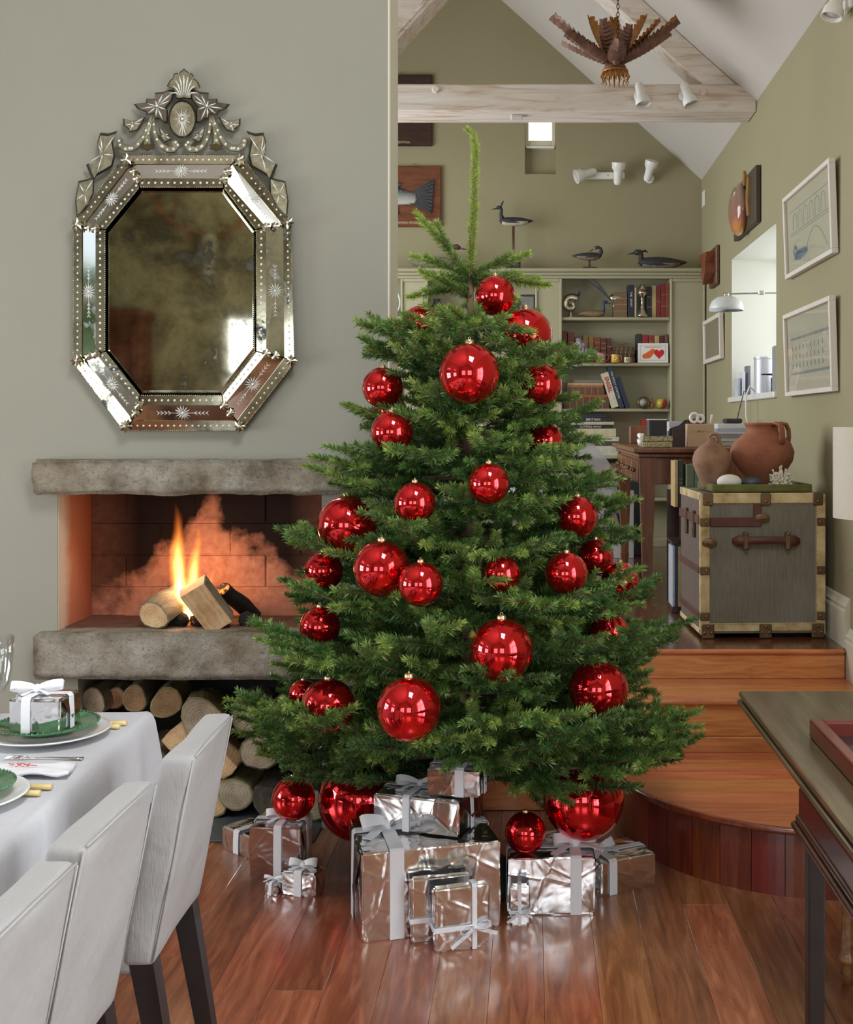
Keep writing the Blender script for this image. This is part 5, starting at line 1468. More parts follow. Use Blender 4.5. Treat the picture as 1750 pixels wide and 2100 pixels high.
up('wide tan book with gilt lettering behind the right shell cup', 1259, 1287, 599, z, (112, 88, 60), gilt=3)
up('navy blue book right of the shell cups', 1288.5, 1301, 584, z, (30, 32, 52), gilt=0, title='THE  SPORT', ink='ink_white', tsize=.022)
up('thin cream booklet beside the navy book', 1302, 1306, 590, z, (186, 170, 140))
up('dark navy book right of the silver lamp', 1327, 1337, 588, z, (36, 42, 50), gilt=2)
up('cream spined book between dark navy and red', 1337.5, 1346, 586, z, (190, 166, 118))
up('left one of the two crimson books at the top shelf end', 1346.5, 1355.5, 586, z, (122, 40, 38), gilt=1)
up('right one of the two crimson books, with a gilt figure', 1356, 1365, 582, z, (126, 36, 38), gilt=2)
up('last brown red book at the right end of the top shelf', 1365.5, 1373, 580, z, (132, 64, 42), gilt=2)
z = SH[1]
for i, (a, c, yt, rgb, gl_, lb) in enumerate(((1154, 1164, 678, (104, 56, 40), 1, 'brown book at the left end of the second shelf'), (1165, 1179, 680, (120, 66, 50), 2, 'tan lozenge stamped book behind the amethyst'), (1180, 1196, 690, (88, 72, 50), 1, 'dull brown book hidden behind the amethyst'),
        (1197, 1208, 686, (118, 96, 52), 3, 'olive gilt book right of the amethyst'), (1209, 1219, 689, (136, 104, 48), 5, 'gold banded leather book on the second shelf'), (1220, 1232, 691, (128, 64, 44), 4, 'red brown leather book above the pink mug'), (1233, 1245, 693, (96, 50, 38), 4, 'brown leather book between pink and yellow mug'), (1246, 1255, 693, (92, 40, 36), 2, 'dark red book at the end of the leather row'),
        (1307, 1318, 684, (44, 44, 40), 1, 'dark green book behind the left of the heart card'), (1319, 1331, 686, (150, 34, 34), 2, 'bright red book behind the heart card'), (1332, 1343, 687, (142, 50, 42), 3, 'dull red book behind the heart card'), (1344, 1354, 688, (184, 160, 104), 2, 'cream and gold book behind the heart card'), (1355, 1364, 688, (88, 30, 34), 1, 'maroon book behind the right of the heart card'), (1365, 1372, 685, (112, 78, 56), 0, 'thin brown book at the right end of the second shelf'))):
    o = up(lb, a, c, yt, z, rgb, gilt=gl_)
    o.location.y += .04
zz = z+.0006
for (a, c, y0, y1, rgb, lb) in ((1268, 1303, 729, 741, (108, 44, 36), 'bottom red book of the small pile on the second shelf'), (1256, 1301, 722, 729, (62, 50, 42), 'second dark book of the small pile on the second shelf'), (1255, 1303, 715, 721.5, (86, 66, 44), 'third brown gilt book of the small pile on the second shelf'), (1257, 1304, 707, 714.5, (82, 58, 48), 'top book of the small pile, tied with pink ribbon')):
    o, zz = lay(lb, a, c, y0, y1, zz, rgb, gilt=4); o.location.y += .03
z = SH[2]; zz = z+.0006
for (a, c, y0, y1, rgb, g_, lb) in ((1156, 1250, 814, 836.5, (92, 60, 42), 6, 'thick patterned brown book at the bottom of the leather stack'), (1157, 1246, 807, 813.5, (150, 84, 44), 4, 'orange brown book above the thick patterned one'), (1161, 1240, 793, 806.5, (104, 68, 48), 5, 'brown ribbed book in the middle of the leather stack'), (1163, 1237, 788, 792.5, (150, 104, 70), 0, 'thin tan book in the upper leather stack'), (1164, 1238, 781.5, 787.5, (188, 150, 108), 0, 'light tan book, second from the top of the leather stack'), (1176, 1238, 775, 781, (110, 116, 104), 0, 'pale green grey book on top of the leather stack')):
    o, zz = lay(lb, a, c, y0, y1, zz, rgb, gilt=g_)
def leaning(lb, xb, xt, ytop, t_px, rgb, **k):
    h = math.hypot((xb-xt)/S_, ZP(ytop, YK)-SH[2]-.004); a = math.atan2((xb-xt)/S_, ZP(ytop, YK)-SH[2])
    return book(lb, bx(xb), YK, SH[2]+.001+math.sin(a)*0, t_px/S_, h, .15, rgb, True, lean=-a, **k)
leaning('cream leaning book with red letter blocks and a red band', 1255, 1233, 766, 15, (206, 198, 174), title='ENGEL', ink='ink_red', tsize=.042, tx=.03, tbold=.001)
leaning('taller navy leaning book with white spine lettering', 1271.5, 1245.5, 752, 10, (44, 54, 76), title='THE IMPACT of NATURE', ink='ink_white', tsize=.020)
leaning('shorter navy leaning book at the right of the three', 1284, 1263, 774, 9, (38, 46, 64))
z = SH[3]; zz = z+.0006
for (a, c, y0, y1, rgb, ti, ink, ts, lb) in ((1160, 1271, 913.5, 933.5, (204, 198, 176), 'MAGNUM MAGNUM', 'ink_grey', .062, 'thick cream book with large pale block lettering at the stack bottom'), (1168, 1268, 903, 912.5, (72, 72, 72), None, None, 0, 'dark banded book above the cream bottom one'), (1161, 1270, 893.5, 902.5, (206, 198, 172), 'PICASSO   LA GUERRE ET LA PAIX', 'ink_black', .020, 'cream book with small grey capitals in the big stack'), (1163, 1264, 876, 893, (202, 192, 158), None, None, 0, 'thick plain cream book in the middle of the big stack'),
        (1167, 1256, 868, 875.5, (34, 34, 36), 'CUTTING AWAY', 'ink_white', .022, 'black book with white spaced capitals in the big stack'), (1171, 1260, 861, 867.5, (198, 186, 160), None, None, 0, 'thin cream book above the black one in the big stack'), (1180, 1254, 852, 860.5, (36, 40, 52), 'BRITAIN', 'ink_white', .030, 'dark blue book with white title near the top of the big stack'), (1185, 1243, 846.5, 851.5, (52, 48, 44), None, None, 0, 'dark book second from the top of the big stack'), (1190, 1243, 843, 846, (44, 50, 56), None, None, 0, 'thin dark book on top of the big stack')):
    o, zz = lay(lb, a, c, y0, y1, zz, rgb, title=ti, ink=ink or 'ink_white', tsize=ts or None)
up('upright red and white book on the lower shelf behind the desk', 1318, 1327, 861, z, (176, 40, 38))
for i in range(5): up(['first', 'second', 'third', 'fourth', 'fifth'][i]+' dark green gilt book of the row behind the black speaker', 1330+i*8.6, 1338+i*8.6, 862, z, (58, 62, 46), gilt=3).location.y += .03
z = SH[4]
for i, (a, c, yt, rgb, lb) in enumerate(((1228, 1240, 948, (150, 60, 40), 'orange red book low behind the clear chair'), (1241, 1252, 953, (176, 160, 132), 'beige book low behind the clear chair'), (1253, 1266, 950, (120, 96, 70), 'brown book low behind the clear chair'), (1276, 1281, 944, (96, 34, 44), 'thin maroon book left of the cream ones by the desk'), (1282, 1289, 938, (214, 206, 176), 'taller cream book left of the desk drawers'), (1290, 1296, 948, (198, 190, 142), 'shorter cream book left of the desk drawers'))): up(lb, a, c, yt, z, rgb)

# ---- objects on the right bay shelves
M_['old_silver'] = plain('old_silver', (196, 188, 170), .25, 1.0, var=.15, nscale=30)
M_['feather'] = plain('feather', (66, 70, 74), .7, var=.3, nscale=40)
def shell_cup(lb, px_, z, feather, flipx):
    o = thing('shell_cup', lb, 'ornament', (bx(px_), YK+.03, z+.001)); s = -1 if flipx else 1
    MB().lathe([(0,0),(.026,0),(.027,.006),(.014,.014),(.018,.03),(.012,.038),(.008,.05),(0,.05)], 18).build('foot', M_['old_silver'], o, True)
    pts = []; rad = []
    for i in range(26):
        a = i/25*2.6*PI; r_ = .010+.052*(i/25)**1.1
        pts.append((s*(.0-r_*math.cos(a+.6)), 0, .10+r_*math.sin(a+.6)*.95)); rad.append(.006+.030*(i/25))
    MB().tube(pts, rad, 10).build('shell', M_['old_silver'], o, True)
    b = MB(); 
    for (dx, L) in feather: b.ribbon([(s*.05, 0, .13), (s*(.05+dx*.5), 0, .13+L*.55), (s*(.05+dx), 0, .13+L)], [.004, .016, .004], (1, 0, 0), .001)
    b.build('feather', M_['feather'], o)
shell_cup('left silver shell cup holding a short feather', 1171, SH[0], ((.02, .10), (.035, .09)), False)
shell_cup('right silver shell cup holding long dark feathers', 1268, SH[0], ((.19, .17), (.15, .18)), True)
def bird(name, lb, loc, L, body, head, rz_=0.0, hh=.6, neck=.25, tail=.3, bill=None, stand=0, belly=None, curl=False, s=1, cap=None, foot=None, rise=0.0):
    """decoy facing +X*s; L body length"""
    o = thing(name, lb, 'bird figure', loc, rz_)
    z0 = stand
    pts = [(-.62*L, 0, .17*L+rise*L), (-.45*L, 0, .16*L), (-.25*L, 0, .15*L), (0, 0, .145*L), (.2*L, 0, .15*L), (.34*L, 0, .17*L), (.42*L, 0, .2*L)]
    rad = [.012*L, .07*L, .125*L, .15*L, .14*L, .10*L, .05*L]
    MB().tube([(s*x, y, z+z0) for x, y, z in pts], rad, 14, flat=.95).build('body', M_[body], o, True)
    if belly: MB().tube([(s*x, y, z+z0-.012*L) for x, y, z in pts[1:6]], [r_*.98 for r_ in rad[1:6]], 14, flat=.92).build('flank', M_[belly], o, True)
    if curl:
        npts = [(.33, .18), (.42, .30), (.40, .42), (.30, .47), (.20, .44)]; nr = [.09, .07, .055, .055, .06]; tipx, tipz, bd = .13, .40, (-.16, -.10)
    else:
        npts = [(.33, .2), (.38, .2+hh*.25), (.37, .2+hh*.5), (.40, .2+hh*.62), (.46, .2+hh*.62), (.52, .2+hh*.58)]; nr = [.085, .055, .048, .062, .065, .04]; tipx, tipz, bd = .52, .2+hh*.57, (.16, -.03)
    MB().tube([(s*x*L, 0, z*L+z0) for x, z in npts], [r_*L for r_ in nr], 12).build('head', M_[head], o, True)
    if bill: MB().tube([(s*tipx*L, 0, tipz*L+z0), (s*(tipx+bd[0]*.6)*L, 0, (tipz+bd[1]*.7)*L+z0), (s*(tipx+bd[0])*L, 0, (tipz+bd[1])*L+z0)], [.03*L, .02*L, .006*L], 8, flat=.7).build('bill', M_[bill], o, True)
    if cap: MB().tube([(s*x*L, 0, z*L+z0) for x, z in cap], [.02*L, .028*L, .004*L], 8).build('crest', M_[head], o, True)
    if stand:
        MB().tube([(0, 0, .01), (0, 0, z0+.06*L)], .008 if foot != 'pole' else .010, 8).build('pole', M_['stand_wood'], o, True)
        MB().cbox((-.055, -.05, 0), (.055, .05, .022 if foot != 'pole' else .08), .006).build('base', M_['stand_wood'] if foot != 'pole' else M_['paint_black'], o)
    return o
M_['paint_black'] = plain('old_black_paint', (48, 46, 48), .6, var=.25, nscale=30)
M_['paint_grey'] = plain('old_grey_paint', (128, 118, 100), .7, var=.3, nscale=40)
M_['paint_brown'] = plain('old_brown_paint', (84, 62, 50), .6, var=.2, nscale=30)
M_['paint_tan'] = plain('old_tan_paint', (128, 104, 72), .6, var=.2, nscale=30)
M_['paint_white'] = plain('old_white_paint', (188, 178, 158), .7, var=.2, nscale=30)
M_['paint_teal'] = plain('old_blue_paint', (48, 66, 92), .5, var=.2, nscale=30)
M_['stand_wood'] = wood('stand_wood', (72, 42, 28), (112, 72, 48), .5)
bird('duck_decoy', 'small duck with a blue head between the shell cups', (bx(1218), YK+.04, SH[0]+.0), .21, 'paint_tan', 'paint_teal', hh=.62, bill='paint_brown', rise=-.1)
TB = top+.001
bird('duck_decoy', 'grey bodied duck with dark head on the bookcase top behind the fir tip', (XP(893, 9.0), 9.05, TB), .36, 'paint_grey', 'paint_brown', hh=.48, bill='paint_brown', rise=.06)
bird('wader_decoy', 'black crested bird standing high on a thin pole', (XP(1053, 9.0), 9.05, TB), .25, 'paint_black', 'paint_black', s=-1, hh=.62, bill='paint_black', stand=.34, belly='paint_white', cap=((.40, .6), (.34, .72), (.30, .80)), foot='pole')
bird('preening_decoy', 'dark bird with its neck curled back on a small stand', (XP(1210, 9.0), 9.05, TB), .22, 'paint_black', 'paint_black', curl=True, bill='paint_brown', stand=.075, belly='paint_grey')
bird('merganser_decoy', 'long low duck with a brown bill at the right end of the bookcase top', (XP(1352, 9.0), 9.05, TB), .36, 'paint_black', 'paint_black', s=-1, hh=.30, bill='paint_brown', belly='paint_grey', cap=((.36, .40), (.28, .42), (.22, .38)))
# silver lamp / chalice
o = thing('silver_lamp', 'ornate silver candlestick in front of the top shelf books', 'candlestick', (bx(1317), YK-.03, SH[0]+.001))
MB().lathe([(0,0),(.04,0),(.042,.012),(.03,.03),(.026,.045),(.012,.06),(.016,.075),(.010,.085),(.010,.13),(.018,.14),(0,.14)], 20).build('stem', M_['old_silver'], o, True)
MB().lathe([(.012,.14),(.022,.16),(.034,.175),(.036,.185),(.036,.21),(.03,.222),(.02,.232),(.02,.245),(0,.245)], 20).build('cup', M_['old_silver'], o, True)
MB().lathe([(.0365,.188),(.038,.19),(.038,.207),(.0365,.209)], 20).build('wood_band', M_['stand_wood'], o, True)
# amethyst
def m_ameth():
    t = NT('amethyst'); t.set(Roughness=.2); t.color(t.ramp(t.noise(t.coord('Object'), 40, 4), [(.35, s2l((70, 58, 76))), (.65, s2l((178, 162, 172)))])); return t.m
M_['ameth'] = m_ameth()
bm = bmesh.new(); bmesh.ops.create_icosphere(bm, subdivisions=3, radius=1)
for v in bm.verts:
    n_ = mnoise.cell(v.co*3.3)*.3+.8; v.co = Vector((v.co.x*.066*n_, v.co.y*.04*n_, .094+v.co.z*.094*n_)); v.co.z = max(.0005, v.co.z); v.co.x *= 1-.25*v.co.z/.2
tag(MB().bm(bm).build('amethyst', M_['ameth'], loc=(bx(1188), YK-.045, SH[1]+.001)), 'rough purple amethyst lump on the second shelf', 'mineral')
def mug(lb, px_, w_px, h_px, rgb, handle=True, letter=None, ink='ink_white'):
    r = w_px/2/S_; h = h_px/S_; o = thing('mug', lb, 'mug', (bx(px_), YK-.05, SH[1]+.001)); m = plain('mug_glaze_%d' % px_, rgb, .2, var=.04)
    MB().lathe([(0,0),(r*.9,0),(r,.006),(r,h),(r*.9,h),(r*.9,.008),(0,.006)], 24).build('body', m, o, R(40))
    if handle: MB().tube([(r*.95+math.sin(a)*r*.6, 0, h*.52+math.cos(a)*h*.34) for a in [PI*i/10 for i in range(11)]], r*.12, 8).build('handle', m, o, True)
    if letter: text_mesh('letter', letter, h*.7, M_[ink], o, Matrix.Translation((-r*.1, -r-.001, h*.5)) @ T_FRONT)
mug('pink and white lettered mug on the second shelf', 1232, 20, 19.5, (176, 98, 112), letter='TE', ink='ink_white')
mug('yellow mug on the second shelf', 1261, 17, 16.5, (214, 168, 52), letter='D', ink='ink_white')
mug('tiny cream cup on the second shelf', 1285.5, 13.5, 10.5, (206, 196, 160), False, 'N', 'ink_black')
M_['pink_ribbon'] = plain('dusty_pink_ribbon', (130, 98, 92), .6)
b = MB(); b.ribbon([(0,0,0),(.02,-.02,.022),(.06,-.02,.02),(.09,-.03,.004),(.105,-.035,-.035)], .018, (0, 1, .3)); b.ribbon([(0,0,0),(-.02,.0,.014),(-.05,.0,.006)], .018, (0, 1, .3)); b.ribbon([(-.012,-.02,.002),(.012,-.02,.016),(.03,-.02,.004)], .02, (0, 1, 0))
tag(b.build('pink_ribbon', M_['pink_ribbon'], loc=(bx(1276), YK+.03, SH[1]+.132)), 'dusty pink ribbon bow on the small book pile', 'ribbon')
# valentine card
M_['card_white'] = plain('card_white', (226, 224, 218), .7, var=.02); M_['card_green'] = plain('card_green', (120, 148, 104), .7); M_['card_red'] = plain('card_red', (196, 30, 34), .7, var=.05); M_['card_orange'] = plain('card_orange', (220, 98, 40), .7, var=.15, nscale=60)
cw, chh = 62/S_, 40.5/S_
o = thing('greeting_card', 'white card with a red heart and orange print on the second shelf', 'card', (bx(1339), YK-.03, SH[1]+.001)); o.rotation_euler = (R(-5), 0, R(-2))
MB().box((-cw/2, 0, 0), (cw/2, .002, chh)).build('sheet', M_['card_white'], o)
b = MB()
for a, c in (((-cw*.42, -.0006, chh*.12), (cw*.42, 0, chh*.135)), ((-cw*.42, -.0006, chh*.865), (cw*.42, 0, chh*.88)), ((-cw*.42, -.0006, chh*.12), (-cw*.41, 0, chh*.88)), ((cw*.41, -.0006, chh*.12), (cw*.42, 0, chh*.88))): b.box(a, c)
b.build('printed_border', M_['card_green'], o)
hp = [(cw*.20+.040*(16*math.sin(t_)**3)/16, chh*.46+.040*(13*math.cos(t_)-5*math.cos(2*t_)-2*math.cos(3*t_)-math.cos(4*t_))/15) for t_ in [2*PI*i/32 for i in range(32)]]
MB().prism(hp, 1, -.0012, 0).build('heart_print', M_['card_red'], o)
MB().prism([(-cw*.36, chh*.3), (-cw*.30, chh*.2), (-cw*.1, chh*.24), (0, chh*.42), (cw*.06, chh*.6), (cw*.02, chh*.72), (-cw*.06, chh*.68), (-cw*.2, chh*.52), (-cw*.34, chh*.42)], 1, -.0010, 0).build('orange_print', M_['card_orange'], o)
text_mesh('lettering', "Happy Valentine's Day", .014, M_['card_orange'], o, Matrix.Translation((0, -.001, chh*.80)) @ T_FRONT)
# clock, pear, apple
o = thing('desk_clock', 'round brass clock on the third shelf', 'clock', (bx(1320), YK-.02, SH[2]+.046)); RX_ = Matrix.Rotation(R(90), 4, 'X')
MB().lathe([(0,-.03),(.045,-.03),(.046,.02),(.040,.026),(.036,.022),(0,.022)], 28, M=RX_).build('case', plain('clock_brass', (104, 90, 56), .35, .7), o, R(40))
MB().lathe([(0,.024),(.035,.024),(.0,.0245)], 28, M=RX_).build('dial', plain('clock_dial', (150, 150, 140), .4), o, True)
def fruit(nm, lb, px_, prof_, mat, stem_h):
    o = thing(nm, lb, 'fruit', (bx(px_), YK-.02, SH[2]+.001)); MB().lathe(prof_, 20).build('flesh', mat, o, True)
    MB().tube([(0, 0, stem_h-.008), (.003, 0, stem_h+.014)], .0018, 6).build('stem', M_['twig'], o, True)
fruit('pear', 'small brown pear between clock and apple', 1337, [(0,0),(.016,.004),(.021,.022),(.016,.042),(.009,.062),(.005,.078),(0,.08)], plain('pear_skin', (150, 98, 44), .45, var=.2, nscale=30), .08)
t = NT('apple_skin'); t.set(Roughness=.25); sx_ = t.n('ShaderNodeSeparateXYZ'); t.l(t.coord('Object'), sx_.inputs[0]); t.color(t.ramp(t.math('ADD', t.math('MULTIPLY', sx_.outputs[0], 9), t.noise(t.coord('Object'), 20, 3)), [(.35, s2l((178, 160, 60))), (.6, s2l((178, 52, 48)))])); M_['apple'] = t.m
fruit('apple', 'red and yellow apple at the right of the third shelf', 1357, [(0,.006),(.02,.0),(.038,.014),(.043,.04),(.038,.064),(.022,.076),(.008,.072),(0,.066)], M_['apple'], .072)

# ---- left bay things glimpsed behind the tree
o = thing('starfish', 'tan dried starfish behind the tree on the left bay shelf', 'starfish', (XP(1040, YK), YK+.02, SHL[1]+.001))
pts = []
for k in range(10):
    a = PI/2+2*PI*k/10; r_ = .12 if k % 2 == 0 else .042; pts.append((r_*math.cos(a), .098+r_*math.sin(a)))
MB().prism(pts, 1, -.008, .012).build('arms', plain('starfish_tan', (186, 140, 92), .8, var=.2, nscale=50, bump=.5), o); o.rotation_euler = (R(-8), 0, 0)
o = thing('picture_frame', 'small dark picture frame behind the large top bauble', 'picture frame', (XP(1080, YK), YK+.02, SHL[0]+.001))
for a, c in (((-.07, 0, 0), (-.055, .015, .17)), ((.055, 0, 0), (.07, .015, .17)), ((-.055, 0, 0), (.055, .015, .015)), ((-.055, 0, .155), (.055, .015, .17))): MB().box(a, c).build('frame_rail', M_['paint_black'], o)
MB().box((-.055, .006, .015), (.055, .010, .155)).build('picture', plain('grey_photo', (120, 118, 112), .3), o)
o = thing('dark_vase', 'small dark vase on the left bay top shelf behind the twigs', 'vase', (XP(896, YK), YK+.03, SHL[0]+.001))
MB().lathe([(0,0),(.03,0),(.05,.03),(.052,.07),(.03,.10),(.022,.12),(.03,.135),(.024,.135),(.016,.118),(0,.11)], 20).build('body', M_['paint_black'], o, True)
o = thing('white_jug', 'white jug with a tall handle on the leftmost shelf by the chimney wall', 'jug', (XP(790, YK), YK+.03, SHL[0]+.001))
MB().lathe([(0,0),(.05,0),(.075,.06),(.07,.13),(.05,.17),(.055,.19),(.05,.19),(.045,.17),(0,.16)], 24).build('body', M_['white_china'], o, True)
MB().tube([(.06+.05*math.sin(a), 0, .11+.09*math.cos(a)) for a in [PI*i/10 for i in range(11)]], .008, 8).build('handle', M_['white_china'], o, True)
for i, (px_, w_, h_, rgb, lb) in enumerate(((890, .10, .13, (60, 44, 40), 'dark brown'), (930, .05, .16, (200, 196, 190), 'white'), (950, .04, .15, (170, 40, 60), 'magenta'), (975, .06, .17, (210, 206, 200), 'pale grey'), (1000, .05, .14, (120, 130, 60), 'olive'), (1020, .05, .16, (190, 120, 110), 'dusty pink'), (1060, .06, .15, (60, 70, 110), 'blue'))):
    book(lb+' book on the left bay shelf seen through the tree', XP(px_, YK), YK, SHL[2]+.001, w_, h_*1.4, .14, rgb)

# ---- study walls: plaques, spots, pictures
M_['plaque_wood'] = wood('plaque_mahogany', (84, 44, 24), (126, 70, 38), .4, stretch=(2, 10, 10))
M_['plaque_dark'] = wood('plaque_dark', (46, 28, 22), (70, 42, 32), .4, stretch=(2, 10, 10))
M_['plaque_ink'] = plain('cream_lettering', (206, 188, 148), .6)
def m_fish():
    t = NT('salmon_skin'); t.set(Roughness=.3); sp = t.n('ShaderNodeSeparateXYZ'); t.l(t.coord('Object'), sp.inputs[0])
    vo = t.n('ShaderNodeTexVoronoi'); vo.inputs['Scale'].default_value = 90; t.l(t.coord('Object'), vo.inputs['Vector'])
    c = t.ramp(t.math('ADD', t.math('MULTIPLY', sp.outputs[2], 5), .5), [(.2, s2l((196, 196, 186))), (.5, s2l((134, 138, 136))), (.75, s2l((62, 64, 66)))])
    t.color(t.mix(t.ramp(vo.outputs['Distance'], [(.15, (.6,.6,.6)), (.3, (0,0,0))]), c, s2l((216, 216, 208)))); return t.m
M_['salmon'] = m_fish(); M_['fin'] = plain('fin_grey', (62, 62, 64), .45, var=.3, nscale=40)
YP = YB-.03
def pz(py): return ZP(py, YP)
def pxx(p): return XP(p, YP)
o = thing('fish_plaque', 'wooden plaque with a carved salmon beside the chimney wall', 'plaque', (pxx(905), YP, (pz(340)+pz(465))/2)); hz_ = (pz(340)-pz(465))/2
MB().cbox((-1.5, 0, -hz_), (0, .028, hz_), .006).build('board', M_['plaque_wood'], o)
fz = (pz(402)-(pz(340)+pz(465))/2)
MB().tube([(-1.35, -.01, fz), (-1.1, -.015, fz), (-.7, -.02, fz), (-.40, -.015, fz+.01), (-.27, -.01, fz-.015), (-.21, -.006, fz-.02), (-.19, -.004, fz-.02)], [.02, .10, .13, .085, .052, .05, .03], 16, flat=1.0, M=Matrix.Diagonal((1, .45, 1, 1))).build('fish_body', M_['salmon'], o, True)
vs = [(-.22, fz+.035), (-.13, fz+.09), (-.055, fz+.125), (-.062, fz+.04), (-.068, fz-.04), (-.078, fz-.14), (-.16, fz-.10), (-.25, fz-.06)]
MB().prism(vs, 1, -.016, -.004).build('tail_fin', M_['fin'], o)
b = MB()
for k in range(9):
    q = k/8; b.tube([(-.21, -.017, fz+.03-.07*q), (-.062-.012*q, -.017, fz+.12-.25*q)], [.002, .0035], 5)
b.build('fin_ray', M_['fin'], o, True); b = MB(); b.prism([(-.40, fz+.07), (-.34, fz+.105), (-.31, fz+.09), (-.34, fz+.06)], 1, -.014, -.004); b.build('adipose_fin', M_['fin'], o)
MB().prism([(-.42, fz-.06), (-.35, fz-.15), (-.33, fz-.14), (-.36, fz-.06)], 1, -.014, -.004).build('anal_fin', M_['fin'], o)
text_mesh('lettering', 'NAMSEN RIVER NORWAY.', .027, M_['plaque_ink'], o, Matrix.Translation((-.045, -.0015, pz(457)-(pz(340)+pz(465))/2)) @ T_FRONT, align='RIGHT')
MB().tube([(-.21+.012*math.cos(a), .015, hz_+.008+.012*math.sin(a)) for a in [2*PI*i/12 for i in range(13)]], .002, 5, False).build('hanging_ring', M_['gilt'], o, True)
o = thing('fish_plaque', 'darker wooden plaque partly behind the tie beam', 'plaque', (pxx(887), YP, (pz(153)+pz(299))/2)); hz_ = (pz(153)-pz(299))/2
MB().cbox((-1.2, 0, -hz_), (0, .028, hz_), .006).build('board', M_['plaque_dark'], o)
text_mesh('lettering', 'ARGENTINA.', .026, M_['plaque_ink'], o, Matrix.Translation((-.17, -.0015, pz(292)-(pz(153)+pz(299))/2)) @ T_FRONT, align='RIGHT')
MB().tube([(-.24+.012*math.cos(a), .015, hz_+.008+.012*math.sin(a)) for a in [2*PI*i/12 for i in range(13)]], .002, 5, False).build('hanging_ring', M_['gilt'], o, True)
def spot_head(par, at, d, s=1.0):
    """bell shaped spot lamp head with its back at point at, opening along d"""
    q = Vector(d).normalized().to_track_quat('Z', 'Y').to_matrix().to_4x4(); M = Matrix.Translation(at) @ q @ Matrix.Scale(s, 4)
    h = MB().lathe([(0,-.03),(.018,-.026),(.026,-.010),(.028,.05),(.034,.065),(.044,.08),(.046,.115),(.042,.115),(.036,.085),(0,.075)], 20, M=M).build('lamp_head', M_['white_gloss'], par, R(50))
    MB().lathe([(0,.09),(.034,.092),(.036,.1),(0,.104)], 16, M=M).build('bulb', M_['ink_grey'], h, True)
o = thing('spotlight_bar', 'white two headed spotlight bar on the study back wall', 'spotlight', (pxx(1240), YB-.02, pz(360)))
MB().cbox((-.15, -.02, -.028), (.16, .018, .028), .012, seg=2).build('rail', M_['white_gloss'], o)
spot_head(o, (-.10, -.06, .015), (-1, -.3, -.35), 1.2); spot_head(o, (.10, -.06, -.05), (.05, -.25, 1), 1.2)
for q in (-.09, .02): MB().ball((q, -.022, 0), (.010, .006, .010), 10, 6).build('screw', M_['ink_grey'], o, True)
o = thing('wall_spotlight', 'single white wall spotlight right of the two headed bar', 'spotlight', (pxx(1333), YB-.01, pz(366)))
MB().lathe([(0,0),(.036,0),(.036,.012),(.02,.02),(0,.02)], 20, M=Matrix.Rotation(R(90), 4, 'X')).build('rose', M_['white_gloss'], o, R(40)); spot_head(o, (-.02, -.06, .0), (.25, -.45, 1), 1.15)
for px_, lb, d in ((1318, 'left white spotlight on the tie beam', (.2, -.25, -1)), (1410, 'right white spotlight on the tie beam', (.35, -.2, -1))):
    p = P(px_-8, 197, YT0-.012); o = thing('beam_spotlight', lb, 'spotlight', p, 0, 'spotlights on the tie beam')
    MB().lathe([(0,-.004),(.03,-.004),(.03,.01),(.018,.016),(0,.016)], 18, M=Matrix.Rotation(R(90), 4, 'X')).build('rose', M_['white_gloss'], o, R(40)); spot_head(o, (.0, -.06, .035), d, 1.0)
p = P(1060, 244, YT0+.1); tag(MB().cbox((-.035, -.03, -.02), (.035, .03, .0), .004).build('sensor_box', M_['ink_grey'], loc=(p.x, p.y, ZP(228, YT0)-.001)), 'small grey box under the tie beam', 'sensor')
# right wall
def on_wall(px_, py_):  # point on the right wall
    Y = XR*F_PX/(px_-PX); return Vector((XR, Y, ZP(py_, Y)))
M_['frame_white'] = plain('white_frame', (222, 212, 202), .5, var=.03)
M_['paper'] = plain('cream_paper', (190, 184, 160), .6, var=.04, nscale=3); M_['pencil'] = plain('pencil_grey', (140, 146, 142), .7, var=.1); M_['pencil_blue'] = plain('blue_wash', (112, 130, 140), .7, var=.2)
def pane_mat():
    t = NT('picture_glass'); t.set(Roughness=.03, Base_Color=(.8,.85,.8,1)); tr2 = t.n('ShaderNodeBsdfTransparent'); mx = t.n('ShaderNodeMixShader'); fr = t.n('ShaderNodeFresnel'); fr.inputs[0].default_value = 1.42
    gl2 = t.n('ShaderNodeBsdfGlossy'); gl2.inputs['Roughness'].default_value = .02; t.l(fr.outputs[0], mx.inputs[0]); t.l(tr2.outputs[0], mx.inputs[1]); t.l(gl2.outputs[0], mx.inputs[2]); t.l(mx.outputs[0], t.out.inputs[0]); return t.m
M_['pic_glass'] = pane_mat()
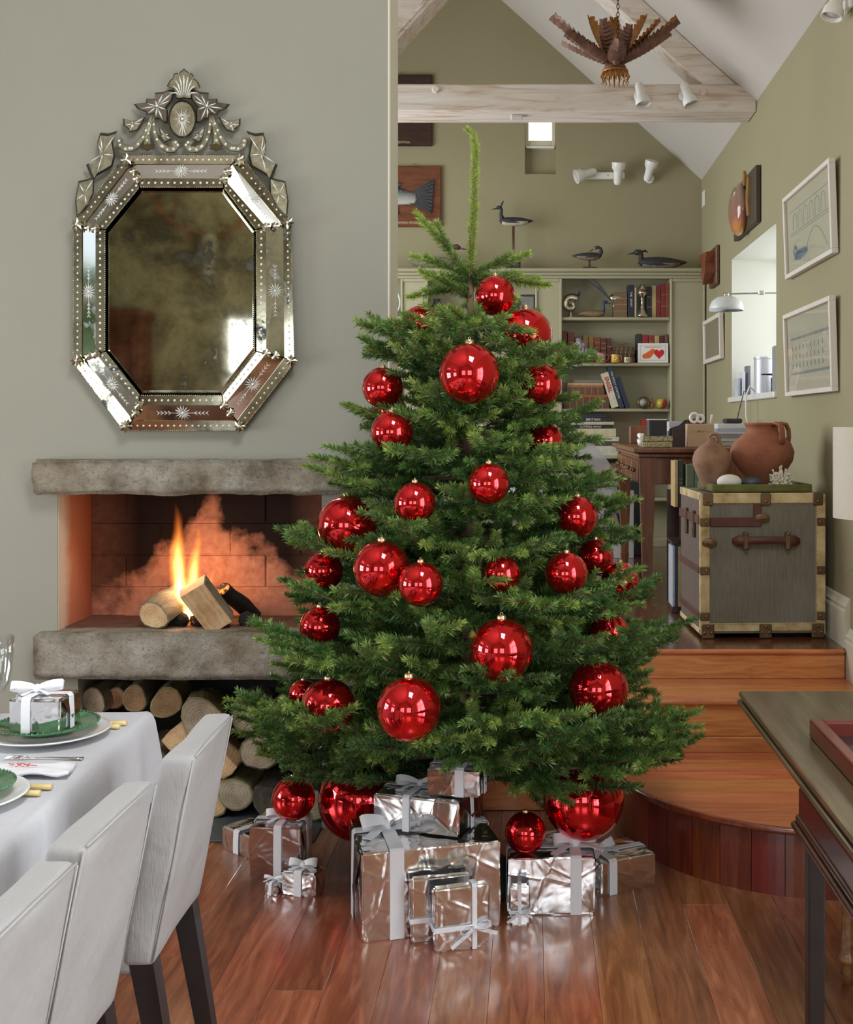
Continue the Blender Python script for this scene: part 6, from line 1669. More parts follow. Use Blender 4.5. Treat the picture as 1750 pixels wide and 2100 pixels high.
def wall_frame(lb, Y0, Y1, z0, z1, draw, tilt=.03, fw=.022):
    """frame hung on the right wall, facing -X; local x along -Y.. built in (u along Y, z)"""
    o = thing('framed_drawing', lb, 'picture frame', (XR-.004, (Y0+Y1)/2, z0)); o.rotation_euler = (0, -tilt, 0)
    w, h = Y1-Y0, z1-z0; T = .03
    for a, c in (((-T, -w/2, 0), (0, w/2, fw)), ((-T, -w/2, h-fw), (0, w/2, h)), ((-T, -w/2, fw), (0, -w/2+fw, h-fw)), ((-T, w/2-fw, fw), (0, w/2, h-fw))): MB().cbox(a, c, .002).build('frame_rail', M_['frame_white'], o)
    MB().box((-.012, -w/2+fw*.5, fw*.5), (-.006, w/2-fw*.5, h-fw*.5)).build('drawing_sheet', M_['paper'], o)
    MB().add([(-.0225, -w/2+fw*.9, fw*.9), (-.0225, w/2-fw*.9, fw*.9), (-.0225, w/2-fw*.9, h-fw*.9), (-.0225, -w/2+fw*.9, h-fw*.9)], [(0, 3, 2, 1)]).build('glazing', M_['pic_glass'], o)
    draw(o, w, h); return o
def lines(o, w, h, segs, m='pencil', wd=.003):
    b = MB()
    for pts in segs: b.ribbon([(-.0128, -(u-.5)*w*.8, .1*h+v*h*.8) for u, v in pts], wd, (0, .3, 1), .0006)
    x = b.build('pencil_drawing', M_[m], o); x['kind'] = 'stuff'
def draw_arcade(o, w, h):
    segs = [[(0, .85), (1, .85)], [(0, .52), (1, .52)], [(0, .48), (1, .48)]]
    for k in range(6):
        x0 = .08+k*.15; segs.append([(x0, .55), (x0, .75), (x0+.05, .80), (x0+.10, .75), (x0+.10, .55)])
    segs.append([(.35, .05)]+[(.35+.6*i/10, .05+.36*math.sin(PI*i/10)) for i in range(11)])
    lines(o, w, h, segs)
    lines(o, w, h, [[(.10, .16), (.06, .24), (.10, .30), (.16, .26)], [(.08, .14), (.25, .10), (.45, .16)], [(.10, .20), (.22, .20), (.40, .18)], [(.12, .15), (.20, .17), (.32, .16)]], 'pencil_blue', .02)
def draw_facade(o, w, h):
    segs = [[(0, .72), (1, .72)], [(0, .2), (1, .2)]]
    for r_ in range(3):
        for k in range(9): segs.append([(.05+k*.1, .28+r_*.13), (.05+k*.1, .35+r_*.13)])
    lines(o, w, h, segs, 'pencil', .012)
    lines(o, w, h, [[(.45+.12*math.cos(a*1.7), .5+.14*math.sin(a*2.3)) for a in [i*.5 for i in range(26)]]], 'ink_white', .004)
a, c = on_wall(1725, 320), on_wall(1622, 385)
wall_frame('upper white framed bird and arcade drawing at the right edge', a.y+.02, c.y-.02, ZP(517, a.y), ZP(320, a.y), draw_arcade, .035)
wall_frame('lower white framed building drawing at the right edge', a.y+.02, c.y-.02, ZP(802, a.y), ZP(604, a.y), draw_facade, .03)
a, c = on_wall(1487, 690), on_wall(1452, 690)
wall_frame('white framed picture left of the study window', a.y, c.y, ZP(735, a.y), ZP(640, a.y), lambda o, w, h: lines(o, w, h, [[(.3, .4), (.5, .6), (.7, .4)]]), .02, .03)
# dark board with a shell-like glazed plate
a, c = on_wall(1562, 440), on_wall(1516, 440); z0, z1 = ZP(455, a.y), ZP(338, a.y)
o = thing('fish_relief', 'dark square board with a round glossy fish relief above the study window', 'plaque', (XR-.004, (a.y+c.y)/2, (z0+z1)/2)); w = (c.y-a.y)/2; h = (z1-z0)/2
MB().cbox((-.03, -w, -h), (0, w, h), .004).build('board', plain('dark_board', (70, 60, 46), .5, var=.15), o)
t = NT('shell_glaze'); t.set(Roughness=.15, Coat_Weight=.5); sp = t.n('ShaderNodeSeparateXYZ'); t.l(t.coord('Object'), sp.inputs[0])
t.color(t.ramp(t.math('ADD', t.math('ADD', t.math('MULTIPLY', sp.outputs[2], 2.4), .5), t.math('MULTIPLY', t.noise(t.coord('Object'), 9, 4), .2)), [(.10, s2l((220, 212, 198))), (.24, s2l((206, 136, 68))), (.42, s2l((150, 100, 90))), (.8, s2l((142, 118, 98)))])); M_['shell_glaze'] = t.m
MB().ball((-.055, .04, -.02), (.06, .17, .16), 24, 14).build('fish_body', M_['shell_glaze'], o, True)
MB().prism([(-.17, -.10), (-.13, -.02), (-.13, .05), (-.18, .14), (-.22, .12), (-.20, .0), (-.22, -.10)], 0, -.045, -.03).build('tail_fin', M_['gilt'], o)
MB().prism([(.0, .12), (-.05, .2), (-.09, .18), (-.08, .10)], 0, -.045, -.03).build('dorsal_fin', M_['gilt'], o)
a = on_wall(1470, 548); o = thing('carved_bracket', 'small carved reddish wood bracket on the right wall', 'bracket', a)
b = MB(); b.cbox((-.03, -.16, -.14), (0, .16, .14), .008); b.build('back_plate', M_['stand_wood'], o)
b = MB(); b.prism([(-.13, .10), (.13, .10), (.08, .02), (.10, -.05), (0, -.12), (-.10, -.05), (-.08, .02)], 0, -.10, -.03); b.jitter(.015, 12, 4); b.build('carving', plain('carved_red_wood', (128, 70, 46), .4, var=.25, nscale=20), o)
a = on_wall(1445, 408); tag(MB().cbox((-.012, -.05, -.06), (0, .05, .06), .003).build('wall_switch', M_['white_gloss'], loc=a), 'small white switch plate by the back right corner', 'switch')
p = on_wall(1745, 8); o = thing('wall_spotlight', 'white spotlight at the top right corner of the right wall', 'spotlight', p); MB().cbox((-.02, -.05, -.03), (0, .05, .03), .005).build('rose', M_['white_gloss'], o); spot_head(o, (-.05, 0, .05), (-.3, -.1, -1), 1.0)

# ---- things on the study window sill
SZ = WZ0+.001
def sillp(px_, Y): return XP(px_, Y)
def m_mesh():
    t = NT('white_mesh_metal'); t.set(Roughness=.4, Metallic=.3); vo = t.n('ShaderNodeTexChecker'); vo.inputs['Scale'].default_value = 160; vo.inputs[1].default_value = (*s2l((214, 214, 216)), 1); vo.inputs[2].default_value = (*s2l((176, 178, 184)), 1)
    t.l(t.coord('Object'), vo.inputs['Vector']); t.l(vo.outputs[0], t.b.inputs['Base Color']); return t.m
M_['mesh_metal'] = m_mesh()
o = thing('waste_bin', 'white perforated metal canister on the window sill', 'canister', (1.47, 7.35, SZ))
MB().lathe([(0,0),(.072,0),(.072,.012),(.070,.014),(.070,.225),(.073,.228),(.073,.24),(.067,.24),(.067,.02),(0,.018)], 32).build('body', M_['mesh_metal'], o, R(40))
o = thing('speaker_box', 'grey mesh box standing at the near end of the window sill', 'speaker', (1.43, 6.68, SZ))
MB().cbox((-.04, -.06, 0), (.1, .08, .27), .01, seg=2).build('case', plain('grey_mesh', (150, 148, 146), .5, var=.1, nscale=120), o); MB().lathe([(0,.27),(.03,.27),(.03,.278),(0,.28)], 16, c=(.03, 0, 0)).build('cap', M_['ink_grey'], o, R(40))
o = thing('navy_cap', 'dark navy cap lying on the window sill things', 'cap', (1.53, 6.95, SZ+.112)); MB().lathe([(.09,0),(.092,.03),(.075,.07),(.04,.095),(0,.10)], 24).build('crown', plain('navy_cloth', (44, 50, 78), .9), o, True); MB().prism([(-.09, -.05), (-.15, -.04), (-.165, 0), (-.15, .04), (-.09, .05)], 2, 0, .006).build('peak', plain('navy_peak', (38, 42, 66), .9), o)
o = thing('black_radio', 'small black box on the window sill under the cap', 'box', (1.52, 6.95, SZ)); MB().cbox((-.08, -.09, 0), (.12, .09, .10), .006).build('case', M_['paint_black'], o); MB().lathe([(0,0),(.012,0),(.012,.01),(0,.012)], 12, M=Matrix.Translation((-.08, .0, .05)) @ Matrix.Rotation(R(-90), 4, 'Y')).build('knob', M_['silver'], o, R(40))
o = thing('stacked_dishes', 'orange rimmed white dish on the black box', 'dish', (1.47, 6.93, SZ+.101)); MB().lathe([(0,0),(.03,0),(.055,.010),(.053,.012),(0,.006)], 24).build('dish', M_['card_orange'], o, True)
for i, (x, y, h, rgb, lb) in enumerate(((1.345, 7.62, .12, (196, 200, 210), 'pale blue booklet standing at the far end of the window sill'), (1.372, 7.60, .16, (214, 216, 222), 'white booklet standing at the far end of the window sill'), (1.41, 7.62, .20, (110, 108, 120), 'dark striped booklet standing behind the canister'))):
    book(lb, x, y, SZ, .018, h, .12, rgb)
# glass shade lamp on an arm
o = thing('arm_lamp', 'white glass dome lamp on a chrome arm before the study window', 'lamp', P(1490, 607, 6.75))
t = NT('opal_glass'); t.set(Roughness=.25, Base_Color=(.9, .92, .9, 1), Transmission_Weight=.35); M_['opal'] = t.m
MB().lathe([(.100,-.085),(.098,-.06),(.085,-.03),(.055,-.008),(.018,0),(.0,0),(.0,-.004),(.052,-.013),(.081,-.034),(.094,-.062),(.096,-.085)], 32).build('shade', M_['opal'], o, True)
MB().lathe([(0,-.004),(.017,-.002),(.017,.014),(.010,.018),(0,.018)], 16).build('cap', M_['silver'], o, True)
MB().tube([(0, 0, .010), (.16, -.02, .014), (.30, -.02, .016), (.42, 0, .017)], .0045, 8).build('arm', M_['silver'], o, True)
MB().cbox((.18, -.032, .004), (.215, -.008, .028), .004).build('joint', M_['silver'], o)
MB().tube([(.42, 0, .017), (.42, 0, -.0), (.42, 0, ZP(607, 6.75)*-1+SZ)], .006, 8).build('post', M_['silver'], o, True)
MB().lathe([(0,0),(.05,0),(.05,.012),(.01,.018),(0,.018)], 20, c=(.42, 0, SZ-ZP(607, 6.75))).build('base', M_['silver'], o, R(40))

# ================================================================== leaf chandelier
M_['rust_brown'] = plain('rusty_metal', (118, 82, 66), .6, .2, var=.3, nscale=25); M_['rust_gold'] = plain('gilded_metal', (168, 112, 52), .5, .4, var=.25, nscale=20)
YC = 6.2; hub = P(1262, 140, YC)
ch = thing('leaf_chandelier', 'hanging chandelier of rusty serrated metal leaves', 'chandelier', hub)
def leaf_mesh(L, W, curve, n=13):
    b = MB(); vs = []; fs = []
    for i in range(n*2+1):
        t_ = i/(n*2); wv = W*(.35+.65*math.sin(PI*min(1, .12+t_*.86)))*(1.0 if i % 2 else .84); wv = wv if t_ < .99 else .004
        y = L*t_; z_ = curve*t_*t_*L; rip = .006*(1 if i % 2 else -1)
        vs += [(-wv, y+(.010 if i % 2 else 0), z_+.022+rip), (0, y, z_+rip*.3), (wv, y+(.010 if i % 2 else 0), z_+.022+rip)]
    for i in range(n*2):
        for k in (0, 1): fs.append((i*3+k, i*3+k+1, (i+1)*3+k+1, (i+1)*3+k))
    m0 = len(vs); vs2 = [(x, y, z_-.0015) for x, y, z_ in vs]; b.add(vs, fs); b.add(vs2, [tuple(reversed(f)) for f in fs]); return b
LM = {(k, m): leaf_mesh(.45 if k == 'o' else .27, .052 if k == 'o' else .05, .06).mesh('leaf', M_[m], R(50)) for k in 'oi' for m in ('rust_brown', 'rust_gold')}
def leaf_at(kind, mat, az, el, sc=1.0, z=0.0):
    a = R(az); el = R(el); d = Vector((math.sin(a)*math.cos(el), math.cos(a)*math.cos(el), math.sin(el)))
    o = obj('leaf', LM[kind, mat], ch, (0, 0, z)); o.rotation_mode = 'QUATERNION'; o.rotation_quaternion = d.to_track_quat('Y', 'Z'); o.scale = (1, sc, 1)
for az, el, sc in ((-32, 50, .92), (2, 52, .90), (44, 48, .95)): leaf_at('o', 'rust_gold', az, el, sc)
for az, el, sc in ((-78, 38, 1.0), (-100, 30, .95), (-62, 24, .8), (78, 36, 1.0), (64, 42, .9), (102, 28, .9), (-128, 14, .8), (128, 12, .8), (180, 6, .6)): leaf_at('o', 'rust_gold' if az in (78, 64) else 'rust_brown', az, el, sc)
for az, el, sc in ((-150, 50, 1.0), (150, 48, .9), (-60, 42, .8), (62, 38, 1.1), (110, 30, 1.2), (-105, 26, 1.2)): leaf_at('i', 'rust_brown', az, el, sc, -.01)
MB().ball((0, 0, 0), (.06, .06, .03), 16, 8).build('hub', M_['rust_brown'], ch, True); MB().ball((0, -.075, .012), .020, 12, 8).build('boss', M_['rust_brown'], ch, True)
for k in range(16):
    a = 2*PI*k/16; MB().tube([(.06*math.cos(a), .06*math.sin(a), -.02), (.075*math.cos(a), .075*math.sin(a), -.045), (.062*math.cos(a), .062*math.sin(a), -.07), (.075*math.cos(a), .075*math.sin(a), -.08)], [.006, .005, .004, .002], 6).build('tendril', M_['rust_gold'], ch, True)
MB().lathe([(.03,-.03),(.07,-.022),(.07,-.012),(.03,-.008)], 16).build('rim', M_['rust_gold'], ch, True)
zt_ = EAVE+(XR-hub.x)*.8976-hub.z
link = MB(); link.tube([(.007*math.cos(a), 0, .014*math.sin(a)) for a in [2*PI*i/10 for i in range(11)]], .0022, 5, False); lme = link.mesh('chain_link', M_['paint_black'], True)
for k in range(int((zt_-.26)/.022)): 
    z_ = .02+k*.022
    obj('chain_link', lme, ch, (.015, 0, z_), (0, 0, PI/2*(k % 2)))
MB().tube([(.015, 0, zt_-.26), (.015, 0, zt_-.20), (.035, 0, zt_-.18), (.015, 0, zt_-.155)], .005, 6).build('hook', M_['paint_black'], ch, True)
MB().tube([(.015, 0, zt_-.155), (.012, 0, zt_-.02)], [.014, .02], 10).build('ceiling_rose', M_['white_gloss'], ch, True)

# ================================================================== trunk with jars
TK = thing('steamer_trunk', 'old canvas steamer trunk standing at the head of the steps', 'trunk', (.745, 5.124, PLAT+.001), .045)
TWd, TD, TH = .545, .52, .632
t = NT('canvas'); t.set(Roughness=.75); f = t.noise(t.coord('Object', (60, 60, 6)), 2, 5); g_ = t.noise(t.coord('Object'), 4, 5)
t.color(t.mix(.5, t.ramp(f, [(.3, s2l((92, 86, 72))), (.7, s2l((132, 126, 110)))]), t.ramp(g_, [(.3, s2l((96, 91, 75))), (.7, s2l((134, 129, 116)))]))); t.bump(f, .2, .003); M_['canvas'] = t.m
M_['canvas_brown'] = plain('brown_canvas', (104, 86, 76), .7, var=.12, nscale=20)
t = NT('pale_hide'); t.set(Roughness=.7); g_ = t.noise(t.coord('Object'), 14, 6); t.color(t.ramp(g_, [(.25, s2l((140, 114, 74))), (.5, s2l((196, 170, 122))), (.75, s2l((222, 204, 162)))])); M_['hide'] = t.m
M_['old_brass'] = plain('old_brass', (112, 92, 66), .45, .6, var=.25, nscale=30); M_['copper_stud'] = plain('copper_stud', (146, 98, 72), .4, .8, var=.1); M_['leather'] = plain('red_leather', (92, 50, 40), .5, var=.25, nscale=15)
def tp(nm, a, c, m, chm=.003): return MB().cbox(a, c, chm).build(nm, M_[m], TK)
tp('body', (0, 0, .02), (TWd, TD, TH), 'canvas', .004)
tp('side_canvas', (-.003, .02, .03), (.004, TD-.02, TH-.02), 'canvas_brown')
e = .005; bw_ = .038
for a, c in (((-e, -e, .015), (bw_*.95, .006, TH)), ((TWd-bw_, -e, .015), (TWd+e, .006, TH)), ((bw_*.95, -e, TH-.042), (TWd-bw_, .006, TH+e)), ((bw_*.95, -e, .03), (TWd-bw_, .006, .066)), ((-e, .006, .015), (.006, .03, TH)), ((-e, .006, TH-.03), (.006, TD, TH+e)), ((-e, .006, .015), (.006, TD, .04))): tp('hide_binding', a, c, 'hide')
for (zz, w_) in ((TH-.115, .040), (TH-.335, .03), (TH-.535, .03)): tp('side_strap', (-.010, .02, zz-w_/2), (-.003, TD, zz+w_/2), 'leather')
for i, y_ in enumerate((.12, .30)): tp('lock_plate', (-.016, y_, TH-.20), (-.004, y_+.035, TH-.08), 'old_brass', .004)
tp('lid_strap', (bw_, -.009, TH-.142), (.265, -.002, TH-.102), 'leather'); tp('lid_strap', (.228, -.008, TH-.102), (.265, -.002, TH-.045), 'leather')
def bracket(x, z, w, h, studs):
    o = tp('corner_bracket', (x-w/2, -.012, z-h/2), (x+w/2, -.003, z+h/2), 'old_brass', .006)
    for (sx, sz) in studs: MB().ball((x+sx, -.012, z+sz), (.008, .005, .008), 10, 6).build('stud', M_['copper_stud'], o, True)
for x in (.028, TWd/2+.01, TWd-.03):
    bracket(x, TH-.022, .045, .055, ((0, -.010),)); bracket(x, .032, .055, .064, ((0, .02), (-.015, -.006), (.015, -.006)))
for zz in (TH-.122, TH-.335, TH-.535):
    bracket(.014, zz, .045, .036, ((.006, 0),)); bracket(TWd-.016, zz, .04, .036, ((-.004, 0),))
for x, zz in ((.035, TH-.212), (.268, TH-.105)):
    o = MB().lathe([(0,0),(.034,0),(.034,.004),(.024,.009),(0,.010)], 20, M=Matrix.Translation((x, -.006, zz)) @ Matrix.Rotation(R(90), 4, 'X'), sx=1, sy=.6).build('oval_lock', M_['old_brass'], TK, R(40)); MB().cbox((x-.014, -.020, zz-.006), (x+.014, -.012, zz+.006), .003).build('lock_slot', M_['copper_stud'], o)
hz = TH-.205; hxs = [.135+i*.30/12 for i in range(13)]
b = MB(); vs = []; fs = []
for i, x in enumerate(hxs):
    q = i/12; half = .010 if i in (0, 12) else (.026 if i in (1, 2, 10, 11) else .019); arch = .010*math.sin(PI*q)*1.0; out = .006+.020*math.sin(PI*q)
    for (dz, dy) in ((-half+arch*.8, -out-.006), (half*.9+arch*.3, -out-.006), (half*.9+arch*.3, -out+.006), (-half+arch*.8, -out+.006)): vs.append((x, dy, hz+dz))
for i in range(12):
    for k in range(4): fs.append((i*4+k, i*4+(k+1) % 4, (i+1)*4+(k+1) % 4, (i+1)*4+k))
fs += [(3,2,1,0), (48,49,50,51)]
b.add(vs, fs); b.build('handle', M_['leather'], TK, True)
for x in (.192, .378): 
    o = MB().cbox((x-.011, -.028, hz-.04), (x+.011, -.004, hz+.04), .004).build('handle_loop', M_['old_brass'], TK)
    for s_ in (-1, 1): MB().ball((x, -.028, hz+s_*.03), (.007, .004, .007), 10, 6).build('stud', M_['copper_stud'], o, True)
b = MB()
for i in range(44): b.ball((.045+i*.0105, -.006, TH-.039), .0022, 5, 4); b.ball((.045+i*.0105, -.006, .063), .0022, 5, 4)
for i in range(48): b.ball((TWd-.036, -.006, .06+i*.011), .0022, 5, 4)
x = b.build('binding_nail', M_['old_brass'], TK, True); x['kind'] = 'stuff'
def tpos(lx, ly, lz): return Matrix.Translation(TK.location) @ Matrix.Rotation(TK.rotation_euler.z, 4, 'Z') @ Vector((lx, ly, lz))
TZt = TH+.007
o = thing('green_tray', 'shallow green tray on the steamer trunk', 'tray', tpos(.055, .03, TZt), TK.rotation_euler.z)
M_['olive_paint'] = plain('worn_olive_paint', (98, 98, 42), .45, var=.3, nscale=14); w_, d_ = .445, .36
MB().cbox((0, 0, 0), (w_, d_, .006), .002).build('base', M_['olive_paint'], o)
for a, c in (((0, 0, .003), (w_, .012, .034)), ((0, d_-.012, .003), (w_, d_, .034)), ((0, .012, .003), (.012, d_-.012, .034)), ((w_-.012, .012, .003), (w_, d_-.012, .034))): MB().cbox(a, c, .004).build('rim', M_['olive_paint'], o)
def m_clay(name, d, l):
    t = NT(name); t.set(Roughness=.75); f = t.noise(t.coord('Object'), 7, 7, .65); g_ = t.noise(t.coord('Object'), 3.3, 4)
    t.color(t.mix(t.ramp(g_, [(.45, (0,0,0)), (.7, (.5,.5,.5))]), t.ramp(f, [(.3, s2l(d)), (.65, s2l(l))]), s2l((92, 76, 62)))); t.bump(f, .3, .006); return t.m
M_['clay_pale'] = m_clay('pale_clay', (122, 86, 64), (178, 136, 108)); M_['clay_red'] = m_clay('red_clay', (128, 72, 48), (168, 104, 74))
o = thing('clay_jug', 'smaller pale clay jug with a loop handle on the trunk', 'jug', tpos(.085, .20, TZt+.008))
k = .085
MB().lathe([(0,0),(.042,0),(.045,.01),(.066,.06),(.084,.105),(.087,.135),(.078,.165),(.055,.19),(.028,.206),(.018,.215),(.014,.225),(.018,.23),(.012,.23),(.010,.215),(0,.2)], 40).build('body', M_['clay_pale'], o, True)
MB().tube([(.0, 0, .212), (-.012, 0, .232), (-.002, 0, .246), (.022, 0, .247), (.034, 0, .23), (.036, 0, .205), (.040, 0, .186)], [.010, .011, .012, .012, .012, .013, .018], 10, flat=.7).build('handle', M_['clay_pale'], o, True)
o = thing('clay_amphora', 'larger red clay jar with two handles on the trunk', 'jar', tpos(.325, .235, TZt+.008))
MB().lathe([(0,0),(.058,0),(.062,.012),(.106,.07),(.140,.125),(.147,.165),(.132,.205),(.098,.236),(.078,.250),(.072,.268),(.076,.285),(.084,.292),(.080,.298),(.070,.292),(.066,.27),(0,.25)], 48).build('body', M_['clay_red'], o, True)
for a_ in (R(15), R(-60)):
    Mh = Matrix.Rotation(a_, 4, 'Z'); MB().tube([Mh @ Vector(q) for q in ((.072,0,.284),(.096,0,.296),(.122,0,.290),(.134,0,.265),(.136,0,.235),(.130,0,.205))], [.012,.015,.016,.016,.016,.019], 10, flat=.6).build('handle', M_['clay_red'], o, True)
o = MB().ball((0, 0, .030), (.056, .045, .034), 24, 12).build('white_stone', plain('white_stone', (226, 222, 212), .7, var=.04), None, True, tpos(.145, .10, TZt+.012)); tag(o, 'smooth white stone in the green tray', 'stone')
b = MB().ball((0, 0, .026), (.048, .036, .026), 24, 12).jitter(.006, 14, 3); o = b.build('dark_pebble', plain('slate_pebble', (66, 70, 78), .4, var=.15, nscale=20), None, True, tpos(.245, .09, TZt+.014)); tag(o, 'smooth dark grey pebble in the green tray', 'stone')
b = MB(); cr_ = random.Random(8)
for i in range(150):
    v = Vector((cr_.gauss(0, 1), cr_.gauss(0, 1), abs(cr_.gauss(.3, 1)))).normalized(); r0 = cr_.uniform(.03, .062); b.tube([v*.008+Vector((0, 0, .012)), Vector((v.x*r0, v.y*r0*.8, v.z*r0*1.45+.012))], [.004, .0035], 5); b.ball(Vector((v.x*r0, v.y*r0*.8, v.z*r0*1.45+.012)), .006, 6, 4)
o = b.build('white_coral', plain('white_coral', (222, 214, 194), .8, var=.06), None, True, tpos(.375, .09, TZt+.010)); tag(o, 'branching white coral lump in the green tray', 'coral')

# ================================================================== writing desk, papers and chair
M_['desk_wood'] = wood('desk_mahogany', (92, 52, 30), (138, 84, 50), .35, stretch=(10, 10, 1), coat=.3)
DY = 6.33; dx0 = XP(1312, DY); dz = PLAT+.813
dk = thing('writing_desk', 'mahogany writing desk with tapered legs behind the trunk', 'desk', (0, 0, 0))
DX1 = XR-.03; DYB = 8.0
MB().cbox((dx0-.035, DY-.035, dz-.030), (DX1, DYB, dz), .008, seg=2).build('desk_top', M_['desk_wood'], dk)
MB().cbox((dx0-.01, DY-.008, dz-.055), (DX1, DYB-.02, dz-.030), .006).build('moulding', M_['desk_wood'], dk)
MB().cbox((dx0+.01, DY+.02, dz-.20), (DX1-.02, DYB-.05, dz-.055), .003).build('carcass', M_['desk_wood'], dk)
for i in range(4):
    y0 = DY+.12+i*.37; o = MB().cbox((dx0-.004, y0, dz-.19), (dx0+.012, y0+.34, dz-.07), .006).build('drawer', M_['desk_wood'], dk)
    for q in (.1, .24): MB().ball((dx0-.012, y0+q, dz-.13), .012, 10, 8).build('knob', M_['old_brass'], o, True)
def taper(x, y):
    vs = []
    for (w_, z_) in ((.020, PLAT+.002), (.028, PLAT+.07), (.024, PLAT+.075), (.044, dz-.055)):
        vs += [(x-w_, y-w_, z_), (x+w_, y-w_, z_), (x+w_, y+w_, z_), (x-w_, y+w_, z_)]
    fs = [(3,2,1,0), (12,13,14,15)]
    for j in range(3):
        for k in range(4): fs.append((j*4+k, j*4+(k+1) % 4, (j+1)*4+(k+1) % 4, (j+1)*4+k))
    MB().add(vs, fs).build('leg', M_['desk_wood'], dk)
for x in (dx0+.045, DX1-.06):
    for y in (DY+.045, DYB-.1): taper(x, y)
ZD = dz+.001
def dbox(nm, lb, cat, px0, px1, pytop, Y, d, m, ch=.003, z=ZD):
    x0, x1 = XP(px0, Y), XP(px1, Y); return tag(MB().cbox((-(x1-x0)/2, -0, 0), ((x1-x0)/2, d, ZP(pytop, Y)-z), ch).build(nm, m, loc=((x0+x1)/2, Y, z)), lb, cat)
t = NT('glitter_gold'); t.set(Roughness=.4, Metallic=.5); t.color(t.ramp(t.noise(t.coord('Object'), 120, 3), [(.35, s2l((104, 94, 62))), (.65, s2l((196, 182, 140)))])); M_['glitter'] = t.m
o = thing('gold_box', 'flat glittery gold box with a lid at the near desk corner', 'box', (XP(1349, 6.36), 6.36, ZD)); w_ = 61*6.36/F_PX/2
MB().cbox((-w_, 0, 0), (w_, .16, .032), .002).build('base', M_['glitter'], o); MB().cbox((-w_-.002, -.002, .033), (w_+.002, .162, .060), .002).build('lid', M_['glitter'], o)
o = thing('black_speaker', 'small dark grey speaker cube on the gold box', 'speaker', (XP(1349, 6.40), 6.39, ZD+.062)); w_ = 38*6.4/F_PX/2
MB().cbox((-w_, 0, 0), (w_, .1, .085), .003).build('case', plain('charcoal_case', (70, 70, 74), .5), o); MB().cbox((-w_-.002, -.003, .0855), (w_+.002, .103, .091), .002).build('cap', M_['white_gloss'], o); MB().box((-w_+.012, -.002, .006), (w_-.004, 0, .08)).build('grille', M_['paint_black'], o)
o = thing('peach_box', 'upright peach card box behind the smaller jug', 'box', (XP(1438, 6.45), 6.45, ZD)); w_ = 55*6.45/F_PX/2
M_['peach'] = plain('peach_card', (206, 172, 142), .7, var=.03)
MB().cbox((-w_, 0, 0), (w_, .09, .128), .002).build('body', M_['peach'], o); text_mesh('lettering', '----- MILLY -----', .016, M_['stand_wood'], o, Matrix.Translation((.0, -.0012, .085)) @ T_FRONT)
# desk organiser (dark wood slanted sides)
o = thing('letter_rack', 'dark wood letter rack behind the peach box', 'rack', (XP(1402, 6.55), 6.56, ZD))
MB().prism([(-.06, 0), (.12, 0), (.12, .16), (.03, .15), (.0, .12), (-.06, .10)], 1, 0, .015).build('front_panel', M_['plaque_dark'], o); MB().prism([(-.06, 0), (.12, 0), (.12, .16), (.03, .15), (.0, .12), (-.06, .10)], 1, .15, .165).build('back_panel', M_['plaque_dark'], o); MB().box((-.06, .015, 0), (.12, .15, .012)).build('base', M_['plaque_dark'], o)
def ringo(lb, px_, py_, r, Y):
    p = P(px_, py_, Y); o = MB(); o.tube([(r*math.cos(a)*.85, 0, r*math.sin(a)) for a in [2*PI*i/20 for i in range(21)]], .0085, 8, False); tag(o.build('white_loop', M_['white_gloss'], None, True, (p.x, Y, ZD+.1285+r+.0085)), lb, 'handle')
ringo('larger white ring shaped handle above the peach box', 1424, 857, .024, 6.49); ringo('smaller white ring shaped handle above the peach box', 1437, 858, .019, 6.49)
tag(MB().tube([(0,0,0),(.006,0,.05)], .006, 8).build('white_rod', M_['white_gloss'], None, True, (XP(1458, 6.49), 6.49, ZD+.129)), 'short white rod standing right of the ring handles', 'rod')
# paper piles
pr = random.Random(12)
def pile(lb0, px0, px1, Y, n, z, t0, rgbs, d=.2, cat='paper'):
    for i in range(n):
        x0, x1 = XP(px0+pr.uniform(-4, 4), Y), XP(px1+pr.uniform(-4, 4), Y); th = t0*pr.uniform(.6, 1.4); rgb = rgbs[i % len(rgbs)]
        o = MB().cbox((-(x1-x0)/2, 0, 0), ((x1-x0)/2, d, th), .0012).build('paper_stack', cm(rgb), None, False, ((x0+x1)/2, Y, z), (0, 0, pr.uniform(-.06, .06)))
        tag(o, lb0 % ['bottom', 'second', 'third', 'fourth', 'fifth', 'sixth', 'seventh'][i], cat, lb0.replace('%s ', '')[:60]); z += th+.0008
    return z
z_ = pile('%s layer of the paper heap behind the big jar', 1475, 1560, 6.75, 6, ZD, .022, [(190, 186, 170), (206, 204, 196), (150, 150, 150), (214, 214, 220), (186, 190, 206), (222, 222, 222)], .25)
tag(MB().cbox((-.05, 0, 0), (.05, .12, .03), .012, seg=2).build('black_case', M_['paint_black'], loc=(XP(1506, 6.8), 6.8, z_)), 'small black case on top of the paper heap', 'case')
pile('%s layer of the booklets beside the black speaker', 1373, 1402, 6.75, 5, ZD+.03-.03, .030, [(70, 70, 84), (196, 190, 176), (120, 124, 160), (206, 200, 190), (196, 196, 206)], .16)
o = thing('white_figurine', 'small crumpled white paper figure at the desk corner', 'ornament', (XP(1316, 6.45), 6.45, ZD)); b = MB().ball((0, 0, .022), (.024, .02, .022), 12, 8).jitter(.014, 40, 2); b.build('lower_crumple', M_['white_china'], o, True); b = MB().ball((.004, .02, .058), (.022, .02, .02), 12, 8).jitter(.014, 40, 5); b.build('upper_crumple', M_['white_china'], o, True)
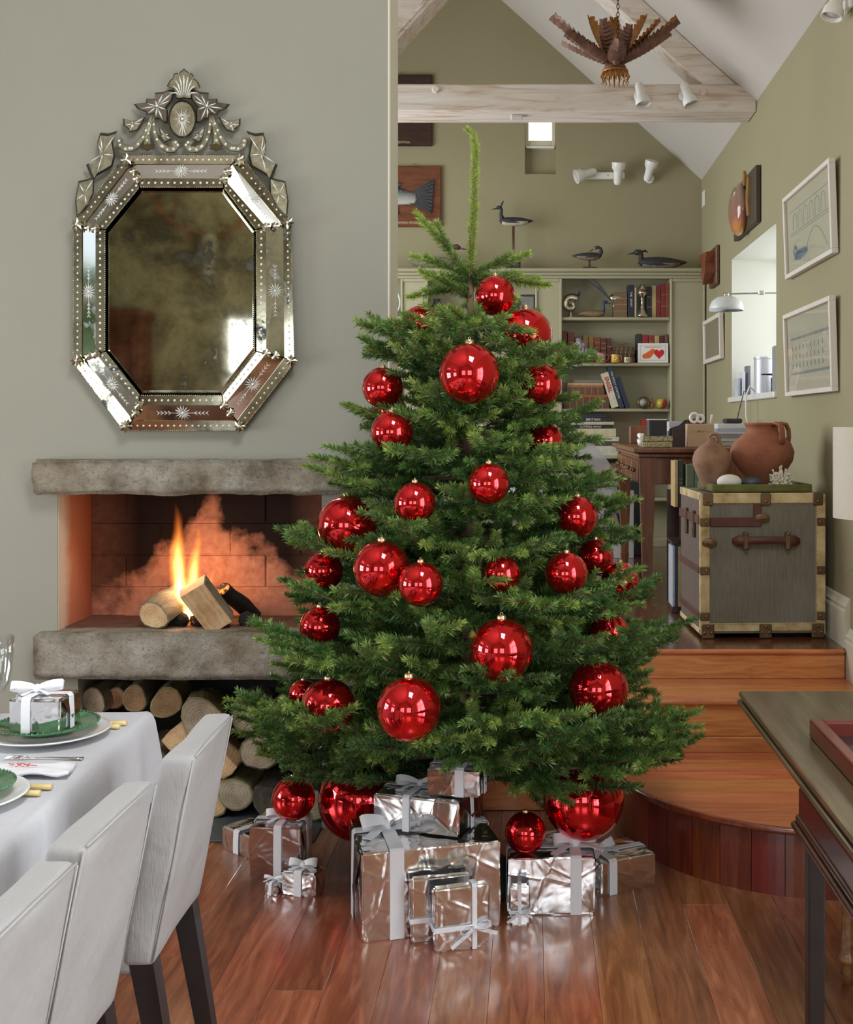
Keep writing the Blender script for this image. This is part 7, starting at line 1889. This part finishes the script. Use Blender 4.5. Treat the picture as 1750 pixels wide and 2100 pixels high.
for i, (px_, h, rgb, lb) in enumerate(((1297, .06, (122, 70, 46), 'upright brown wooden box at the far desk corner'),)):
    tag(MB().cbox((0, 0, 0), (.12, .1, .115), .003).build('wooden_box', M_['desk_wood'], loc=(XP(1290, 7.7), 7.6, ZD)), lb, 'box')
# bookshelf side and books under the desk behind the trunk
for i, (px0, px1, pt, pb, Y, rgb, lb, ti) in enumerate(((1384, 1391, 945, 1040, 5.85, (190, 160, 110), 'tan book at the left of the row behind the trunk', None), (1391.5, 1402, 944, 1040, 5.85, (44, 60, 56), 'dark green gilt lettered book behind the trunk', 'E &'), (1409, 1424, 953, 1000, 5.80, (104, 118, 90), 'grey green book left of the small jug', None), (1425, 1436, 952, 1000, 5.80, (92, 132, 108), 'mint green book left of the small jug', None))):
    zb_ = ZP(pb, Y); book(lb, XP(px0, Y), Y, max(zb_, PLAT+.36), (px1-px0)*Y/F_PX, ZP(pt, Y)-max(zb_, PLAT+.36), .16, rgb, title=ti, ink='gilt', tsize=.022)
o = thing('low_bookshelf', 'low dark bookshelf between the trunk and the desk', 'bookshelf', (0, 0, 0)); Y = 5.84
xa, xb = XP(1378, Y), XP(1440, Y)+.25
MB().box((xa, Y-.02, PLAT+.34), (xb, Y+.20, PLAT+.358)).build('shelf', M_['plaque_dark'], o); MB().box((xa, Y-.02, PLAT+.002), (xb, Y+.2, PLAT+.03)).build('shelf', M_['plaque_dark'], o); MB().box((xa, Y+.2, PLAT+.002), (xb, Y+.215, dz-.21)).build('back_panel', M_['plaque_dark'], o)
MB().box((XP(1403, Y), Y-.03, PLAT+.34), (XP(1408.5, Y), Y+.2, dz-.22)).build('upright', M_['plaque_dark'], o)
for i, (px0, px1, pt, rgb, lb) in enumerate(((1379, 1384, 1070, (176, 178, 184), 'pale grey folder low beside the trunk'), (1384.5, 1390, 1056, (52, 66, 104), 'blue book low beside the trunk'), (1390.5, 1400, 1062, (206, 196, 130), 'yellow book low beside the trunk'))): book(lb, XP(px0, Y), Y-.015, PLAT+.0305, (px1-px0)*Y/F_PX, min(.30, ZP(pt, Y)-PLAT-.031), .17, rgb)
# poster leaning under the desk
M_['poster_grey'] = plain('poster_grey', (196, 194, 192), .5, var=.03, nscale=4); M_['fig_grey'] = plain('figure_grey', (124, 122, 120), .6, var=.3, nscale=30); M_['fig_dark'] = plain('figure_dark', (40, 38, 38), .6); M_['fig_yellow'] = plain('figure_yellow', (208, 142, 40), .6)
Yp = 8.2; o = thing('photo_poster', 'large grey print of a figure in yellow leaning beyond the desk', 'poster', (XP(1260, Yp), Yp, PLAT+.002)); hw = (1302-1222)*Yp/F_PX/2; hp_ = ZP(1006, Yp)-PLAT
MB().box((-hw, 0, 0), (hw, .012, hp_)).build('sheet', M_['poster_grey'], o)
def pp(px_, py_): return (XP(px_, Yp)-XP(1260, Yp), ZP(py_, Yp)-PLAT)
def fig(pts, m, nm, d): MB().prism([pp(*q) for q in pts], 1, -.0008*d, 0).build(nm, M_[m], o)
fig([(1252, 1040), (1262, 1036), (1272, 1040), (1277, 1034), (1288, 1042), (1290, 1052), (1286, 1076), (1280, 1110), (1262, 1110), (1256, 1080), (1251, 1060)], 'fig_grey', 'printed_torso', 1)
fig([(1268, 1022), (1273, 1016), (1280, 1018), (1281, 1028), (1278, 1038), (1272, 1041), (1267, 1036)], 'fig_grey', 'printed_head', 1.4)
fig([(1268, 1022), (1273, 1015), (1281, 1017), (1281, 1024), (1275, 1020)], 'fig_dark', 'printed_hair', 2)
fig([(1252, 1060), (1260, 1062), (1260, 1070), (1253, 1068)], 'fig_yellow', 'printed_top', 2); fig([(1274, 1066), (1286, 1060), (1286, 1068), (1276, 1070)], 'fig_yellow', 'printed_top', 2); fig([(1250, 1100), (1276, 1104), (1272, 1106), (1252, 1106)], 'fig_yellow', 'printed_belt', 2)
fig([(1262, 1048), (1266, 1046), (1276, 1070), (1288, 1078), (1286, 1082), (1270, 1074)], 'fig_dark', 'printed_arm', 1.8)
tag(MB().cbox((-.13, 0, 0), (.13, .2, ZP(988, 8.35)-PLAT), .004).build('dark_file_box', plain('dark_file', (50, 50, 54), .6), loc=(XP(1283, 8.35), 8.35, PLAT+.001)), 'tall dark grey file box behind the print', 'box')
# clear plastic chair
t = NT('clear_acrylic'); t.set(Roughness=.05, Base_Color=(.93, .95, .97, 1), IOR=1.45); tr3 = t.n('ShaderNodeBsdfTransparent'); tr3.inputs[0].default_value = (.86, .88, .9, 1); mx3 = t.n('ShaderNodeMixShader'); lw = t.n('ShaderNodeLayerWeight'); lw.inputs[0].default_value = .35
t.l(t.math('ADD', t.math('MULTIPLY', lw.outputs[1], .55), .30), mx3.inputs[0]); t.l(tr3.outputs[0], mx3.inputs[1]); t.l(t.b.outputs[0], mx3.inputs[2]); t.l(mx3.outputs[0], t.out.inputs[0]); M_['acrylic'] = t.m
Yc = 6.7; cc = thing('clear_chair', 'transparent plastic swivel chair with chrome arms behind the tree', 'chair', (XP(1152, Yc), Yc, PLAT+.002))
def zc_(py_): return ZP(py_, Yc)-PLAT
b = MB(); vs = []; fs = []; nu, nv = 18, 12
for j in range(nv+1):
    v = j/nv
    for i in range(nu+1):
        u = i/nu*2-1; zt2 = zc_(880)-(zc_(880)-zc_(975))*abs(u)**2.0; zb2 = zc_(1055); z_ = zb2+(zt2-zb2)*v
        vs.append((u*.33*(1-.05*v), -.16+.22*u*u-.10*v, z_))
for j in range(nv):
    for i in range(nu): fs.append((j*(nu+1)+i, j*(nu+1)+i+1, (j+1)*(nu+1)+i+1, (j+1)*(nu+1)+i))
n0 = len(vs); b.add(vs, fs); b.add([(x, y+.008, z_) for x, y, z_ in vs], [tuple(reversed(f)) for f in fs]); b.build('shell_back', M_['acrylic'], cc, True)
MB().lathe([(0,0),(.25,.0),(.30,.02),(.29,.028),(.24,.008),(0,.008)], 32, c=(0, .05, zc_(1058))).build('seat', M_['acrylic'], cc, True)
M_['chrome'] = plain('chrome', (220, 220, 224), .08, 1.0, var=.02)
for s_ in (-1, 1): MB().tube([(s_*.27, .02, zc_(1058)+.01), (s_*.285, .0, zc_(1010)), (s_*.27, -.02, zc_(985)), (s_*.29, .0, zc_(968)), (s_*.33, .05, zc_(962)), (s_*.37, .18, zc_(961))], .010, 8).build('armrest', M_['chrome'], cc, True)
MB().tube([(0, .05, .10), (0, .05, zc_(1058))], .022, 12).build('column', M_['chrome'], cc, True)
for k in range(5):
    a = 2*PI*k/5+.3; MB().tube([(0, .05, .10), (.14*math.cos(a), .05+.14*math.sin(a), .085), (.27*math.cos(a), .05+.27*math.sin(a), .055)], [.018, .014, .010], 8).build('base_arm', M_['chrome'], cc, True); MB().ball((.27*math.cos(a), .05+.27*math.sin(a), .026), (.022, .022, .026), 12, 8).build('castor', M_['paint_black'], cc, True)
# cables from the sill
tag(MB().tube([(0,0,0), (-.035,-.02,.03), (-.06,-.03,-.03), (-.055,-.02,-.15), (-.02,.0,-.27), (.0,.0,-.38)], .005, 6).build('white_cable', M_['white_gloss'], None, True, (XR-.012, 6.95, WZ0+.015)), 'white cable looping down from the window sill', 'cable')
tag(MB().tube([(0,0,0), (-.03,-.01,.01), (-.05,.0,-.08), (-.08,.02,-.22), (-.10,.03,-.36)], .003, 6).build('black_cable', M_['paint_black'], None, True, (XR-.012, 7.15, WZ0+.012)), 'thin black cable hanging from the window sill', 'cable')
# table lamp and plant cut by the right edge
Yl = 4.0; o = thing('side_console', 'slim console table just beyond the right edge', 'table', (1.222, Yl, S1+.001))
for sx in (-.07, .08):
    for sy in (-.34, .03): MB().cbox((sx-.015, sy-.015, 0), (sx+.015, sy+.015, .60), .003).build('leg', M_['dark_oak'], o)
MB().cbox((-.097, -.38, .60), (.10, .058, .63), .004).build('table_top', M_['dark_oak'], o); tzz = S1+.632
o = thing('table_lamp', 'white drum shaded table lamp at the right edge', 'lamp', (1.168, Yl, tzz))
M_['lampshade'] = plain('white_linen_shade', (226, 218, 202), .9, var=.03, nscale=50)
MB().lathe([(.133, ZP(1062, Yl)-tzz), (.133, ZP(876, Yl)-tzz), (.129, ZP(876, Yl)-tzz), (.129, ZP(1062, Yl)-tzz), (.133, ZP(1062, Yl)-tzz)], 40).build('lamp_shade', M_['lampshade'], o, R(40))
MB().lathe([(0,0),(.055,0),(.055,.015),(.02,.03),(.016,.12),(.03,.18),(.016,.26),(.012,.36),(0,.36)], 24).build('base', M_['white_china'], o, True)
for k in range(3): MB().tube([(0, 0, .36), (.13*math.cos(2*PI*k/3+.5), .13*math.sin(2*PI*k/3+.5), ZP(900, Yl)-tzz)], .002, 5).build('shade_spoke', M_['silver'], o, True)
o = thing('potted_plant', 'green leafed plant whose tips enter at the right edge', 'plant', (1.20, Yl-.20, tzz))
MB().lathe([(0,0),(.045,0),(.06,.09),(.065,.1),(.058,.1),(.05,.085),(0,.085)], 20).build('pot', M_['white_china'], o, True)
M_['leaf_green'] = plain('houseplant_green', (96, 146, 52), .4, var=.15)
for k in range(9):
    a = 2*PI*k/9+2.9; dx_, dy_ = math.cos(a), math.sin(a); L = .15 if k else .17
    st_ = MB().tube([(0,0,.08), (dx_*L*.3, dy_*L*.3, .15), (dx_*L*.65, dy_*L*.65, .17)], .002, 5).build('stalk', M_['leaf_green'], o, True)
    MB().ribbon([(dx_*L*.6, dy_*L*.6, .17), (dx_*L*.8, dy_*L*.8, .175), (dx_*L*1.05, dy_*L*1.05, .15)], [.004, .03, .002], (-dy_, dx_, .2), .001).build('leaf', M_['leaf_green'], o)
